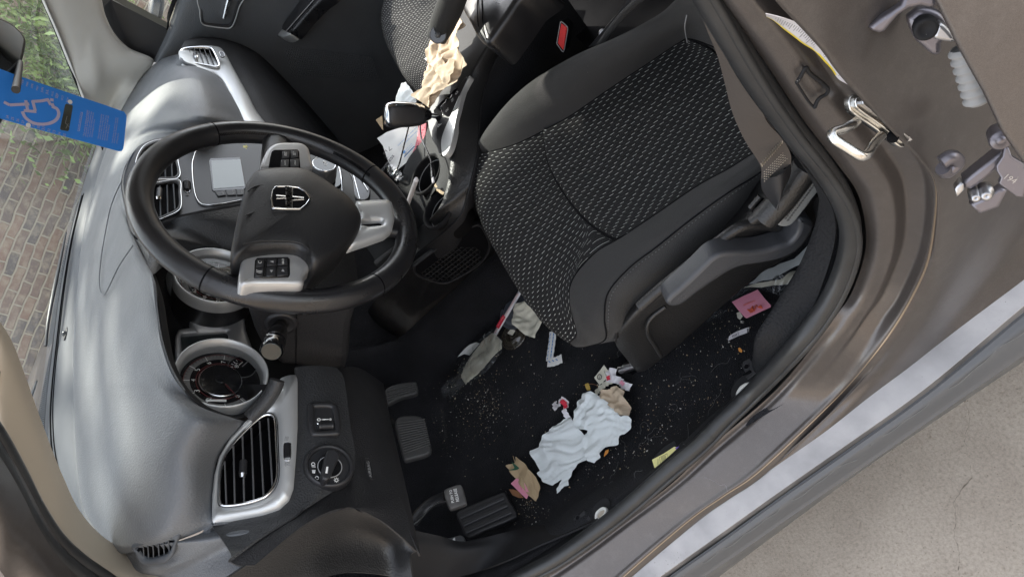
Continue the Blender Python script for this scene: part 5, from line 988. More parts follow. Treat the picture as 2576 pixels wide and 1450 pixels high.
for q, rr in cups:
    g = M(); g.lathe(q + V((0, 0, -.002)), V((0, 0, 1)), [(rr + .006, -.004), (rr + .004, .002), (rr, .002), (rr - .002, -.002), (rr - .004, -.07), (0, -.07)], m_ctopd, N=48)
    g.lathe(q, V((0, 0, 1)), [(rr - .003, -.016), (rr - .0045, -.0155), (rr - .0045, -.017)], m_greyp, N=48); g.build('cup_holder', CO)
pS = (W(1130, 290, 'z', .702), V((0, 0, 1)))
g = M(); g.plate(PL(D_, [(1173, 192), (1158, 210), (1140, 232), (1105, 240), (1085, 262), (1075, 300), (1082, 340), (1098, 370), (1108, 392), (1112, 345), (1132, 300), (1150, 262), (1164, 235)], (pS[0], pS[1])), V((0, 0, 1)), .012, m_plain, bev=.002, closed_spl=70); g.build('shift_plate', CO)
g = M(); P = PL(A8, [(778, 180), (745, 250), (712, 320), (680, 395), (640, 480), (605, 560), (586, 625), (584, 690), (596, 742), (622, 728), (650, 680), (672, 600), (690, 500), (708, 420), (728, 330), (752, 250), (790, 180)], (pS[0] + V((0, 0, .003)), pS[1])); g.plate(P, V((0, 0, 1)), .012, m_silver, bev=.002, closed_spl=90); g.build('console_trim_strip', CO)
g = M(); P = PL(B3, [(1012, 780), (1035, 730), (1080, 640), (1110, 570), (1060, 640), (1020, 720), (1000, 790), (900, 960), (800, 1180), (700, 1430), (830, 1180), (930, 960)], pS)
g.tube(PL(B3, [(700, 1440), (790, 1230), (850, 1090)], (pS[0] + V((0, 0, .002)), pS[1])), .0007, m_white, n=4, smooth=10)
g.build('console_pinstripe', CO)
g = M(); gp_ = (pS[0] + V((0, 0, .0012)), pS[1])
g.plate(PL(B3, [(560, 1250), (640, 1160), (720, 1090), (790, 1020), (830, 1000), (770, 1080), (700, 1150), (645, 1190), (650, 1260), (660, 1300), (610, 1390), (570, 1330)], gp_), V((0, 0, 1)), .001, m_black); g.tube(PL(B3, [(575, 1330), (608, 1388), (662, 1300), (640, 1210), (665, 1180), (688, 1160), (715, 1110), (745, 1115), (770, 1070)], (gp_[0] + V((0, 0, .001)), gp_[1])), .0007, m_chrome, n=5, smooth=0); g.build('shift_gate', CO)
for s, a, b in (('P', (648, 1412), (648, 1372)), ('R', (730, 1248), (732, 1206)), ('N', (790, 1148), (788, 1092)), ('D', (840, 1062), (838, 1010))):
    g = M(); p0, p1 = PL(B3, [a, b], (gp_[0] + V((0, 0, .0005)), gp_[1])); L_ = (p1 - p0).length; d_ = V((.94, -.34, 0)).normalized(); d2 = (W(1000, 300, 'z', .7) - W(1010, 340, 'z', .7)).normalized(); c = (p0 + p1) / 2; g.text(s, c - d2 * .0035, c + d2 * .0035, V((0, 0, 1)), m_white, hs=1); g.build('gear_letter', CO)
SH = empty('gear_selector'); SH.parent = CO
s0 = W(1104, 289, 'z', .702); tip = W(966, 289, 'z', .80); 
def sp_(t): return s0.lerp(tip, t)
g = M(); g.tube([s0 - V((0, 0, .01)), sp_(.2)], .0055, m_chrome, n=16, smooth=0); g.build('selector_shaft', SH)
g = M(); g.tube([sp_(.16), sp_(.22), sp_(.30)], [.009, .013, .016], m_gloss, n=20, smooth=8); g.build('selector_collar', SH)
sv = ray(1000, 290).cross(tip - s0).normalized()
if sv.dot(W(1000, 250, 'z', .76) - W(1000, 290, 'z', .76)) < 0: sv = -sv
kax = (tip - s0).normalized(); kb = kax.cross(sv).normalized()
def ksec(t, k, n=40, lo=0, hi=360, grow=1.0):
    c = s0.lerp(tip, t); o = []
    for i in range(n):
        w = R_(lo + (hi - lo) * i / (n if hi - lo >= 360 else n - 1)); cw, sw_ = math.cos(w), math.sin(w); e = .55
        o.append(c + (sv * math.copysign(abs(cw) ** e, cw) * .0245 + kb * math.copysign(abs(sw_) ** e, sw_) * .021) * k * grow)
    return o
prof_ = [(.27, .60), (.30, .74), (.36, .86), (.46, .94), (.60, 1.0), (.80, 1.03), (.90, 1.0), (.955, .92), (.985, .76), (.995, .4), (.998, .02)]
g = M(); g.grid([ksec(t, k) for t, k in prof_], m_plain, cu=True); g.build('selector_knob', SH)
g = M(); g.grid([ksec(t, k, 24, -62, 62, 1.035) for t, k in prof_[1:]], m_chrome); g.grid([ksec(t + .004, k, 40, 0, 360, 1.02) for t, k in prof_[7:]], m_chrome, cu=True); g.build('selector_chrome_back', SH)
g = M(); P = PL(D_, [(1148, -60), (1152, 0), (1158, 20), (1170, 42), (1181, 62), (1193, 86), (1206, 102), (1219, 108), (1232, 98), (1252, 70), (1278, 33), (1303, -5), (1345, -60)], zp(.775)); g.plate(P, V((0, 0, 1)), .075, m_leather, bev=.012, closed_spl=90, dome=.006)
for dx in (0, 9):
    q = PL(B3, [(1062 + dx * 5, -80), (1056 + dx * 6, 120), (1068 + dx * 6, 300), (1100 + dx * 5, 400), (1135 + dx * 3, 450)], zp(.7815)); g.tube(q, .0011, m_black, n=6, smooth=50)
g.build('console_armrest', CO)
# ------------------------------------------------------------------ seats
DS = empty('driver_seat'); DS.parent = CAR
ins = [
 [(1205, 388, 'z', .50), (1195, 440, 'z', .49), (1205, 500, 'z', .48), (1235, 570, 'z', .48), (1285, 660, 'z', .47), (1335, 745, 'z', .46), (1395, 822, 'z', .46), (1440, 858, 'z', .46)],
 [(1199, 387, 'z', .635), (1187, 440, 'z', .63), (1192, 500, 'z', .625), (1215, 570, 'z', .62), (1260, 655, 'z', .61), (1313, 742, 'z', .60), (1373, 818, 'z', .59), (1430, 862, 'z', .58)],
 [(1240, 379, 'z', .655), (1235, 440, 'z', .655), (1250, 520, 'z', .655), (1290, 600, 'z', .65), (1335, 680, 'z', .64), (1380, 755, 'z', .63), (1425, 812, 'z', .615), (1450, 838, 'z', .603)],
 [(1300, 361, 'z', .662), (1305, 440, 'z', .66), (1335, 530, 'z', .655), (1375, 620, 'z', .65), (1400, 680, 'z', .645), (1415, 720, 'z', .642), (1428, 755, 'z', .64), (1436, 780, 'z', .63)],
 [(1368, 328, 'z', .652), (1372, 380, 'z', .645), (1395, 440, 'z', .642), (1430, 500, 'z', .642), (1455, 550, 'z', .642), (1465, 600, 'z', .644), (1458, 640, 'z', .647), (1446, 690, 'z', .65)]]
sm1 = [(1370, 327, 'z', .654), (1374, 362, 'z', .650), (1382, 405, 'z', .647), (1402, 450, 'z', .646), (1432, 497, 'z', .646), (1466, 538, 'z', .646), (1503, 570, 'z', .648), (1556, 600, 'z', .655)]
ins.append([(1369, 328, 'z', .650), (1373, 368, 'z', .645), (1381, 412, 'z', .641), (1400, 460, 'z', .640), (1430, 508, 'z', .640), (1462, 548, 'z', .642), (1485, 580, 'z', .645), (1500, 632, 'z', .652)])
ins.append([(1369, 328, 'z', .648), (1373, 365, 'z', .642), (1381, 408, 'z', .638), (1401, 455, 'z', .637), (1431, 502, 'z', .637), (1465, 542, 'z', .638), (1501, 574, 'z', .641), (1554, 602, 'z', .648)])
g = M(); g.loft(ins, 70, 80, m_stripe, uv=True); g.build('cushion_front', DS)
i2 = [[p + V((.001, .003, -.010)) for p in C3(sm1)], [p + V((0, 0, .005)) for p in C3(sm1)],
 [(1380, 322, 'z', .660), (1390, 365, 'z', .657), (1400, 405, 'z', .655), (1420, 445, 'z', .655), (1450, 487, 'z', .655), (1483, 525, 'z', .655), (1520, 556, 'z', .656), (1573, 588, 'z', .657)],
 [(1438, 289, 'z', .650), (1450, 345, 'z', .648), (1475, 395, 'z', .646), (1505, 435, 'z', .645), (1535, 475, 'z', .645), (1565, 505, 'z', .645), (1600, 528, 'z', .648), (1640, 545, 'z', .652)],
 [(1532, 224, 'z', .640), (1560, 290, 'z', .635), (1600, 340, 'z', .632), (1640, 380, 'z', .632), (1670, 410, 'z', .632), (1700, 435, 'z', .634), (1725, 455, 'z', .637), (1750, 470, 'z', .642)],
 [(1625, 162, 'z', .632), (1670, 225, 'z', .626), (1710, 280, 'z', .624), (1745, 320, 'z', .624), (1775, 350, 'z', .624), (1800, 378, 'z', .626), (1818, 400, 'z', .630), (1832, 425, 'z', .636)],
 [(1703, 110, 'z', .628), (1765, 175, 'z', .622), (1810, 230, 'z', .62), (1845, 275, 'z', .62), (1868, 315, 'z', .62), (1880, 345, 'z', .622), (1887, 368, 'z', .626), (1892, 388, 'z', .632)],
 [(1730, 100, 'z', .64), (1790, 130, 'z', .635), (1850, 185, 'z', .63), (1890, 235, 'z', .63), (1910, 275, 'z', .63), (1925, 310, 'z', .63), (1935, 340, 'z', .635), (1945, 370, 'z', .64)]]
g = M(); g.loft(i2, 70, 90, m_stripe, uv=True); g.build('cushion_insert', DS)
ib = [
 [(1202, 387, 'z', .635), (1199, 384, 'z', .637), (1197, 380, 'z', .633), (1200, 385, 'z', .55)],
 [(1240, 379, 'z', .655), (1222, 362, 'z', .665), (1205, 352, 'z', .655), (1212, 360, 'z', .55)],
 [(1300, 361, 'z', .662), (1270, 325, 'z', .682), (1240, 302, 'z', .672), (1250, 310, 'z', .54)],
 [(1370, 327, 'z', .654), (1330, 278, 'z', .688), (1285, 250, 'z', .680), (1300, 262, 'z', .54)],
 [(1438, 289, 'z', .650), (1398, 232, 'z', .692), (1345, 200, 'z', .683), (1360, 210, 'z', .54)],
 [(1532, 224, 'z', .640), (1492, 165, 'z', .692), (1445, 140, 'z', .684), (1470, 150, 'z', .54)],
 [(1625, 162, 'z', .632), (1598, 118, 'z', .690), (1555, 92, 'z', .684), (1580, 100, 'z', .54)],
 [(1703, 110, 'z', .628), (1690, 72, 'z', .690), (1655, 38, 'z', .688), (1680, 50, 'z', .54)],
 [(1735, 98, 'z', .64), (1730, 50, 'z', .70), (1700, 0, 'z', .70), (1720, 10, 'z', .54)],
 [(1800, 120, 'z', .66), (1780, 30, 'z', .72), (1750, -40, 'z', .72), (1780, -20, 'z', .54)]]
g = M(); g.loft(ib, 28, 70, m_fab); g.build('inner_bolster', DS)
ob_ = [
 [(1432, 861, 'z', .581), (1440, 868, 'z', .575), (1450, 872, 'z', .56), (1455, 868, 'z', .47)],
 [(1450, 838, 'z', .603), (1462, 858, 'z', .598), (1480, 868, 'z', .57), (1490, 866, 'z', .47)],
 [(1436, 785, 'z', .626), (1472, 822, 'z', .630), (1525, 853, 'z', .595), (1540, 858, 'z', .47)],
 [(1429, 745, 'z', .640), (1495, 785, 'z', .650), (1558, 822, 'z', .61), (1575, 850, 'z', .5)],
 [(1446, 692, 'z', .650), (1525, 735, 'z', .663), (1600, 760, 'z', .615), (1625, 790, 'z', .52)],
 [(1500, 633, 'z', .653), (1590, 675, 'z', .670), (1672, 706, 'z', .615), (1690, 730, 'z', .53)],
 [(1556, 600, 'z', .656), (1645, 620, 'z', .675), (1740, 652, 'z', .615), (1760, 675, 'z', .53)],
 [(1640, 545, 'z', .652), (1735, 550, 'z', .676), (1815, 580, 'z', .615), (1835, 600, 'z', .53)],
 [(1750, 470, 'z', .642), (1820, 478, 'z', .672), (1870, 515, 'z', .618), (1885, 540, 'z', .53)],
 [(1832, 425, 'z', .636), (1875, 432, 'z', .665), (1905, 462, 'z', .62), (1920, 480, 'z', .53)],
 [(1892, 388, 'z', .632), (1920, 390, 'z', .66), (1940, 420, 'z', .63), (1955, 440, 'z', .53)],
 [(1945, 370, 'z', .64), (1960, 360, 'z', .66), (1975, 380, 'z', .64), (1985, 400, 'z', .53)]]
g = M(); g.loft(ob_, 28, 80, m_fab); OBG = g.G; g.build('outer_bolster', DS)
def rowcurve(G, fr_):
    j = fr_ * (len(G[0]) - 1); return [r0[int(j)].lerp(r0[min(int(j) + 1, len(r0) - 1)], j - int(j)) for r0 in G]
g = M(); q = [p + (CAM - p).normalized() * .0012 for p in rowcurve(OBG, .36)]; g.tube(q[2:-4], .0012, m_black, n=6, smooth=0)
q2 = [p + (CAM - p).normalized() * .0014 for p in rowcurve(OBG, .385)][2:-4]; q2 = spl(q2, 260)
for k in range(0, 258, 3): g.tube([q2[k], q2[k + 1]], .0006, m_clad, n=4, smooth=0)
g.build('bolster_seam', DS)
g = M(); g.tube([p + V((.001, .004, -.003)) for p in C3(sm1)], .0028, m_black, n=8, smooth=60)
g.tube(C3([c[0] for c in ib]), .0012, m_black, n=6, smooth=80); g.tube([p for p in C3([c[0] for c in ob_])], .0012, m_black, n=6, smooth=80); g.build('cushion_seam', DS)
# seat back (mostly hidden behind the pillar)
g = M(); sb = [[(1730, 95, 'z', .64), (1800, 130, 'z', .65), (1880, 240, 'z', .645), (1925, 310, 'z', .645), (1960, 370, 'z', .65)]]
b0 = C3(sb[0]); g.loft([b0, [p + V((0, -.06, .03)) for p in b0], [p + V((0, -.10, .12)) for p in b0], [p + V((0, -.2, .5)) for p in b0], [p + V((0, -.22, .75)) for p in b0]], 40, 30, m_fab, back=.06); g.build('backrest', DS)
g = M(); sc1 = C3([(1727, 38, 'z', .705), (1722, 70, 'z', .69), (1728, 108, 'z', .645)]); g.tube([p + (CAM - p).normalized() * .002 for p in sc1], .0009, m_greyp, n=5, smooth=12); g.build('cushion_rear_seam', DS)
# side shield
m_lever = mat('lever_plastic', (.045, .047, .052), .4, grain=('v', 420, .3, .0006))
s_t = [(1549, 850, 'z', .585), (1556, 818, 'z', .608), (1598, 758, 'z', .612), (1672, 703, 'z', .612), (1740, 649, 'z', .612), (1815, 577, 'z', .612), (1870, 512, 'z', .615), (1905, 458, 'z', .618), (1945, 415, 'z', .63)]
s_r = [(1550, 868, 'x', -.625), (1564, 830, 'x', -.64), (1608, 776, 'x', -.65), (1680, 722, 'x', -.655), (1750, 665, 'x', -.66), (1830, 600, 'x', -.665), (1895, 548, 'x', -.67), (1950, 500, 'x', -.675), (2000, 440, 'x', -.68)]
s_m = [(1570, 895, 'x', -.625), (1600, 860, 'x', -.638), (1650, 810, 'x', -.645), (1715, 760, 'x', -.65), (1780, 705, 'x', -.655), (1860, 640, 'x', -.66), (1925, 590, 'x', -.665), (1980, 545, 'x', -.67), (2040, 480, 'x', -.67)]
s_b = [(1604, 936, 'x', -.618), (1630, 926, 'x', -.63), (1690, 880, 'x', -.635), (1758, 820, 'x', -.64), (1829, 756, 'x', -.64), (1905, 692, 'x', -.645), (1965, 655, 'x', -.65), (2010, 620, 'x', -.655), (2080, 520, 'x', -.66)]
g = M(); g.loft([[p + V((.01, 0, -.02)) for p in C3(s_t)], s_t, s_r, s_m, s_b, [p + V((.03, 0, -.01)) for p in C3(s_b)]], 80, 40, m_side, back=.0015); g.build('side_shield', DS)
g = M(); g.tube([W(*A5(x, y), 'x', -.653) for x, y in [(150, 1250), (110, 1180), (60, 1100), (55, 1030), (90, 970), (180, 900)]], .0035, m_side, n=8, smooth=40)
g.tube([W(*A5(x, y), 'x', -.668) for x, y in [(0, 900), (160, 760), (360, 600), (560, 440), (700, 345), (830, 318), (980, 330)]], .008, m_side, n=12, smooth=50); g.build('shield_moulding', DS)
g = M(); LV = PL(A5, [(188, 872), (215, 832), (320, 740), (430, 635), (510, 560), (580, 526), (680, 515), (800, 514), (900, 500), (1000, 470), (1060, 450), (1105, 400), (1125, 350), (1130, 290), (1185, 290), (1240, 330), (1200, 420), (1120, 510), (1000, 570), (860, 600), (740, 618), (650, 650), (560, 705), (420, 800), (310, 885), (250, 905), (205, 898)], xp(-.700))
g.plate(LV, V((-1, 0, .15)).normalized(), .030, m_lever, bev=.006, closed_spl=120)
for i in range(11):
    for j in range(3): q = WN(*A5(262 + i * 19 + j * 14, 828 - i * 18.5 + j * 15), xp(-.7002)); g.lathe(q, V((-1, 0, 0)), [(.0011, 0), (0, .0006)], m_clad, N=6)
g.build('height_lever', DS)
m_lgrey = mat('pale_grey_plastic', (.20, .21, .21), .45, grain=('n', 300, .2, .0005))
g = M(); P = PL(A5, [(975, 312), (985, 275), (1080, 140), (1180, 10), (1230, -60), (1300, -60), (1310, 20), (1220, 150), (1120, 280), (1070, 330), (1020, 340), (985, 332)], xp(-.70)); g.plate(P, V((-1, 0, .2)).normalized(), .018, m_lgrey, bev=.004, closed_spl=70)
for i in range(18):
    for j in range(3): q = WN(*A5(1020 + i * 13 + j * 16 - 4, 262 - i * 17.5 + j * 14), xp(-.7008)); g.lathe(q, V((-1, 0, 0)), [(.0019, 0), (.0012, .0005), (0, .0007)], m_clad, N=6)
g.build('recline_lever', DS)
g = M(); g.tube([W(*A5(880, 280), 'x', -.69), W(*A5(1000, 150), 'x', -.69), W(*A5(1120, -10), 'x', -.69), W(*A5(1180, -90), 'x', -.69)], .017, m_side, n=14, smooth=30); g.tube([W(*A5(1290, 230), 'x', -.70), W(*A5(1400, 200), 'x', -.70)], .02, m_side, n=14, smooth=0)
P = PL(A5, [(780, 200), (850, 120), (920, 170), (1000, 120), (930, 215), (860, 285), (800, 240)], xp(-.672)); g.plate(P, V((-1, 0, .3)).normalized(), .004, m_black, bev=.001); g.tube([P[0], P[1]], .0035, m_side, n=8, smooth=0); g.build('belt_anchor_housing', DS)
# seat rails
for (a, b, rr) in (((1588, 870), (1640, 850), .0075), ((1655, 897), (1560, 928), .0095)):
    g = M(); 
    p = W(a[0], a[1], 'z', .35); q = W(b[0], b[1], 'z', .34); g.tube([p, q], rr, m_metal, n=12, smooth=0); g.build('seat_rail', DS)
g = M(); g.loft([[W(1545, 905, 'z', .335), W(1620, 850, 'z', .335)], [W(1575, 935, 'z', .335), W(1660, 880, 'z', .335)]], 4, 4, m_black, back=.02); g.build('rail_foot', DS)
m_web = mat('brown_grey_webbing', (.062, .051, .043), .8, grain=('n', 260, .5, .0008), dust=.05)
BL = empty('seat_belt'); BL.parent = CAR
wl = [(1700, -120, 'x', -.71), (1745, -20, 'x', -.71), (1775, 70, 'x', -.705), (1802, 135, 'x', -.70), (1820, 199, 'x', -.695), (1842, 284, 'x', -.69), (1874, 355, 'x', -.69), (1912, 416, 'x', -.69), (1913, 455, 'x', -.69)]
wr = [(1790, -120, 'x', -.75), (1830, -20, 'x', -.75), (1870, 70, 'x', -.745), (1890, 140, 'x', -.74), (1905, 220, 'x', -.735), (1925, 300, 'x', -.73), (1968, 350, 'x', -.725), (1988, 388, 'x', -.72), (1989, 415, 'x', -.715)]
a, b = C3(wl), C3(wr); g = M(); g.loft([a, [p.lerp(q, .5) + V((-.002, -.0, .004)) for p, q in zip(a, b)], b], 60, 8, m_web, back=.0015); g.build('webbing', BL)
g = M(); z = []
for k in range(27): u = k / 26; z.append(W(1914 + u * 54, 416 - u * 62 + (5 if k % 2 else -5), 'x', -.7085 - .012 * u))
g.tube([p + (CAM - p).normalized() * .004 for p in z], .0008, m_beige, n=5, smooth=0)
for k in range(5):
    for j in range(12): p = W(1921 + j * 5.2, 432 + k * 6 - j * 5.2, 'x', -.712); p2 = W(1923.5 + j * 5.2, 431 + k * 6 - j * 5.2, 'x', -.712); g.tube([p + (CAM - p).normalized() * .006, p2 + (CAM - p2).normalized() * .006], .0006, m_beige, n=4, smooth=0)
g.build('belt_stitching', BL)
g = M(); a = C3([(1913, 450, 'x', -.70), (1917, 478, 'x', -.70), (1935, 505, 'x', -.70), (1945, 518, 'x', -.70)]); b = C3([(1989, 412, 'x', -.715), (1988, 440, 'x', -.715), (1972, 475, 'x', -.715), (1950, 515, 'x', -.712)]); g.loft([a, [p.lerp(q, .5) + V((-.012, 0, .006)) for p, q in zip(a, b)], b], 20, 10, m_plain, back=.001); g.build('belt_end_sleeve', BL)
g = M(); g.loft([C3([(1480, 118, 'z', .66), (1540, 50, 'z', .70), (1590, -20, 'z', .74)]), C3([(1505, 115, 'z', .66), (1560, 45, 'z', .70), (1625, -20, 'z', .74)])], 12, 4, m_plain, back=.006); g.tube(C3([(1508, 112, 'z', .665), (1562, 42, 'z', .705), (1628, -20, 'z', .745)]), .006, m_fab, n=8, smooth=12); g.build('seat_back_shell', DS)
BK = empty('belt_buckle'); BK.parent = DS
g = M(); pb = (W(1412, 95, 'x', -.075), V((-.75, .3, .55)).normalized()); P = PL(Z3, [(775, 355), (790, 265), (805, 180), (818, 178), (862, 218), (866, 240), (835, 420), (825, 426)], pb); g.plate(P, pb[1], .03, m_black, bev=.002); g.ring(off2(P, pb[1], -.0006), off2(P, pb[1], .0008), pb[1], m_greyp, h=.0004, deep=.001, N=60); g.build('buckle_body', BK)
g = M(); P = PL(Z3, [(785, 352), (797, 270), (812, 192), (855, 222), (858, 240), (832, 405), (822, 402)], (pb[0] + pb[1] * .002, pb[1])); g.plate(P, pb[1], .004, m_red, bev=.001); g.plate(PL(Z3, [(812, 355), (826, 250), (848, 245), (838, 350)], (pb[0] + pb[1] * .0032, pb[1])), pb[1], .0012, m_red, bev=.0004); g.build('release_button', BK)
g = M(); q = W(*Z3(1152, 272), 'z', .60); g.disc(q, (CAM - q), .009, .004, m_metal, bev=.002); g.build('hinge_bolt', DS)
g = M(); g.loft([[(1480, 125, 'z', .50), (1400, 40, 'z', .50), (1330, -60, 'z', .50)], [(1600, 90, 'z', .50), (1560, 0, 'z', .50), (1500, -80, 'z', .50)], [(1800, 40, 'z', .50), (1760, -60, 'z', .50), (1700, -120, 'z', .50)]], 10, 8, m_black, back=.01); g.build('gap_shade_sheet', CAR)  # added black sheet hiding the sunlit spot, so the gap reads as shade
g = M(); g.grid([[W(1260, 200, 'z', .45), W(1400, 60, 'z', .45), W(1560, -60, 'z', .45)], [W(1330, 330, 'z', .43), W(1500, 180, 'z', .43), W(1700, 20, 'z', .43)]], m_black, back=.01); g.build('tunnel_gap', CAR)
# passenger seat
PS = empty('passenger_seat'); PS.parent = CAR
pc_ = [
 [(1015, -70, 'z', .50), (985, 0, 'z', .50), (978, 45, 'z', .50), (985, 90, 'z', .50), (1005, 140, 'z', .50), (1035, 195, 'z', .50), (1065, 240, 'z', .50)],
 [(990, -70, 'z', .63), (965, 0, 'z', .63), (957, 42, 'z', .63), (962, 84, 'z', .63), (982, 134, 'z', .63), (1016, 194, 'z', .63), (1058, 246, 'z', .62)],
 [(1025, -70, 'z', .66), (1000, 0, 'z', .66), (992, 42, 'z', .66), (998, 84, 'z', .66), (1018, 130, 'z', .66), (1045, 185, 'z', .66), (1072, 230, 'z', .65)],
 [(1080, -90, 'z', .665), (1060, -10, 'z', .665), (1058, 36, 'z', .665), (1065, 78, 'z', .665), (1078, 120, 'z', .665), (1090, 165, 'z', .665), (1098, 200, 'z', .65)],
 [(1160, -90, 'z', .67), (1140, -20, 'z', .67), (1132, 20, 'z', .67), (1130, 60, 'z', .67), (1128, 90, 'z', .67), (1125, 125, 'z', .665), (1120, 160, 'z', .65)],
 [(1230, -90, 'z', .67), (1210, -30, 'z', .67), (1190, 0, 'z', .67), (1180, 30, 'z', .67), (1170, 60, 'z', .66), (1150, 100, 'z', .65), (1135, 130, 'z', .64)]]
g = M(); g.loft(pc_, 60, 50, m_stripe, uv=True); g.build('cushion', PS)
g = M(); bb = [V((.18, -.62, .66)), V((.45, -.62, .66)), V((.68, -.62, .66))]; g.loft([bb, [p + V((0, -.08, .3)) for p in bb], [p + V((0, -.16, .62)) for p in bb]], 12, 12, m_fab, back=.1); g.build('backrest', PS)
AR = empty('seat_armrest'); AR.parent = PS
g = M(); e0 = W(1101, 88, 'z', .80); e1 = W(1135, 8, 'z', .82); e2 = W(1160, -60, 'z', .84); g.tube([e0 + (e0 - e1) * .12, e0, e0.lerp(e1, .5), e1, e2], [.020, .0245, .026, .0255, .025], m_fab, n=24, smooth=30); g.build('armrest_sleeve', AR)
g = M(); nb = (CAM - e0).normalized(); cpt = e0 + nb * .0235; g.disc(cpt, nb, .0165, .006, m_gloss, bev=.002, N=40); g.lathe(cpt, nb, [(.0165, 0), (.0155, .0012), (.0145, .0)], m_clad, N=40); g.lathe(cpt, nb, [(.006, 0), (.0055, .004), (.003, .006), (0, .0065)], m_clad, N=20); g.build('pivot_cap', AR)
# ------------------------------------------------------------------ jamb hardware
def up(p, k): return p + (CAM - p).normalized() * k
DJ = CAR
jn = V((-.75, -.45, .35)).normalized()
ps = (W(2190, 290, 'x', -.825), jn)
STK = empty('door_striker'); STK.parent = CAR
O = PL(Z4, [(912, 715), (918, 690), (945, 668), (1020, 672), (1100, 700), (1170, 760), (1240, 840), (1300, 920), (1332, 970), (1322, 1020), (1285, 1045), (1230, 1010), (1150, 950), (1060, 885), (985, 835), (930, 790), (916, 760)], ps)
g = M(); g.plate([p + jn * .004 for p in O], jn, .006, m_zinc, bev=.001, closed_spl=60); g.plate([p + jn * .008 for p in off2(spl(O, 60, True), jn, .003)], jn, .004, m_zinc, bev=.001); g.plate([p + jn * .012 for p in off2(spl(O, 60, True), jn, .0065)], jn, .004, m_metal, bev=.001); g.build('striker_plate', STK)
dS = (ps[0] - CAM).dot(f)
g = M(); LP = [(985, 862, dS - .012), (955, 885, dS - .024), (905, 912, dS - .032), (850, 928, dS - .037), (818, 945, dS - .040), (832, 985, dS - .041), (920, 1042, dS - .041), (1005, 1095, dS - .041), (1035, 1103, dS - .040), (1068, 1085, dS - .036), (1110, 1020, dS - .026), (1165, 965, dS - .013)]
g.tube([WD(*Z4(x, y), t) for x, y, t in LP], .0042, m_zinc, n=14, smooth=60); g.build('striker_loop', STK)
g = M(); g.disc(WN(*Z4(1262, 968), (ps[0] + jn * .013, jn)), jn, .005, .004, m_black, bev=.001); g.build('striker_screw', STK)
# tyre label
m_lab = mat('label_paper', (.72, .70, .72), .35, coat=.4); m_yel = mat('label_yellow', (.75, .58, .03), .4); m_ylw = mat('pale_yellow_paper', (.72, .68, .28), .6)
lx = [(345, 98), (430, 118), (520, 145), (590, 172), (660, 235), (720, 282), (790, 300), (850, 365), (920, 465), (1000, 585), (1062, 668)]
ly = [(352, 120), (405, 150), (470, 205), (540, 258), (610, 312), (690, 362), (760, 435), (810, 490), (860, 560), (930, 602), (1010, 655)]
A_ = [up(W(*Z4(*p), 'x', -.842), .004) for p in lx]; B_ = [up(W(*Z4(*p), 'x', -.818), .004) for p in ly]
g = M(); g.loft([A_, [a.lerp(b, .5) for a, b in zip(A_, B_)], B_], 60, 8, m_lab, back=.0004)
E1 = [up(p, .0006) for p in spl(B_, 60)]; g.grid([E1[0:44], [up(a.lerp(b, .10), .0006) for a, b in zip(spl(B_, 60), spl(A_, 60))][0:44]], m_yel)
E2 = [up(p, .0006) for p in spl(A_, 60)]; g.grid([E2[36:58], [up(a.lerp(b, .12), .0006) for a, b in zip(spl(A_, 60), spl(B_, 60))][36:58]], m_yel)
sa, sb2 = spl(A_, 60), spl(B_, 60)
for i in range(46):
    k = 4 + i; a, b = up(sa[k].lerp(sb2[k], .25), .0007), up(sa[k].lerp(sb2[k], .45 + .4 * random.random()), .0007); g.tube([a, b], .0003, m_greyp, n=3, smooth=0)
g.build('tyre_label', CAR)
g = M(); g.tube([up(W(*Z4(x, y), 'x', -.812), .006) for x, y in [(565, 588), (595, 540), (632, 478), (650, 510), (690, 545), (745, 588), (788, 632), (775, 668), (735, 690), (712, 715), (692, 762)]], .0016, m_bodydark, n=8, smooth=60); g.tube([up(W(*Z4(x, y), 'x', -.812), .004) for x, y in [(565, 588), (610, 660), (650, 720), (692, 765)]], .0012, m_bodydark, n=6, smooth=20); g.build('access_cap', CAR)
# rear door hinges, boot, and the rear door itself, standing open
RD = empty('rear_door'); RD.parent = CAR
g = M(); pr = (W(2430, 150, 'x', -.90), V((-.85, .30, .42)).normalized())
P = PL(D_, [(2330, -60), (2349, 0), (2378, 60), (2406, 117), (2438, 175), (2470, 231), (2494, 282), (2516, 330), (2560, 395), (2620, 470), (2760, 520), (2900, 300), (2900, -60)], pr)
g.plate(P, pr[1], .025, m_paint, bev=.003); g.build('rear_door_panel', RD)
def hbar(P, r0, m, name, par, flat=.4, n=12, upv=None):
    t = M(); t.tube(P, r0, m, n=n, smooth=0 if len(P) < 3 else 24, flat=flat, up=upv); return t.build(name, par)
H1 = empty('upper_hinge'); H1.parent = RD
def wz(x, y, X=-.865): return W(*Z4(x, y), 'x', X)
m_hinge = mat('painted_hinge_steel', (.16, .15, .165), .35, .7, dust=.15)
pw = lambda X: (W(2400, 150, 'x', X), V((-.8, .25, .5)).normalized())
g = M(); g.plate(PL(Z4, [(1072, 195), (1160, 130), (1230, 90), (1300, 40), (1330, -30), (1560, -40), (1560, 50), (1500, 62), (1440, 48), (1360, 66), (1290, 110), (1235, 170), (1190, 225), (1150, 240), (1100, 225)], pw(-.875)), pw(0)[1], .010, m_hinge, bev=.003, closed_spl=0); g.build('hinge_arm', H1)
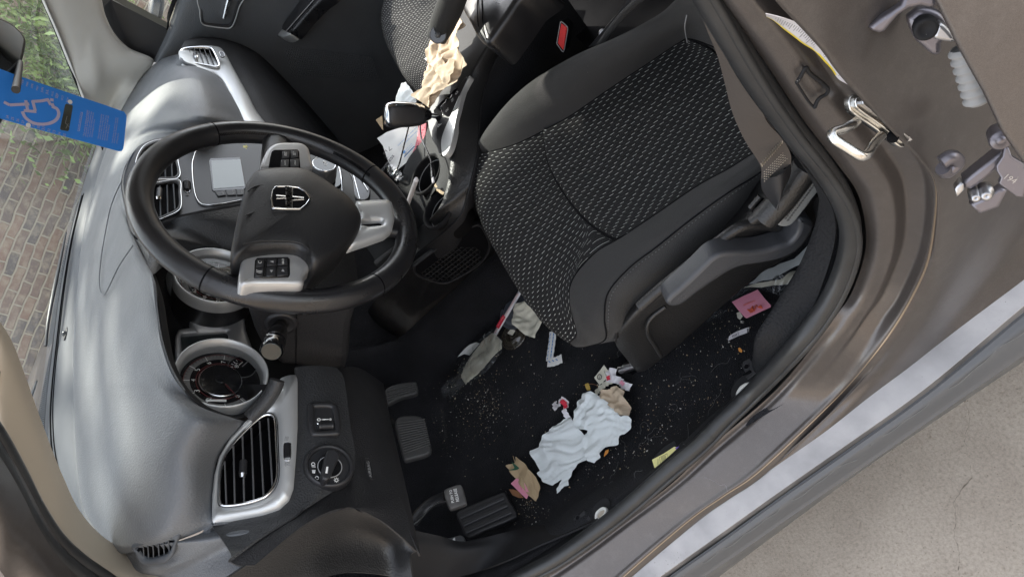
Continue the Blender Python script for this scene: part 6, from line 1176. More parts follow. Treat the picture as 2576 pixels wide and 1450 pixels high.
g = M(); g.plate(PL(Z4, [(820, 70), (835, 20), (850, -40), (900, -40), (880, 40), (870, 70), (905, 140), (932, 200), (905, 170), (850, 100)], pw(-.86)), pw(0)[1], .006, m_hinge, bev=.002); g.lathe(WN(*Z4(975, 60), pw(-.865)), pw(0)[1], [(.009, -.01), (.009, .001), (.006, .002), (.004, 0), (.0, 0)], m_hinge, N=24); g.lathe(WN(*Z4(1060, 20), pw(-.865)), pw(0)[1], [(.006, -.01), (.006, .002), (.004, .003), (0, .003)], m_metal, N=20); g.build('hinge_plate', H1)
g = M(); g.plate(PL(Z4, [(1345, 150), (1380, 100), (1460, 60), (1600, 110), (1690, 280), (1600, 300), (1590, 380), (1530, 395), (1450, 330), (1400, 280)], pw(-.865)), pw(0)[1], .008, m_hinge, bev=.004, closed_spl=50); g.plate(PL(Z4, [(1530, 270), (1560, 180), (1600, 170), (1670, 240), (1690, 300), (1600, 296)], pw(-.872)), pw(0)[1], .008, m_metal, bev=.003, closed_spl=30)
g.lathe(WN(*Z4(1480, 210), pw(-.872)), pw(0)[1], [(.008, -.01), (.008, .0), (.006, .001), (.004, -.001), (0, -.001)], m_bodydark, N=28); g.build('check_link_bracket', H1)
g = M(); c = WN(*Z4(1800, 545), pw(-.87)); ax = (WN(*Z4(1850, 690), pw(-.87)) - WN(*Z4(1770, 420), pw(-.87))).normalized(); pr_ = []
for k in range(7): pr_ += [(.0075, -.024 + k * .0065), (.0098, -.0215 + k * .0065), (.0098, -.020 + k * .0065)]
m_boot = mat('pale_rubber_boot', (.24, .24, .235), .6, dust=.3); g.lathe(c, ax, pr_ + [(.006, .022), (0, .023)], m_boot, N=36); g.build('wiring_boot', RD)
H2 = empty('lower_hinge'); H2.parent = RD
pl2 = (W(*Z4(1900, 1250), 'x', -.875), V((-.75, .25, .6)).normalized())
g = M(); g.plate(PL(Z4, [(1740, 1290), (1960, 1115), (2010, 1075), (2040, 1095), (2000, 1175), (1985, 1200), (1860, 1305), (1800, 1345), (1752, 1330)], pl2), pl2[1], .02, m_hinge, bev=.003)
g.plate(PL(Z4, [(1680, 1340), (1725, 1290), (1752, 1310), (1755, 1345), (1700, 1400)], (pl2[0] + pl2[1] * .004, pl2[1])), pl2[1], .012, m_metal, bev=.002)
g.plate(PL(Z4, [(1790, 1450), (1900, 1400), (2000, 1330), (2060, 1350), (2000, 1470), (1860, 1520)], (pl2[0] - pl2[1] * .012, pl2[1])), pl2[1], .01, m_hinge, bev=.003); g.build('hinge_bracket', H2)
g = M(); g.plate(PL(Z4, [(1975, 1175), (2020, 1110), (2035, 1040), (2070, 1050), (2090, 1110), (2175, 1160), (2200, 1240), (2175, 1400), (2120, 1395), (1995, 1300), (2010, 1260), (1980, 1215)], (pl2[0] + pl2[1] * .012, pl2[1])), pl2[1], .006, m_hinge, bev=.0015); g.text('194', *PL(Z4, [(2030, 1262), (2100, 1300)], (pl2[0] + pl2[1] * .012, pl2[1])), pl2[1], m_metal, ext=.0003, lift=.0008); g.build('hinge_leaf', H2)
g = M(); g.lathe(WN(*Z4(2010, 995), (pl2[0] + pl2[1] * .012, pl2[1])), pl2[1], [(.0085, -.02), (.0085, -.001), (.007, .001), (.004, .0), (.0038, .001), (0, .001)], m_hinge, N=32); g.build('hinge_pin', H2)
for cx, cy, rr in ((1830, 1385, .0055), (1905, 1370, .0065)):
    g = M(); c = WN(*Z4(cx, cy), (pl2[0] + pl2[1] * .0, pl2[1])); g.lathe(c, pl2[1], [(rr, -.012), (rr, 0), (rr * .7, .001), (rr * .68, .006), (rr * .3, .007), (0, .005)], m_metal, N=20); g.build('hinge_bolt', H2)
g = M(); g.tube([W(*Z4(x, y), 'x', -.878) for x, y in [(1590, 1150), (1660, 1110), (1700, 1150), (1630, 1215), (1600, 1190)]], .006, m_hinge, n=10, smooth=24); g.build('jamb_clip', RD)
# holes, clips and brackets by the sill
def qz(F, pts, z): return [W(*F(*p), 'z', z) for p in pts]
Zp = V((0, 0, 1)); sn = V((.45, 0, .9)).normalized()
g = M(); g.cap([up(p, .006) for p in qz(A4, [(2215, 560), (2300, 470), (2380, 425), (2400, 470), (2440, 490), (2400, 560), (2245, 655), (2228, 620)], .42)], m_bodydark); g.build('carpet_slot', CAR)
g = M(); P = [up(p, .009) for p in qz(A4, [(2213, 566), (2300, 520), (2380, 468), (2425, 478), (2330, 580), (2240, 650), (2226, 610)], .42)]; nP = (P[2] - P[0]).cross(P[4] - P[0]).normalized(); nP = nP if nP.z > 0 else -nP
g.plate(P, nP, .0006, m_ylw); m_vio = mat('violet_print', (.16, .08, .42), .5); m_ink = mat('black_ink', (.03, .03, .035), .6)
pS_ = (P[0] + nP * .0004, nP); g.plate(PL(A4, [(2385, 478), (2415, 464), (2424, 478), (2398, 492)], pS_), nP, .0004, m_vio)
g.text('ordinbody', *PL(A4, [(2262, 620), (2262, 560)], pS_), nP, m_ink)
for k in range(4): g.tube(PL(A4, [(2290 + 9 * k, 585 - 4 * k), (2284 + 9 * k, 545 - 4 * k)], pS_), .0004, m_ink, n=3, smooth=0)
g.tube(PL(A4, [(2278, 600), (2268, 548), (2325, 520), (2338, 566), (2278, 600)], pS_), .0003, m_ink, n=3, smooth=0); g.build('sill_sticker', CAR)
m_wclip = mat('white_nylon', (.70, .70, .66), .45)
for F, O, hole in ((A6, [(378, 480), (380, 458), (400, 425), (430, 406), (458, 404), (468, 418), (440, 452), (402, 492), (385, 492)], [(398, 470), (412, 440), (445, 420), (452, 428), (425, 452), (405, 474)]), (A4, [(1782, 1000), (1790, 960), (1830, 925), (1862, 925), (1872, 960), (1840, 1000), (1800, 1028), (1785, 1020)], [(1800, 985), (1825, 950), (1855, 945), (1850, 970), (1815, 1005)])):
    g = M(); P = spl([up(p, .012) for p in qz(F, O, .43)], 50, True); I = [up(p, .012) for p in qz(F, hole, .43)]; nP = (P[12] - P[0]).cross(P[30] - P[0]).normalized(); nP = nP if nP.z > 0 else -nP; g.ring(P, spl(I, 50, True), nP, m_wclip, h=.002, deep=.004, N=50); g.cap([p - nP * .002 for p in P], m_beige); g.build('nylon_clip', CAR)
    g = M(); c = sum(P, V()) / len(P); Q = [c + (p - c) * 1.5 + V((.010, .0, -.006)) for p in P]; g.cap(Q, m_bodydark); g.build('carpet_slot', CAR)
for F, O in ((A5, [(718, 1312), (735, 1285), (778, 1262), (830, 1345), (862, 1375), (800, 1432), (775, 1432), (748, 1370)]), (A4, [(1618, 1012), (1660, 985), (1700, 948), (1718, 990), (1780, 1040), (1740, 1090), (1680, 1135), (1655, 1080)])):
    g = M(); P = [up(p, .010) for p in qz(F, O, .42)]; nP = (P[2] - P[0]).cross(P[5] - P[0]).normalized(); nP = nP if nP.z > 0 else -nP; g.plate(P, nP, .006, m_plain, bev=.001); c = P[0].lerp(P[3], .35); g.disc(c + nP * .0006, nP, .0038, .001, m_black, N=20); g.lathe(c + nP * .0006, nP, [(.0048, 0), (.0045, .001), (.0038, .0)], m_plain, N=20); c = P[0].lerp(P[5], .62); u, v = basis(nP); e = (P[5] - P[0]).normalized(); w = nP.cross(e); g.box(c + nP * .0012, e * .005, w * .007, nP * .0015, m_black); g.box(c.lerp(P[4], .5) + nP * .003, e * .003, w * .012, nP * .004, m_plain, bev=.0008); g.build('scuff_plate_bracket', CAR)
# ------------------------------------------------------------------ pedals
PDL = empty('pedals'); PDL.parent = CAR
def pedal(name, F, O, ribs, y, n, par, rib=.0018, bev=.005, mt=None, arm=None):
    pl = (W(*F(*O[0]), 'y', y), n.normalized()); root = empty(name); root.parent = par
    P = PL(F, O, pl); t = M(); t.plate(P, pl[1], .014, mt or m_plain, bev=bev, closed_spl=60); t.build('pedal_pad', root)
    t = M()
    for a, b in ribs: t.tube(PL(F, [a, b] if len(a) == 2 and not isinstance(a[0], tuple) else [a, b], (pl[0] + pl[1] * .0003, pl[1])), rib, mt or m_plain, n=8, smooth=0)
    t.build('pedal_ribs', root)
    if arm: t = M(); t.tube(arm, .009, m_bodydark, n=10, smooth=20, flat=.5); t.build('pedal_arm', root)
    return root, pl
m_ped = mat('worn_pedal_rubber', (.045, .045, .045), .55, dust=.1)
pedal('brake_pedal', A4, [(278, 285), (300, 245), (360, 232), (440, 232), (488, 252), (500, 290), (530, 400), (552, 480), (545, 510), (500, 535), (420, 555), (360, 570), (338, 545), (310, 440), (285, 340)], [((292 + i * 4.2, 290 + i * 19), (500 + i * 3.4, 262 + i * 15.5)) for i in range(13)], .36, V((-.05, -.75, .6)), PDL, mt=m_ped, arm=[W(1010, 1080, 'y', .38), W(985, 1060, 'y', .42), W(940, 1000, 'y', .48)])
pedal('accelerator_pedal', A3, [(190, 945), (230, 915), (300, 895), (400, 884), (415, 900), (425, 955), (400, 975), (300, 1000), (210, 1042), (195, 1000)], [((203, 952 + i * 16), (412, 898 + i * 14)) for i in range(5)], .40, V((-.05, -.75, .6)), PDL, mt=m_ped)
rt, plk = pedal('parking_brake_pedal', A4, [(645, 800), (660, 782), (750, 750), (778, 758), (795, 800), (816, 880), (808, 900), (705, 936), (685, 925), (668, 890), (650, 830)], [], .28, V((-.1, -.7, .7)), PDL, mt=mat('scuffed_pad_rubber', (.07, .067, .065), .6, var=.3, varscale=60), bev=.004)
g = M(); pk_ = (plk[0] + plk[1] * .0004, plk[1]); g.text('PUSH TO', *PL(A4, [(722, 888), (704, 792)], pk_), plk[1], m_white, hs=1.15, bold=.012); g.text('RELEASE', *PL(A4, [(760, 878), (738, 782)], pk_), plk[1], m_white, hs=1.15, bold=.012); g.build('pedal_lettering', rt)
g = M(); g.tube([W(*A4(650, 850), 'y', .30), W(*A4(560, 885), 'y', .33), W(*A4(480, 950), 'y', .35), W(*A4(410, 1040), 'y', .36)], .012, m_plain, n=10, smooth=24, flat=.5); g.tube([up(W(*A4(x, y), 'y', .30), 0) for x, y in [(660, 880), (600, 890), (540, 930), (480, 1000), (415, 1055)]], .0013, m_metal, n=6, smooth=24); g.build('pedal_arm', rt)
pf_ = (W(*A4(1150, 900), 'z', .335), V((.12, -.55, .82)).normalized())
g = M(); P = PL(A4, [(735, 965), (760, 945), (900, 880), (1080, 806), (1110, 808), (1130, 850), (1195, 960), (1192, 995), (1100, 1040), (950, 1100), (840, 1150), (800, 1140), (770, 1060), (740, 1000)], pf_); g.plate(P, pf_[1], .012, m_plain, bev=.004, closed_spl=0)
for a, b in (((770, 998), (1095, 852)), ((792, 1055), (1120, 905)), ((815, 1108), (1150, 958))): g.tube(PL(A4, [a, b], (pf_[0] + pf_[1] * .001, pf_[1])), .0055, m_plain, n=12, smooth=0, flat=.5)
g.build('foot_rest', PDL)
ph_ = (W(*A4(700, 1160), 'z', .42), V((.1, -.5, .85)).normalized()); g = M(); g.plate(PL(A4, [(540, 1184), (700, 1150), (770, 1130), (795, 1148), (802, 1180), (700, 1186)], ph_), ph_[1], .01, m_clad, bev=.002); g.plate(PL(A4, [(712, 1160), (728, 1150), (730, 1178), (712, 1184)], (ph_[0] + ph_[1] * .0005, ph_[1])), ph_[1], .0005, m_white); g.build('hood_release', PDL)
# ------------------------------------------------------------------ loose things
def thing(m, name, label, cat, group=None, smooth=True):
    c = V((sum(p.x for p in m.v) / len(m.v), sum(p.y for p in m.v) / len(m.v), min(p.z for p in m.v)))
    return tag(m.build(name, at=c, smooth=smooth), label, cat, group)
def inside(q, poly):
    r0 = False; n = len(poly)
    for i in range(n):
        a, b = poly[i], poly[i - 1]
        if (a[1] > q[1]) != (b[1] > q[1]) and q[0] < (b[0] - a[0]) * (q[1] - a[1]) / (b[1] - a[1]) + a[0]: r0 = not r0
    return r0
def sheet(m, P, n, mt, res=.004, amp=.008, fr_=18, seed=0, lift=.002, edge=.25, hf=None, jag=.0, dens=None):
    n = n.normalized(); u, v = basis(n); o = P[0]; poly = [((p - o).dot(u), (p - o).dot(v)) for p in pres(P, max(24, int(sum((P[i] - P[i - 1]).length for i in range(len(P))) / res)))]
    rnd = random.Random(seed); 
    if jag: poly = [(a + rnd.uniform(-jag, jag), b + rnd.uniform(-jag, jag)) for a, b in poly]
    x0, x1 = min(a for a, _ in poly), max(a for a, _ in poly); y0, y1 = min(b for _, b in poly), max(b for _, b in poly)
    pts = list(poly); nb = len(poly); x = x0
    while x < x1:
        y = y0
        while y < y1:
            q = (x + rnd.uniform(-.35, .35) * res, y + rnd.uniform(-.35, .35) * res)
            if inside(q, poly): pts.append(q)
            y += res
        x += res
    waves = []
    for k in range(9):
        an = rnd.uniform(0, math.pi); waves.append((math.cos(an), math.sin(an), fr_ * (.45, .6, .8, 1.1, 1.5, 2.1, 2.9, 3.8, 5)[k] * 1.0, rnd.random(), (.42, .42, .42, .40, .34, .27, .20, .14, .10)[k]))
    out = delaunay_2d_cdt([V((a, b)) for a, b in pts], [(i, (i + 1) % nb) for i in range(nb)], [], 1, 1e-6)
    vs2, faces = out[0], out[2]; vv = []
    for i, q in enumerate(vs2):
        s3 = V((q.x * fr_, q.y * fr_, seed * 7.3)); h = 0
        wx = noise.noise(s3 * .8) * .035; wy = noise.noise(s3 * .8 + V((7, 7, 7))) * .035
        for (ca, sa, ff, ph, am) in waves:
            t_ = ((q.x + wx) * ca + (q.y + wy) * sa) * ff + ph; t_ -= math.floor(t_); h += am * (abs(t_ - .5) * 2 - .5) * max(0, .5 + 1.3 * noise.noise(s3 * .55 + V((ph * 9, 0, 0))))
        h = amp * (.38 + h + .25 * noise.noise(s3 * .5 + V((5, 5, 5))))
        if hf: h += hf(o + u * q.x + v * q.y)
        vv.append(o + u * q.x + v * q.y + n * (lift + max(0, h)))
    return m.add(vv, [list(t) for t in faces], mt)
def ribbon(m, P, w, n, mt, N=40, wav=0, back=.0003):
    Q = spl(P, N); G = [[], []]
    for k in range(N):
        T = (Q[min(k + 1, N - 1)] - Q[max(k - 1, 0)]).normalized(); s_ = n.cross(T).normalized() * w / 2; h = n * wav * math.sin(k * 1.3); G[0].append(Q[k] - s_ + h); G[1].append(Q[k] + s_ - h)
    return m.grid([G[0], [a.lerp(b, .5) + n * wav * .5 for a, b in zip(*G)], G[1]], mt)
m_nap = mat('white_tissue', (.70, .74, .74), .8, grain=('n', 260, .35, .0012), var=.04); m_kraft = mat('brown_kraft_tissue', (.52, .415, .30), .8, grain=('n', 420, .5, .0012), var=.06)
m_paper = mat('white_paper', (.74, .74, .72), .55); m_dirty = mat('soiled_white_tissue', (.68, .66, .55), .8, grain=('n', 200, .4, .0012), var=.12, varscale=40)
m_film = glassmat('clear_film', (.98, .98, .97), refl=1.6, rough=.10, extra=.05); m_pink = mat('pink_packet', (.75, .30, .40), .55, grain=('n', 200, .2, .0005)); m_leaf = mat('dry_leaf', (.24, .11, .05), .6)
m_redp = mat('red_print', (.65, .03, .06), .5); m_blue = mat('blue_print', (.03, .22, .55), .5); m_orange = mat('orange_print', (.72, .13, .06), .5); m_green = mat('dark_green_print', (.02, .09, .05), .6); m_tan = mat('tan_paper', (.46, .34, .20), .7, grain=('n', 200, .3, .001), var=.08)
fl = lambda z: (V((0, 0, z)), Zp)
def FL(F, pts, z=.315): return [W(*F(*p), 'z', z) for p in pts]
g = M(); sheet(g, FL(A4, [(1755, 52), (1690, 70), (1645, 110), (1615, 190), (1612, 262), (1630, 330), (1700, 335), (1680, 420), (1700, 520), (1725, 575), (1765, 588), (1820, 550), (1812, 520), (1850, 470), (1940, 445), (1950, 380), (2000, 370), (2050, 320), (2055, 262), (2035, 235), (1985, 245), (1940, 180), (1830, 100), (1795, 75)], .345), Zp, m_nap, .0026, .025, 19, 3, -.012)
thing(g, 'crumpled_tissue', 'crumpled white tissue lying partly over the wider white sheet on the floor carpet', 'tissue')
g = M(); sheet(g, FL(A4, [(1612, 250), (1555, 262), (1480, 310), (1390, 400), (1372, 475), (1295, 500), (1297, 520), (1330, 580), (1375, 650), (1352, 670), (1395, 735), (1465, 762), (1545, 715), (1505, 790), (1510, 826), (1560, 770), (1600, 762), (1598, 720), (1665, 600), (1720, 570), (1740, 480), (1700, 380), (1660, 320)], .325), Zp, m_nap, .0026, .017, 17, 11, -.004)
thing(g, 'spread_tissue', 'wide white tissue spread out on the floor carpet below the crumpled one', 'tissue')
g = M(); sheet(g, FL(A4, [(1805, 85), (1850, 50), (1910, 42), (1970, 20), (2030, 60), (2030, 110), (2052, 160), (2050, 240), (1985, 242), (1950, 200), (1880, 150)], .335), Zp, m_kraft, .003, .035, 22, 5, -.008)
thing(g, 'brown_napkin', 'balled light brown napkin beside the crumpled white tissue on the floor', 'napkin')
g = M(); sheet(g, FL(A4, [(1130, 615), (1190, 590), (1185, 540), (1250, 590), (1290, 640), (1345, 700), (1382, 765), (1340, 882), (1280, 820), (1200, 720), (1160, 660)], .33), Zp, m_tan, .0035, .020, 14, 8, -.004)
P = [p + V((0, 0, .012)) for p in FL(A4, [(1165, 655), (1215, 640), (1190, 590), (1255, 640), (1225, 655)], .345)]; sheet(g, P, Zp, m_green, .004, .004, 20, 2, .002)
for a, b in (((1215, 640), (1345, 860)), ((1290, 650), (1360, 800)), ((1190, 545), (1220, 640))): g.tube([p + V((0, 0, .010)) for p in FL(A4, [a, b], .335)], .0007, m_tan, n=4, smooth=0)
thing(g, 'folded_paper_bag', 'folded brown paper bag with dark green print beside the foot rest', 'paper bag')
g = M(); sheet(g, FL(A4, [(1157, 748), (1200, 705), (1260, 740), (1297, 820), (1275, 865), (1200, 790)], .33), Zp, m_pink, .0035, .006, 16, 4, .001); P = FL(A4, [(1240, 790), (1228, 755)], .337); g.text('Splenda', P[0], P[1], Zp, m_redp, lift=.003); thing(g, 'pink_sweetener_packet', 'small crinkled pink packet tucked under the folded brown paper bag', 'packet')
g = M(); sheet(g, FL(A4, [(1142, 790), (1175, 790), (1215, 805), (1252, 855), (1215, 855), (1170, 835)], .33), Zp, m_leaf, .003, .005, 20, 6, .001); thing(g, 'dry_leaf', 'dry brown leaf beside the pink packet on the floor', 'leaf')
g = M(); ribbon(g, [p + V((0, 0, .006 * (k % 2))) for k, p in enumerate(FL(A4, [(1478, 135), (1500, 182), (1520, 135), (1545, 118), (1572, 150), (1565, 200), (1582, 255)], .325))], .012, V((.2, 0, 1)), m_lab, 50, .002); ribbon(g, [p + V((0, 0, .004)) for p in FL(A4, [(1535, 124), (1566, 150), (1570, 185)], .328)], .010, V((.2, 0, 1)), m_redp, 20, .002); thing(g, 'twisted_straw_wrapper', 'small twisted red and white wrapper strip alone on the carpet above the spread tissue', 'wrapper')
g = M(); a = FL(A3, [(1378, 530), (1372, 600), (1352, 740)], .32); ribbon(g, a, .020, Zp, m_paper, 24, .0006); b = FL(A3, [(1340, 752), (1390, 745), (1442, 722)], .323); ribbon(g, b, .020, Zp, m_paper, 20, .0008)
for k in range(8):
    p = a[0].lerp(a[2], .08 + .115 * k); e = (a[2] - a[0]).normalized(); s = Zp.cross(e); g.tube([p + s * .004 + V((0, 0, .0012)), p + s * .004 + e * .006 + V((0, 0, .0012))], .0011, m_blue, n=4, smooth=0); g.tube([p - s * .005 + V((0, 0, .0012)), p - s * .006 + e * .005 + V((0, 0, .0012))], .0008, m_blue, n=4, smooth=0)
for k in range(3): p = b[0].lerp(b[2], .2 + .25 * k); g.tube([p + V((-.002, 0, .0015)), p + V((.003, .003, .0015))], .0010, m_blue, n=4, smooth=0)
thing(g, 'blue_printed_wrapper', 'narrow white wrapper with blue print bent into an L under the seat edge', 'wrapper')
# lids
def lid(F, cx, cy, r0, z, mt, name, label):
    c = W(*F(cx, cy), 'z', z); t = M(); t.lathe(c, V((.05, -.1, 1)), [(r0, 0), (r0 + .002, .002), (r0 + .002, .005), (r0 - .002, .006), (r0 - .004, .003), (r0 - .010, .003), (r0 - .012, .010), (r0 - .016, .011), (.008, .010), (.006, .008), (0, .008)], mt, N=56); return thing(t, name, label, 'cup lid')
m_glid = mat('grey_plastic_lid', (.075, .085, .10), .3, spec=.6); m_clid = glassmat('smoky_clear_lid', (.55, .5, .42), refl=3, rough=.1, extra=.12, ecol=(.3, .26, .2))
lid(A3, 1128, 385, .047, .325, m_glid, 'grey_cup_lid', 'dull grey plastic cup lid under the front edge of the driver seat')
lid(A3, 1108, 560, .036, .312, m_clid, 'clear_cup_lid', 'small grimy clear cup lid lying below the grey one')
g = M(); g.plate(FL(A3, [(1055, 545), (1080, 512), (1112, 525), (1090, 560)], .326), Zp, .0004, m_dirty); thing(g, 'paper_scrap', 'tiny dirty paper scrap lying on the clear cup lid', 'scrap')
g = M(); sheet(g, FL(A3, [(1118, 345), (1190, 322), (1230, 370), (1268, 430), (1297, 465), (1270, 520), (1255, 582), (1190, 560), (1150, 525), (1110, 490), (1098, 410)], .345), Zp, m_dirty, .0032, .016, 16, 14, -.003); thing(g, 'soiled_napkin', 'wrinkled off-white napkin resting on the grey cup lid at the seat edge', 'napkin')
g = M(); a, b = W(*A3(1155, 235), 'z', .345), W(*A3(968, 552), 'z', .335); g.tube([a, b], .0062, m_lab, n=12, smooth=0, flat=.5); m_pk = mat('faint_pink_paper', (.62, .50, .50), .6); g.tube([a.lerp(b, .1) + V((0, 0, .003)), a.lerp(b, .98) + V((0, 0, .003))], .0035, m_pk, n=8, smooth=0, flat=.4)
c0q, c1q = a.lerp(b, .60), a.lerp(b, .86); e = (b - a).normalized(); s = Zp.cross(e).normalized(); g.plate([c0q + s * .006 + V((0, 0, .0045)), c1q + s * .006 + V((0, 0, .0045)), c1q - s * .004 + V((0, 0, .0065)), c0q - s * .004 + V((0, 0, .0065))], Zp, .0006, m_redp); g.text('One Ring', c1q.lerp(c0q, .12) + V((0, 0, .0052)) + s * .001, c0q.lerp(c1q, .1) + V((0, 0, .0052)) + s * .001, Zp, m_white); thing(g, 'wrapped_straw', 'long straw in white paper with a red band reaching under the driver seat', 'straw')
CUT = empty('wrapped_cutlery', W(*A3(900, 750), 'z', .315)); tag(CUT, 'clear plastic sleeve holding a folded stained napkin on the dark carpet', 'cutlery packet')
def sub(m, name, par): o = m.build(name, par); o.matrix_parent_inverse = Matrix.Translation(-par.location); return o
g = M(); sheet(g, FL(A3, [(955, 545), (985, 560), (1036, 615), (1030, 660), (960, 720), (890, 800), (830, 850), (765, 910), (735, 855), (760, 780), (815, 690), (870, 625), (905, 580)], .335), Zp, m_dirty, .003, .010, 22, 21, .000); sub(g, 'folded_napkin', CUT)
g = M(); sheet(g, FL(A3, [(955, 520), (1000, 550), (1048, 610), (1040, 690), (950, 780), (860, 880), (760, 925), (700, 1005), (640, 1022), (612, 985), (600, 940), (655, 885), (720, 850), (745, 770), (800, 700), (860, 620), (910, 560)], .345), Zp, m_film, .0035, .014, 30, 23, .004); sub(g, 'plastic_sleeve', CUT)
g = M(); sheet(g, FL(A3, [(872, 622), (845, 612), (800, 628), (760, 660), (735, 690), (710, 718), (760, 695), (800, 705), (830, 670), (858, 640)], .335), Zp, m_paper, .004, .006, 12, 25, .003); sub(g, 'paper_flap', CUT)
for k in range(9): pass
g = M(); P = FL(A3, [(872, 645), (940, 590)], .352); g.text('|||| |||', P[0], P[1], Zp, m_tan, lift=.002); sub(g, 'faded_print', CUT)
# small packets near the seat rail
g = M(); sheet(g, FL(A3, [(1745, 770), (1770, 805), (1802, 832), (1760, 870), (1715, 915), (1690, 880), (1675, 862)], .325), Zp, m_dirty, .004, .003, 20, 31, .002); P = FL(A3, [(1748, 862), (1742, 812)], .327); P = FL(A3, [(1768, 845), (1750, 806)], .329); g.text('PEPPER', P[0], P[1], Zp, m_ink, lift=.003); q = [p + V((0, 0, .005)) for p in ell(A3, 1718, 858, 15, 18, (W(*A3(1718, 858), 'z', .327), Zp), 0, 20)]; g.tube(q, .0008, m_ink, n=4, smooth=0, closed=True); g.text('MIN', *[p + V((0, 0, .0)) for p in FL(A3, [(1722, 870), (1714, 846)], .328)], Zp, m_ink, lift=.003); thing(g, 'pepper_packet', 'small tan pepper packet with a round black stamp next to the seat rail', 'packet')
g = M(); ribbon(g, [p + V((0, 0, .005 * (k % 2))) for k, p in enumerate(FL(A3, [(1828, 824), (1790, 822), (1772, 862), (1812, 872), (1855, 884), (1885, 915), (1930, 930)], .33))], .015, V((0, .3, 1)), m_lab, 50, .003); ribbon(g, [p + V((0, 0, .004)) for p in FL(A3, [(1775, 850), (1780, 880)], .334)], .008, Zp, m_redp, 8, .001); ribbon(g, [p + V((0, 0, .006)) for p in FL(A3, [(1868, 890), (1892, 915)], .334)], .007, Zp, m_pink, 8, .001); thing(g, 'torn_straw_wrapper', 'torn red and white wrapper twisted beside the pepper packet', 'wrapper')
g = M(); ribbon(g, FL(A3, [(1682, 980), (1700, 945), (1745, 905), (1790, 880), (1815, 850)], .325), .013, V((.1, .2, 1)), m_dirty, 30, .002); thing(g, 'curled_paper_strip', 'curled dirty white paper strip between the pepper packet and the tissue', 'paper strip')
g = M(); m_yleaf = mat('yellow_leaf', (.50, .34, .07), .6); sheet(g, FL(A3, [(1615, 905), (1635, 898), (1648, 925), (1650, 950), (1625, 952), (1618, 930)], .32), Zp, m_yleaf, .003, .006, 30, 33, .002); g.tube(FL(A3, [(1595, 912), (1650, 903), (1690, 915), (1705, 935)], .322), .0007, m_leaf, n=5, smooth=20); thing(g, 'yellow_leaf', 'small yellowed leaf with a thin stem near the pepper packet', 'leaf')
# between seat and sill
g = M(); P = FL(A5, [(660, 872), (750, 828), (842, 785), (890, 845), (942, 905), (850, 948), (760, 990), (705, 930)], .335); sheet(g, P, Zp, m_pink, .005, .002, 10, 41, .004); pp_ = fl(.3415)
g.text('WHATABURGER', *PL(A5, [(820, 852), (734, 888)], pp_), V((0, 0, 1)), m_orange, hs=1.3, bold=.02, lift=.0015)
for k in range(5):
    y = 7 * k; g.tube([p + V((0, 0, .0016)) for p in PL(A5, [(762 + y * .8, 922 + y * .85), (786 + y * .6, 926 - 2 + y * .5), (800 + y * .15, 898 + y * .2), (812, 940 - y * .3), (828 - y * .1, 888 + y * .1), (838 + y * .3, 905 + y * .2), (862 + y * .35, 892 + y * .75)], pp_)], .0009, m_orange, n=4, smooth=0)
thing(g, 'pink_hot_sauce_packet', 'flat pink square packet with an orange W mark between seat and sill', 'packet')
g = M(); P = FL(A5, [(632, 1147), (640, 1110), (700, 1078), (783, 1048), (780, 1085), (700, 1115)], .33); sheet(g, P, Zp, m_lab, .004, .002, 10, 43, .003); pp_ = fl(.336); 
g.text('ZONE 2', *PL(A5, [(705, 1105), (700, 1075)], pp_), Zp, m_ink, hs=1.4)
for k in range(4): g.tube(PL(A5, [(660 + 9 * k, 1118 - 4 * k), (655 + 9 * k, 1102 - 4 * k)], pp_), .0005, m_ink, n=3, smooth=0)
for k in range(9): g.tube(PL(A5, [(757 + 2 * (k % 3), 1058 + 3.2 * k), (768, 1056 + 3.2 * k)], pp_), .0004, m_ink, n=3, smooth=0)
thing(g, 'price_sticker', 'small white printed sticker strip on the carpet beside the seat', 'sticker')
m_cloth = mat('grey_tissue', (.36, .38, .38), .85, grain=('n', 300, .4, .001))
g = M(); sheet(g, FL(A5, [(770, 740), (830, 690), (910, 630), (1000, 598), (1100, 570), (1200, 480), (1275, 410), (1260, 520), (1215, 590), (1130, 612), (1040, 660), (960, 700), (850, 728)], .36), Zp, m_cloth, .004, .014, 10, 51, -.004); thing(g, 'grey_cloth_scrap', 'pale grey tissue cloth pushed under the rear of the driver seat', 'tissue')
g = M(); sheet(g, FL(A5, [(740, 775), (860, 735), (1000, 715), (1080, 655), (1190, 640), (1170, 690), (1145, 745), (1060, 745), (960, 755), (860, 768)], .34), Zp, m_dirty, .004, .010, 14, 53, .0); thing(g, 'bagged_napkin', 'off-white napkin in clear film under the grey cloth by the sill', 'napkin')
g = M(); sheet(g, FL(A5, [(560, 900), (660, 840), (760, 760), (900, 740), (1080, 660), (1190, 640), (1165, 730), (1110, 790), (1010, 832), (900, 800), (845, 785), (740, 830), (660, 868), (610, 900)], .345), Zp, m_film, .0038, .016, 24, 55, .004); thing(g, 'film_bag', 'clear crinkled film bag covering the off-white napkin by the sill', 'film bag')
g = M(); sheet(g, FL(A5, [(430, 1030), (480, 970), (560, 930), (640, 925), (600, 960), (520, 1000)], .33), Zp, m_film, .0035, .008, 30, 57, .002); thing(g, 'film_scrap', 'scrap of clear crinkled film under the seat side shield', 'film scrap')
g = M(); sheet(g, FL(A5, [(692, 950), (715, 940), (740, 975), (720, 1000), (700, 985)], .325), Zp, m_dirty, .004, .006, 30, 59, .002); thing(g, 'bread_crust', 'pale bread crust fragment under the corner of the pink square packet', 'crust')
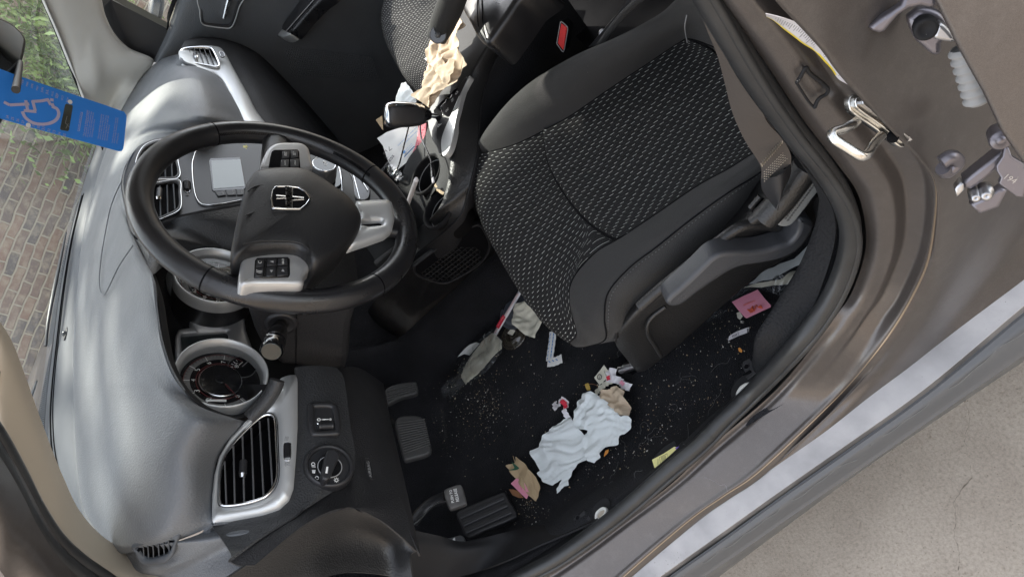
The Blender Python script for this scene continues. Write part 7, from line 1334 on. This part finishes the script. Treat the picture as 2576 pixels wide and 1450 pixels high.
g = M(); m_chip = mat('orange_crisp', (.72, .30, .06), .6); sheet(g, FL(A5, [(704, 1198), (718, 1194), (736, 1215), (730, 1232), (710, 1222)], .325), Zp, m_chip, .003, .004, 30, 61, .002); thing(g, 'orange_crisp', 'single orange crisp flake on the carpet near the white sticker strip', 'crisp')
g = M(); sheet(g, FL(A4, [(1870, 500), (1895, 490), (1890, 515), (1860, 548), (1858, 535)], .325), Zp, m_chip, .003, .003, 30, 63, .002); thing(g, 'wood_chip', 'thin orange brown chip beside the white tissue edge', 'chip')
# crumbs and hairs
g = M(); rnd = random.Random(5); mcr = [mat('crumb_pale', (.60, .52, .38), .8), mat('crumb_tan', (.42, .31, .19), .8), mat('crumb_white', (.62, .60, .56), .8)]
def crumb(p, s, mt):
    a = [V((rnd.uniform(-1, 1), rnd.uniform(-1, 1), rnd.uniform(-.2, .6))) * s for _ in range(4)]; g.add([p + q for q in a], [[0, 1, 2], [0, 2, 3], [0, 3, 1], [1, 3, 2]], mt, flat=True)
cl = [(1180, 930, 60, 90, 260), (1225, 1010, 40, 60, 200), (1160, 1060, 120, 90, 200), (1330, 960, 200, 160, 220), (1700, 1020, 180, 110, 340), (1560, 1150, 190, 120, 340), (1290, 1290, 80, 40, 120), (1420, 1310, 70, 30, 90), (1800, 860, 110, 60, 120), (1620, 900, 60, 40, 60), (1330, 1270, 16, 22, 70), (1850, 800, 90, 40, 60)]
for cx, cy, sx, sy, nn_ in cl:
    for _ in range(nn_):
        px, py = rnd.gauss(cx, sx * .55), rnd.gauss(cy, sy * .55); p = W(px, py, 'z', .31)
        for _k in range(2): p = W(px, py, 'z', floor_z(p.x, p.y) + .002)
        if -.80 < p.x < -.12 and -1 < p.y < .6: crumb(p, rnd.choice([.0006, .0008, .0011, .0015, .0022]) * (1.5 if rnd.random() < .06 else 1), rnd.choice(mcr))
o = thing(g, 'crumbs', 'pale food crumbs scattered over the black floor carpet', 'crumbs'); o['kind'] = 'stuff'
g = M()
for _ in range(20):
    px, py = rnd.uniform(1500, 1900), rnd.uniform(880, 1230); p = W(px, py, 'z', .325); p.z = floor_z(p.x, p.y) + .004; a = rnd.uniform(0, 6.28); P = [p]
    for k in range(5): a += rnd.uniform(-1.3, 1.3); P.append(P[-1] + V((math.cos(a), math.sin(a), 0)) * rnd.uniform(.006, .012))
    g.tube(P, .00016, m_greyp, n=3, smooth=18, cap=False)
o = thing(g, 'hairs', 'fine pale hairs and lint caught in the floor carpet', 'lint'); o['kind'] = 'stuff'
# ---- things on the console
g = M(); zN = .72
def hfn(p): return .012 * math.sin((p.y + .1) * 22) + .01
sheet(g, qz(B3, [(775, 80), (845, 88), (880, 130), (900, 190), (960, 280), (1030, 375), (980, 412), (930, 442), (928, 600), (960, 690), (1012, 785), (960, 830), (900, 870), (880, 960), (800, 1020), (745, 1075), (660, 1150), (560, 1255), (480, 1195), (420, 1165), (410, 1130), (470, 1040), (500, 860), (530, 680), (590, 490), (740, 390), (770, 300), (772, 180)], zN), Zp, m_kraft, .0035, .030, 13, 71, .0, hf=hfn)
sheet(g, qz(B3, [(560, 760), (640, 705), (755, 715), (780, 800), (900, 760), (940, 700), (880, 880), (830, 960), (760, 1000), (690, 900), (620, 820)], zN), Zp, m_kraft, .0035, .022, 17, 73, .014, hf=hfn)
sheet(g, qz(B3, [(415, 1135), (520, 1080), (640, 1020), (700, 1000), (780, 1020), (740, 1075), (650, 1150), (560, 1250), (480, 1195)], zN), Zp, m_kraft, .0035, .018, 19, 75, .012)
sheet(g, qz(B3, [(800, 200), (880, 190), (960, 290), (1028, 372), (920, 440), (840, 420), (850, 300)], zN), Zp, m_kraft, .0035, .012, 14, 77, .020)
thing(g, 'kraft_napkin', 'long crumpled light brown paper napkin lying along the centre console', 'napkin')
g = M(); cz = .70
g.tube(qz(A8, [(520, -60), (500, 60), (482, 150), (460, 210), (437, 300), (412, 370), (372, 480), (340, 600), (310, 720), (285, 810), (250, 868)], .70), .0018, m_gloss, n=8, smooth=80)
g.tube(qz(A8, [(500, 150), (480, 220), (470, 290), (452, 400), (440, 480), (438, 545), (448, 620), (480, 690), (505, 745), (518, 790), (522, 830)], .705), .0018, m_gloss, n=8, smooth=80)
g.tube(qz(A8, [(520, 20), (492, 140), (462, 220), (455, 290)], .70), .0018, m_gloss, n=8, smooth=40)
p0, p1, p2, p3 = qz(A8, [(518, 800), (524, 845), (526, 895), (531, 928)], .71); g.tube([p0, p1], [.0025, .0038], m_gloss, n=10, smooth=0); g.tube([p1, p2], [.0055, .0055], m_gloss, n=12, smooth=0, flat=.6)
for k in range(5): q = p0.lerp(p1, k / 4); g.tube([q, q + (p1 - p0) * .06], .0040, m_gloss, n=10, smooth=0)
g.tube([p2, p3], .0036, m_lab, n=10, smooth=0, flat=.5); thing(g, 'charging_cable', 'thin black charging cable with a plug draped over the console cup holder', 'cable')
g = M(); a, b = W(*A8(410, 912), 'z', .735), W(*A8(340, 1110), 'z', .655); g.tube([a, b], .0048, m_lab, n=14, smooth=0); g.tube([a + (a - b).normalized() * .006 + V((.003, 0, 0)), a], [.003, .0052], m_lab, n=9, smooth=0); thing(g, 'white_straw', 'short white paper-covered straw standing out of the front cup holder', 'straw')
g = M(); pm = (W(*A8(320, 640), 'z', .60), V((-.12, -.25, 1)).normalized())
sheet(g, PL(A8, [(135, 618), (200, 575), (280, 550), (345, 535), (425, 520), (425, 600), (400, 690), (385, 750), (330, 800), (255, 860), (215, 780), (175, 670)], pm), pm[1], m_paper, .006, .004, 7, 81, 0)
pm2 = (pm[0] + pm[1] * .006, pm[1])
g.text('FOR DOMESTIC AND INT', *PL(A8, [(285, 672), (420, 540)], pm2), pm[1], m_blue, hs=1.1); g.text('PLACE MAILING', *PL(A8, [(332, 655), (418, 570)], pm2), pm[1], m_blue, hs=1.1)
g.text('UNITED STATES', *PL(A8, [(335, 705), (382, 655)], pm2), pm[1], m_blue, hs=1.1); g.text('POSTAL SERVICE', *PL(A8, [(338, 718), (390, 665)], pm2), pm[1], m_blue, hs=1.1)
g.plate(PL(A8, [(315, 712), (328, 698), (334, 712), (320, 728)], pm2), pm[1], .0005, m_blue); g.tube(PL(A8, [(325, 748), (398, 672)], pm2), .0012, m_blue, n=4, smooth=0)
g.text('TY', *PL(A8, [(190, 735), (212, 700)], pm2), pm[1], m_ink, hs=1.1, bold=.02); g.text('EXPRESS', *PL(A8, [(175, 850), (258, 742)], pm2), pm[1], m_ink, hs=1.0, bold=.02); g.text('L', *PL(A8, [(205, 760), (214, 748)], pm2), pm[1], m_ink)
g.tube(PL(A8, [(240, 690), (220, 705), (218, 675)], pm2), .0007, m_ink, n=4, smooth=0); thing(g, 'postal_envelope', 'white postal envelope with blue lettering wedged between console and passenger seat', 'envelope')
g = M(); pr2 = (W(*A8(430, 620), 'z', .655), V((-.3, -.25, 1)).normalized()); m_rose = mat('rose_print', (.62, .045, .10), .45); t = m_rose.node_tree; vz = t.nodes.new('ShaderNodeTexVoronoi'); vz.feature = 'DISTANCE_TO_EDGE'; vz.inputs['Scale'].default_value = 160; tc = t.nodes.new('ShaderNodeTexCoord'); t.links.new(tc.outputs['Object'], vz.inputs['Vector']); rp = t.nodes.new('ShaderNodeValToRGB'); rp.color_ramp.elements[0].color = (.70, .22, .26, 1); rp.color_ramp.elements[1].color = (.60, .03, .08, 1); rp.color_ramp.elements[0].position = .12; rp.color_ramp.elements[1].position = .3; t.links.new(vz.outputs[0], rp.inputs[0]); t.links.new(rp.outputs[0], t.nodes['Principled BSDF'].inputs['Base Color'])
g.plate(PL(A8, [(428, 520), (480, 508), (478, 580), (465, 640), (440, 690), (410, 730), (378, 762), (372, 740), (398, 680), (415, 610)], pr2), pr2[1], .004, m_rose, bev=.001); g.disc(PL(A8, [(421, 678)], pr2)[0] + pr2[1] * .001, pr2[1], .0035, .001, m_black); thing(g, 'rose_patterned_book', 'red rose patterned strip of a notebook standing beside the shift plate', 'notebook')
g = M(); g.plate(PL(A8, [(124, 486), (168, 456), (172, 500), (176, 560), (150, 525)], (W(*A8(150, 510), 'z', .58), Zp)), Zp, .001, m_tan); thing(g, 'manila_corner', 'tan card corner sticking out beyond the postal envelope', 'card')
g = M(); sheet(g, PL(A8, [(268, 368), (285, 300), (318, 240), (350, 226), (385, 270), (425, 335), (410, 372), (350, 380)], (W(*A8(340, 310), 'z', .64), Zp)), Zp, m_nap, .005, .014, 14, 83, .0); thing(g, 'white_tissue_wad', 'white tissue wad between the gear selector and the passenger seat', 'tissue')
g = M(); sheet(g, PL(A8, [(203, 828), (235, 800), (262, 815), (300, 850), (330, 885), (318, 925), (280, 930), (240, 890)], (W(*A8(265, 865), 'z', .66), Zp)), Zp, m_film, .004, .012, 34, 85, .0); thing(g, 'film_wad', 'small crinkled clear film wad at the front of the console', 'film wad')
g = M(); sheet(g, PL(A8, [(545, 930), (575, 925), (608, 955), (606, 1010), (575, 990), (548, 965)], (W(*A8(575, 965), 'z', .655), Zp)), Zp, m_lab, .004, .006, 20, 87, .0); ribbon(g, qz(A8, [(545, 940), (560, 975), (590, 1000), (607, 1005)], .665), .006, Zp, m_tan, 16, .001); thing(g, 'receipt_scrap', 'crumpled receipt scrap with a tan edge in the cup holder recess', 'receipt')
g = M(); g.plate(qz(B3, [(458, 670), (500, 625), (545, 572), (556, 580), (525, 650), (512, 685), (480, 688)], .69), V((0, 0, 1)), .0006, m_lab); thing(g, 'cloth_tag', 'small white cloth tag beside the brown napkin on the passenger seat edge', 'tag')
g = M(); P = [WN(*Z6(*p), wpl(.0195)) for p in [(852, 200), (868, 205), (870, 192), (878, 206), (886, 210), (874, 214), (876, 224), (868, 214), (855, 212)]]; g.plate([p for p in P], n_, .001, m_ylw); thing(g, 'dry_petal', 'tiny dry yellow petal stuck on the steering wheel rim', 'petal')
# ---- parking placard on the mirror
m_plac = mat('blue_plastic_card', (.035, .24, .80), .4, spec=.4); m_lav = mat('lavender_print', (.46, .43, .62), .5); m_foil = mat('scratched_grey_foil', (.10, .11, .10), .35, .5, grain=('n', 200, .5, .001), var=.3, varscale=40)
a, b, c = WD(-40, 285, 1.22), WD(0, 175, 1.235), WD(1, 1, 1)
tl, tr, brr, bl = WD(-50, 283, 1.25), WD(-5, 170, 1.27), WD(314, 283, 1.50), WD(311, 379, 1.46)
nPl = ((tr - tl).cross(bl - tl)).normalized(); nPl = nPl if nPl.dot(CAM - tl) > 0 else -nPl
pp_ = (bl, nPl)
PLC = empty('parking_placard', bl); tag(PLC, 'blue disabled parking placard hanging from the interior mirror', 'placard')
g = M(); O = PL(D_, [(-60, 278), (-15, 165), (0, 173), (38, 188), (150, 226), (260, 263), (300, 277), (312, 281), (318, 290), (318, 300), (312, 360), (310, 374), (306, 380), (298, 380), (240, 364), (120, 332), (0, 298)], pp_); g.plate(O, nPl, .0012, m_plac); sub(g, 'card', PLC)
def pt_(s, a, b, mt=m_lav, hs=1.0, bold=0): g.text(s, *PL(Z1, [a, b], pp_), nPl, mt, hs=hs, bold=bold)
g = M()
for k, s in enumerate(('JAN', 'FEB', 'MAR', 'APR', 'MAY', 'JUN', 'JUL', 'AUG', 'SEP', 'OCT', 'NOV')): x = 138 + 40.5 * k; y = 670 + 16.0 * k; pt_(s, (x + 4, y), (x + 14 - 2, y - 38), hs=1)
for k, s in enumerate(('24', '25', '26', '27', '', '29', '30', '31', '32', '33', '34', '35')):
    if s: x = 66 + 42 * k; y = 962 + 13.4 * k; pt_(s, (x, y), (x + 5, y - 24), hs=1)
sub(g, 'month_and_year_print', PLC)
g = M()
for k, (s, a, b) in enumerate((('PLACARD INSTRUCTIONS', (636, 1062), (662, 908)), ('* Park vehicle in designated disabled', (680, 1108), (712, 895)), ('parking space and hang placard from', (695, 1105), (725, 900)), ('rear view mirror post with expiration date', (710, 1112), (742, 905)), ('facing out. DO NOT DRIVE vehicle with', (728, 1108), (758, 912)), ('placard hanging from mirror.', (745, 1110), (768, 965)),
    ('* If front windshield is obscured by', (798, 1130), (826, 925)), ('sunscreen or other device, hang with the', (812, 1130), (842, 930)), ('expiration date facing the rear. If placard', (830, 1135), (862, 935)), ('cannot be hung, place on dash with', (848, 1138), (880, 938)), ('expiration date facing up.', (866, 1140), (886, 1010)),
    ('Unauthorized use may result in revocation', (910, 1158), (942, 952)), ('of your privilege to possess a disabled', (926, 1160), (956, 955)), ('parking placard.', (946, 1162), (960, 1080)))):
    pt_(s, a, b, hs=1.15)
g.tube(PL(Z1, [(642, 1062), (668, 908)], pp_), .0004, m_lav, n=4, smooth=0); sub(g, 'instruction_print', PLC)
g = M()
def rb(pts, w, closed=False): 
    Q = [p + nPl * .0008 for p in PL(Z1, pts, pp_)]; ribbon(g, Q, w, nPl, m_lav, max(24, 8 * len(Q)))
for q in ([(30, 826), (75, 850), (235, 842)], [(207, 812), (222, 890)], [(192, 895), (292, 904)], [(262, 815), (284, 898)], [(258, 822), (330, 818), (392, 806)], [(382, 800), (408, 850), (436, 846)], [(405, 806), (432, 812)]):
    for a, b in zip(q, q[1:]): rb([a, b], .0052)
rb([(178, 902), (205, 952), (260, 992), (330, 1006), (400, 998), (452, 970), (474, 925), (460, 882), (418, 862)], .0056); sub(g, 'wheelchair_symbol', PLC)
g = M(); g.plate([p + nPl * .001 for p in PL(Z1, [(525, 850), (534, 840), (580, 850), (588, 860), (556, 1052), (546, 1062), (492, 1052), (485, 1042)], pp_)], nPl, .0008, m_foil)
for a, b in (((530, 1000), (560, 1030)), ((540, 940), (525, 1000)), ((550, 1000), (530, 1040))): g.tube([p + nPl * .0015 for p in PL(Z1, [a, b], pp_)], .0004, m_greyp, n=4, smooth=0)
sub(g, 'scratch_panel', PLC)
for cx, cy in ((566, 825), (228, 1012)): g = M(); g.disc(PL(Z1, [(cx, cy)], pp_)[0] + nPl * .001, nPl, .0040, .0006, m_white, N=28); sub(g, 'punched_date', PLC)
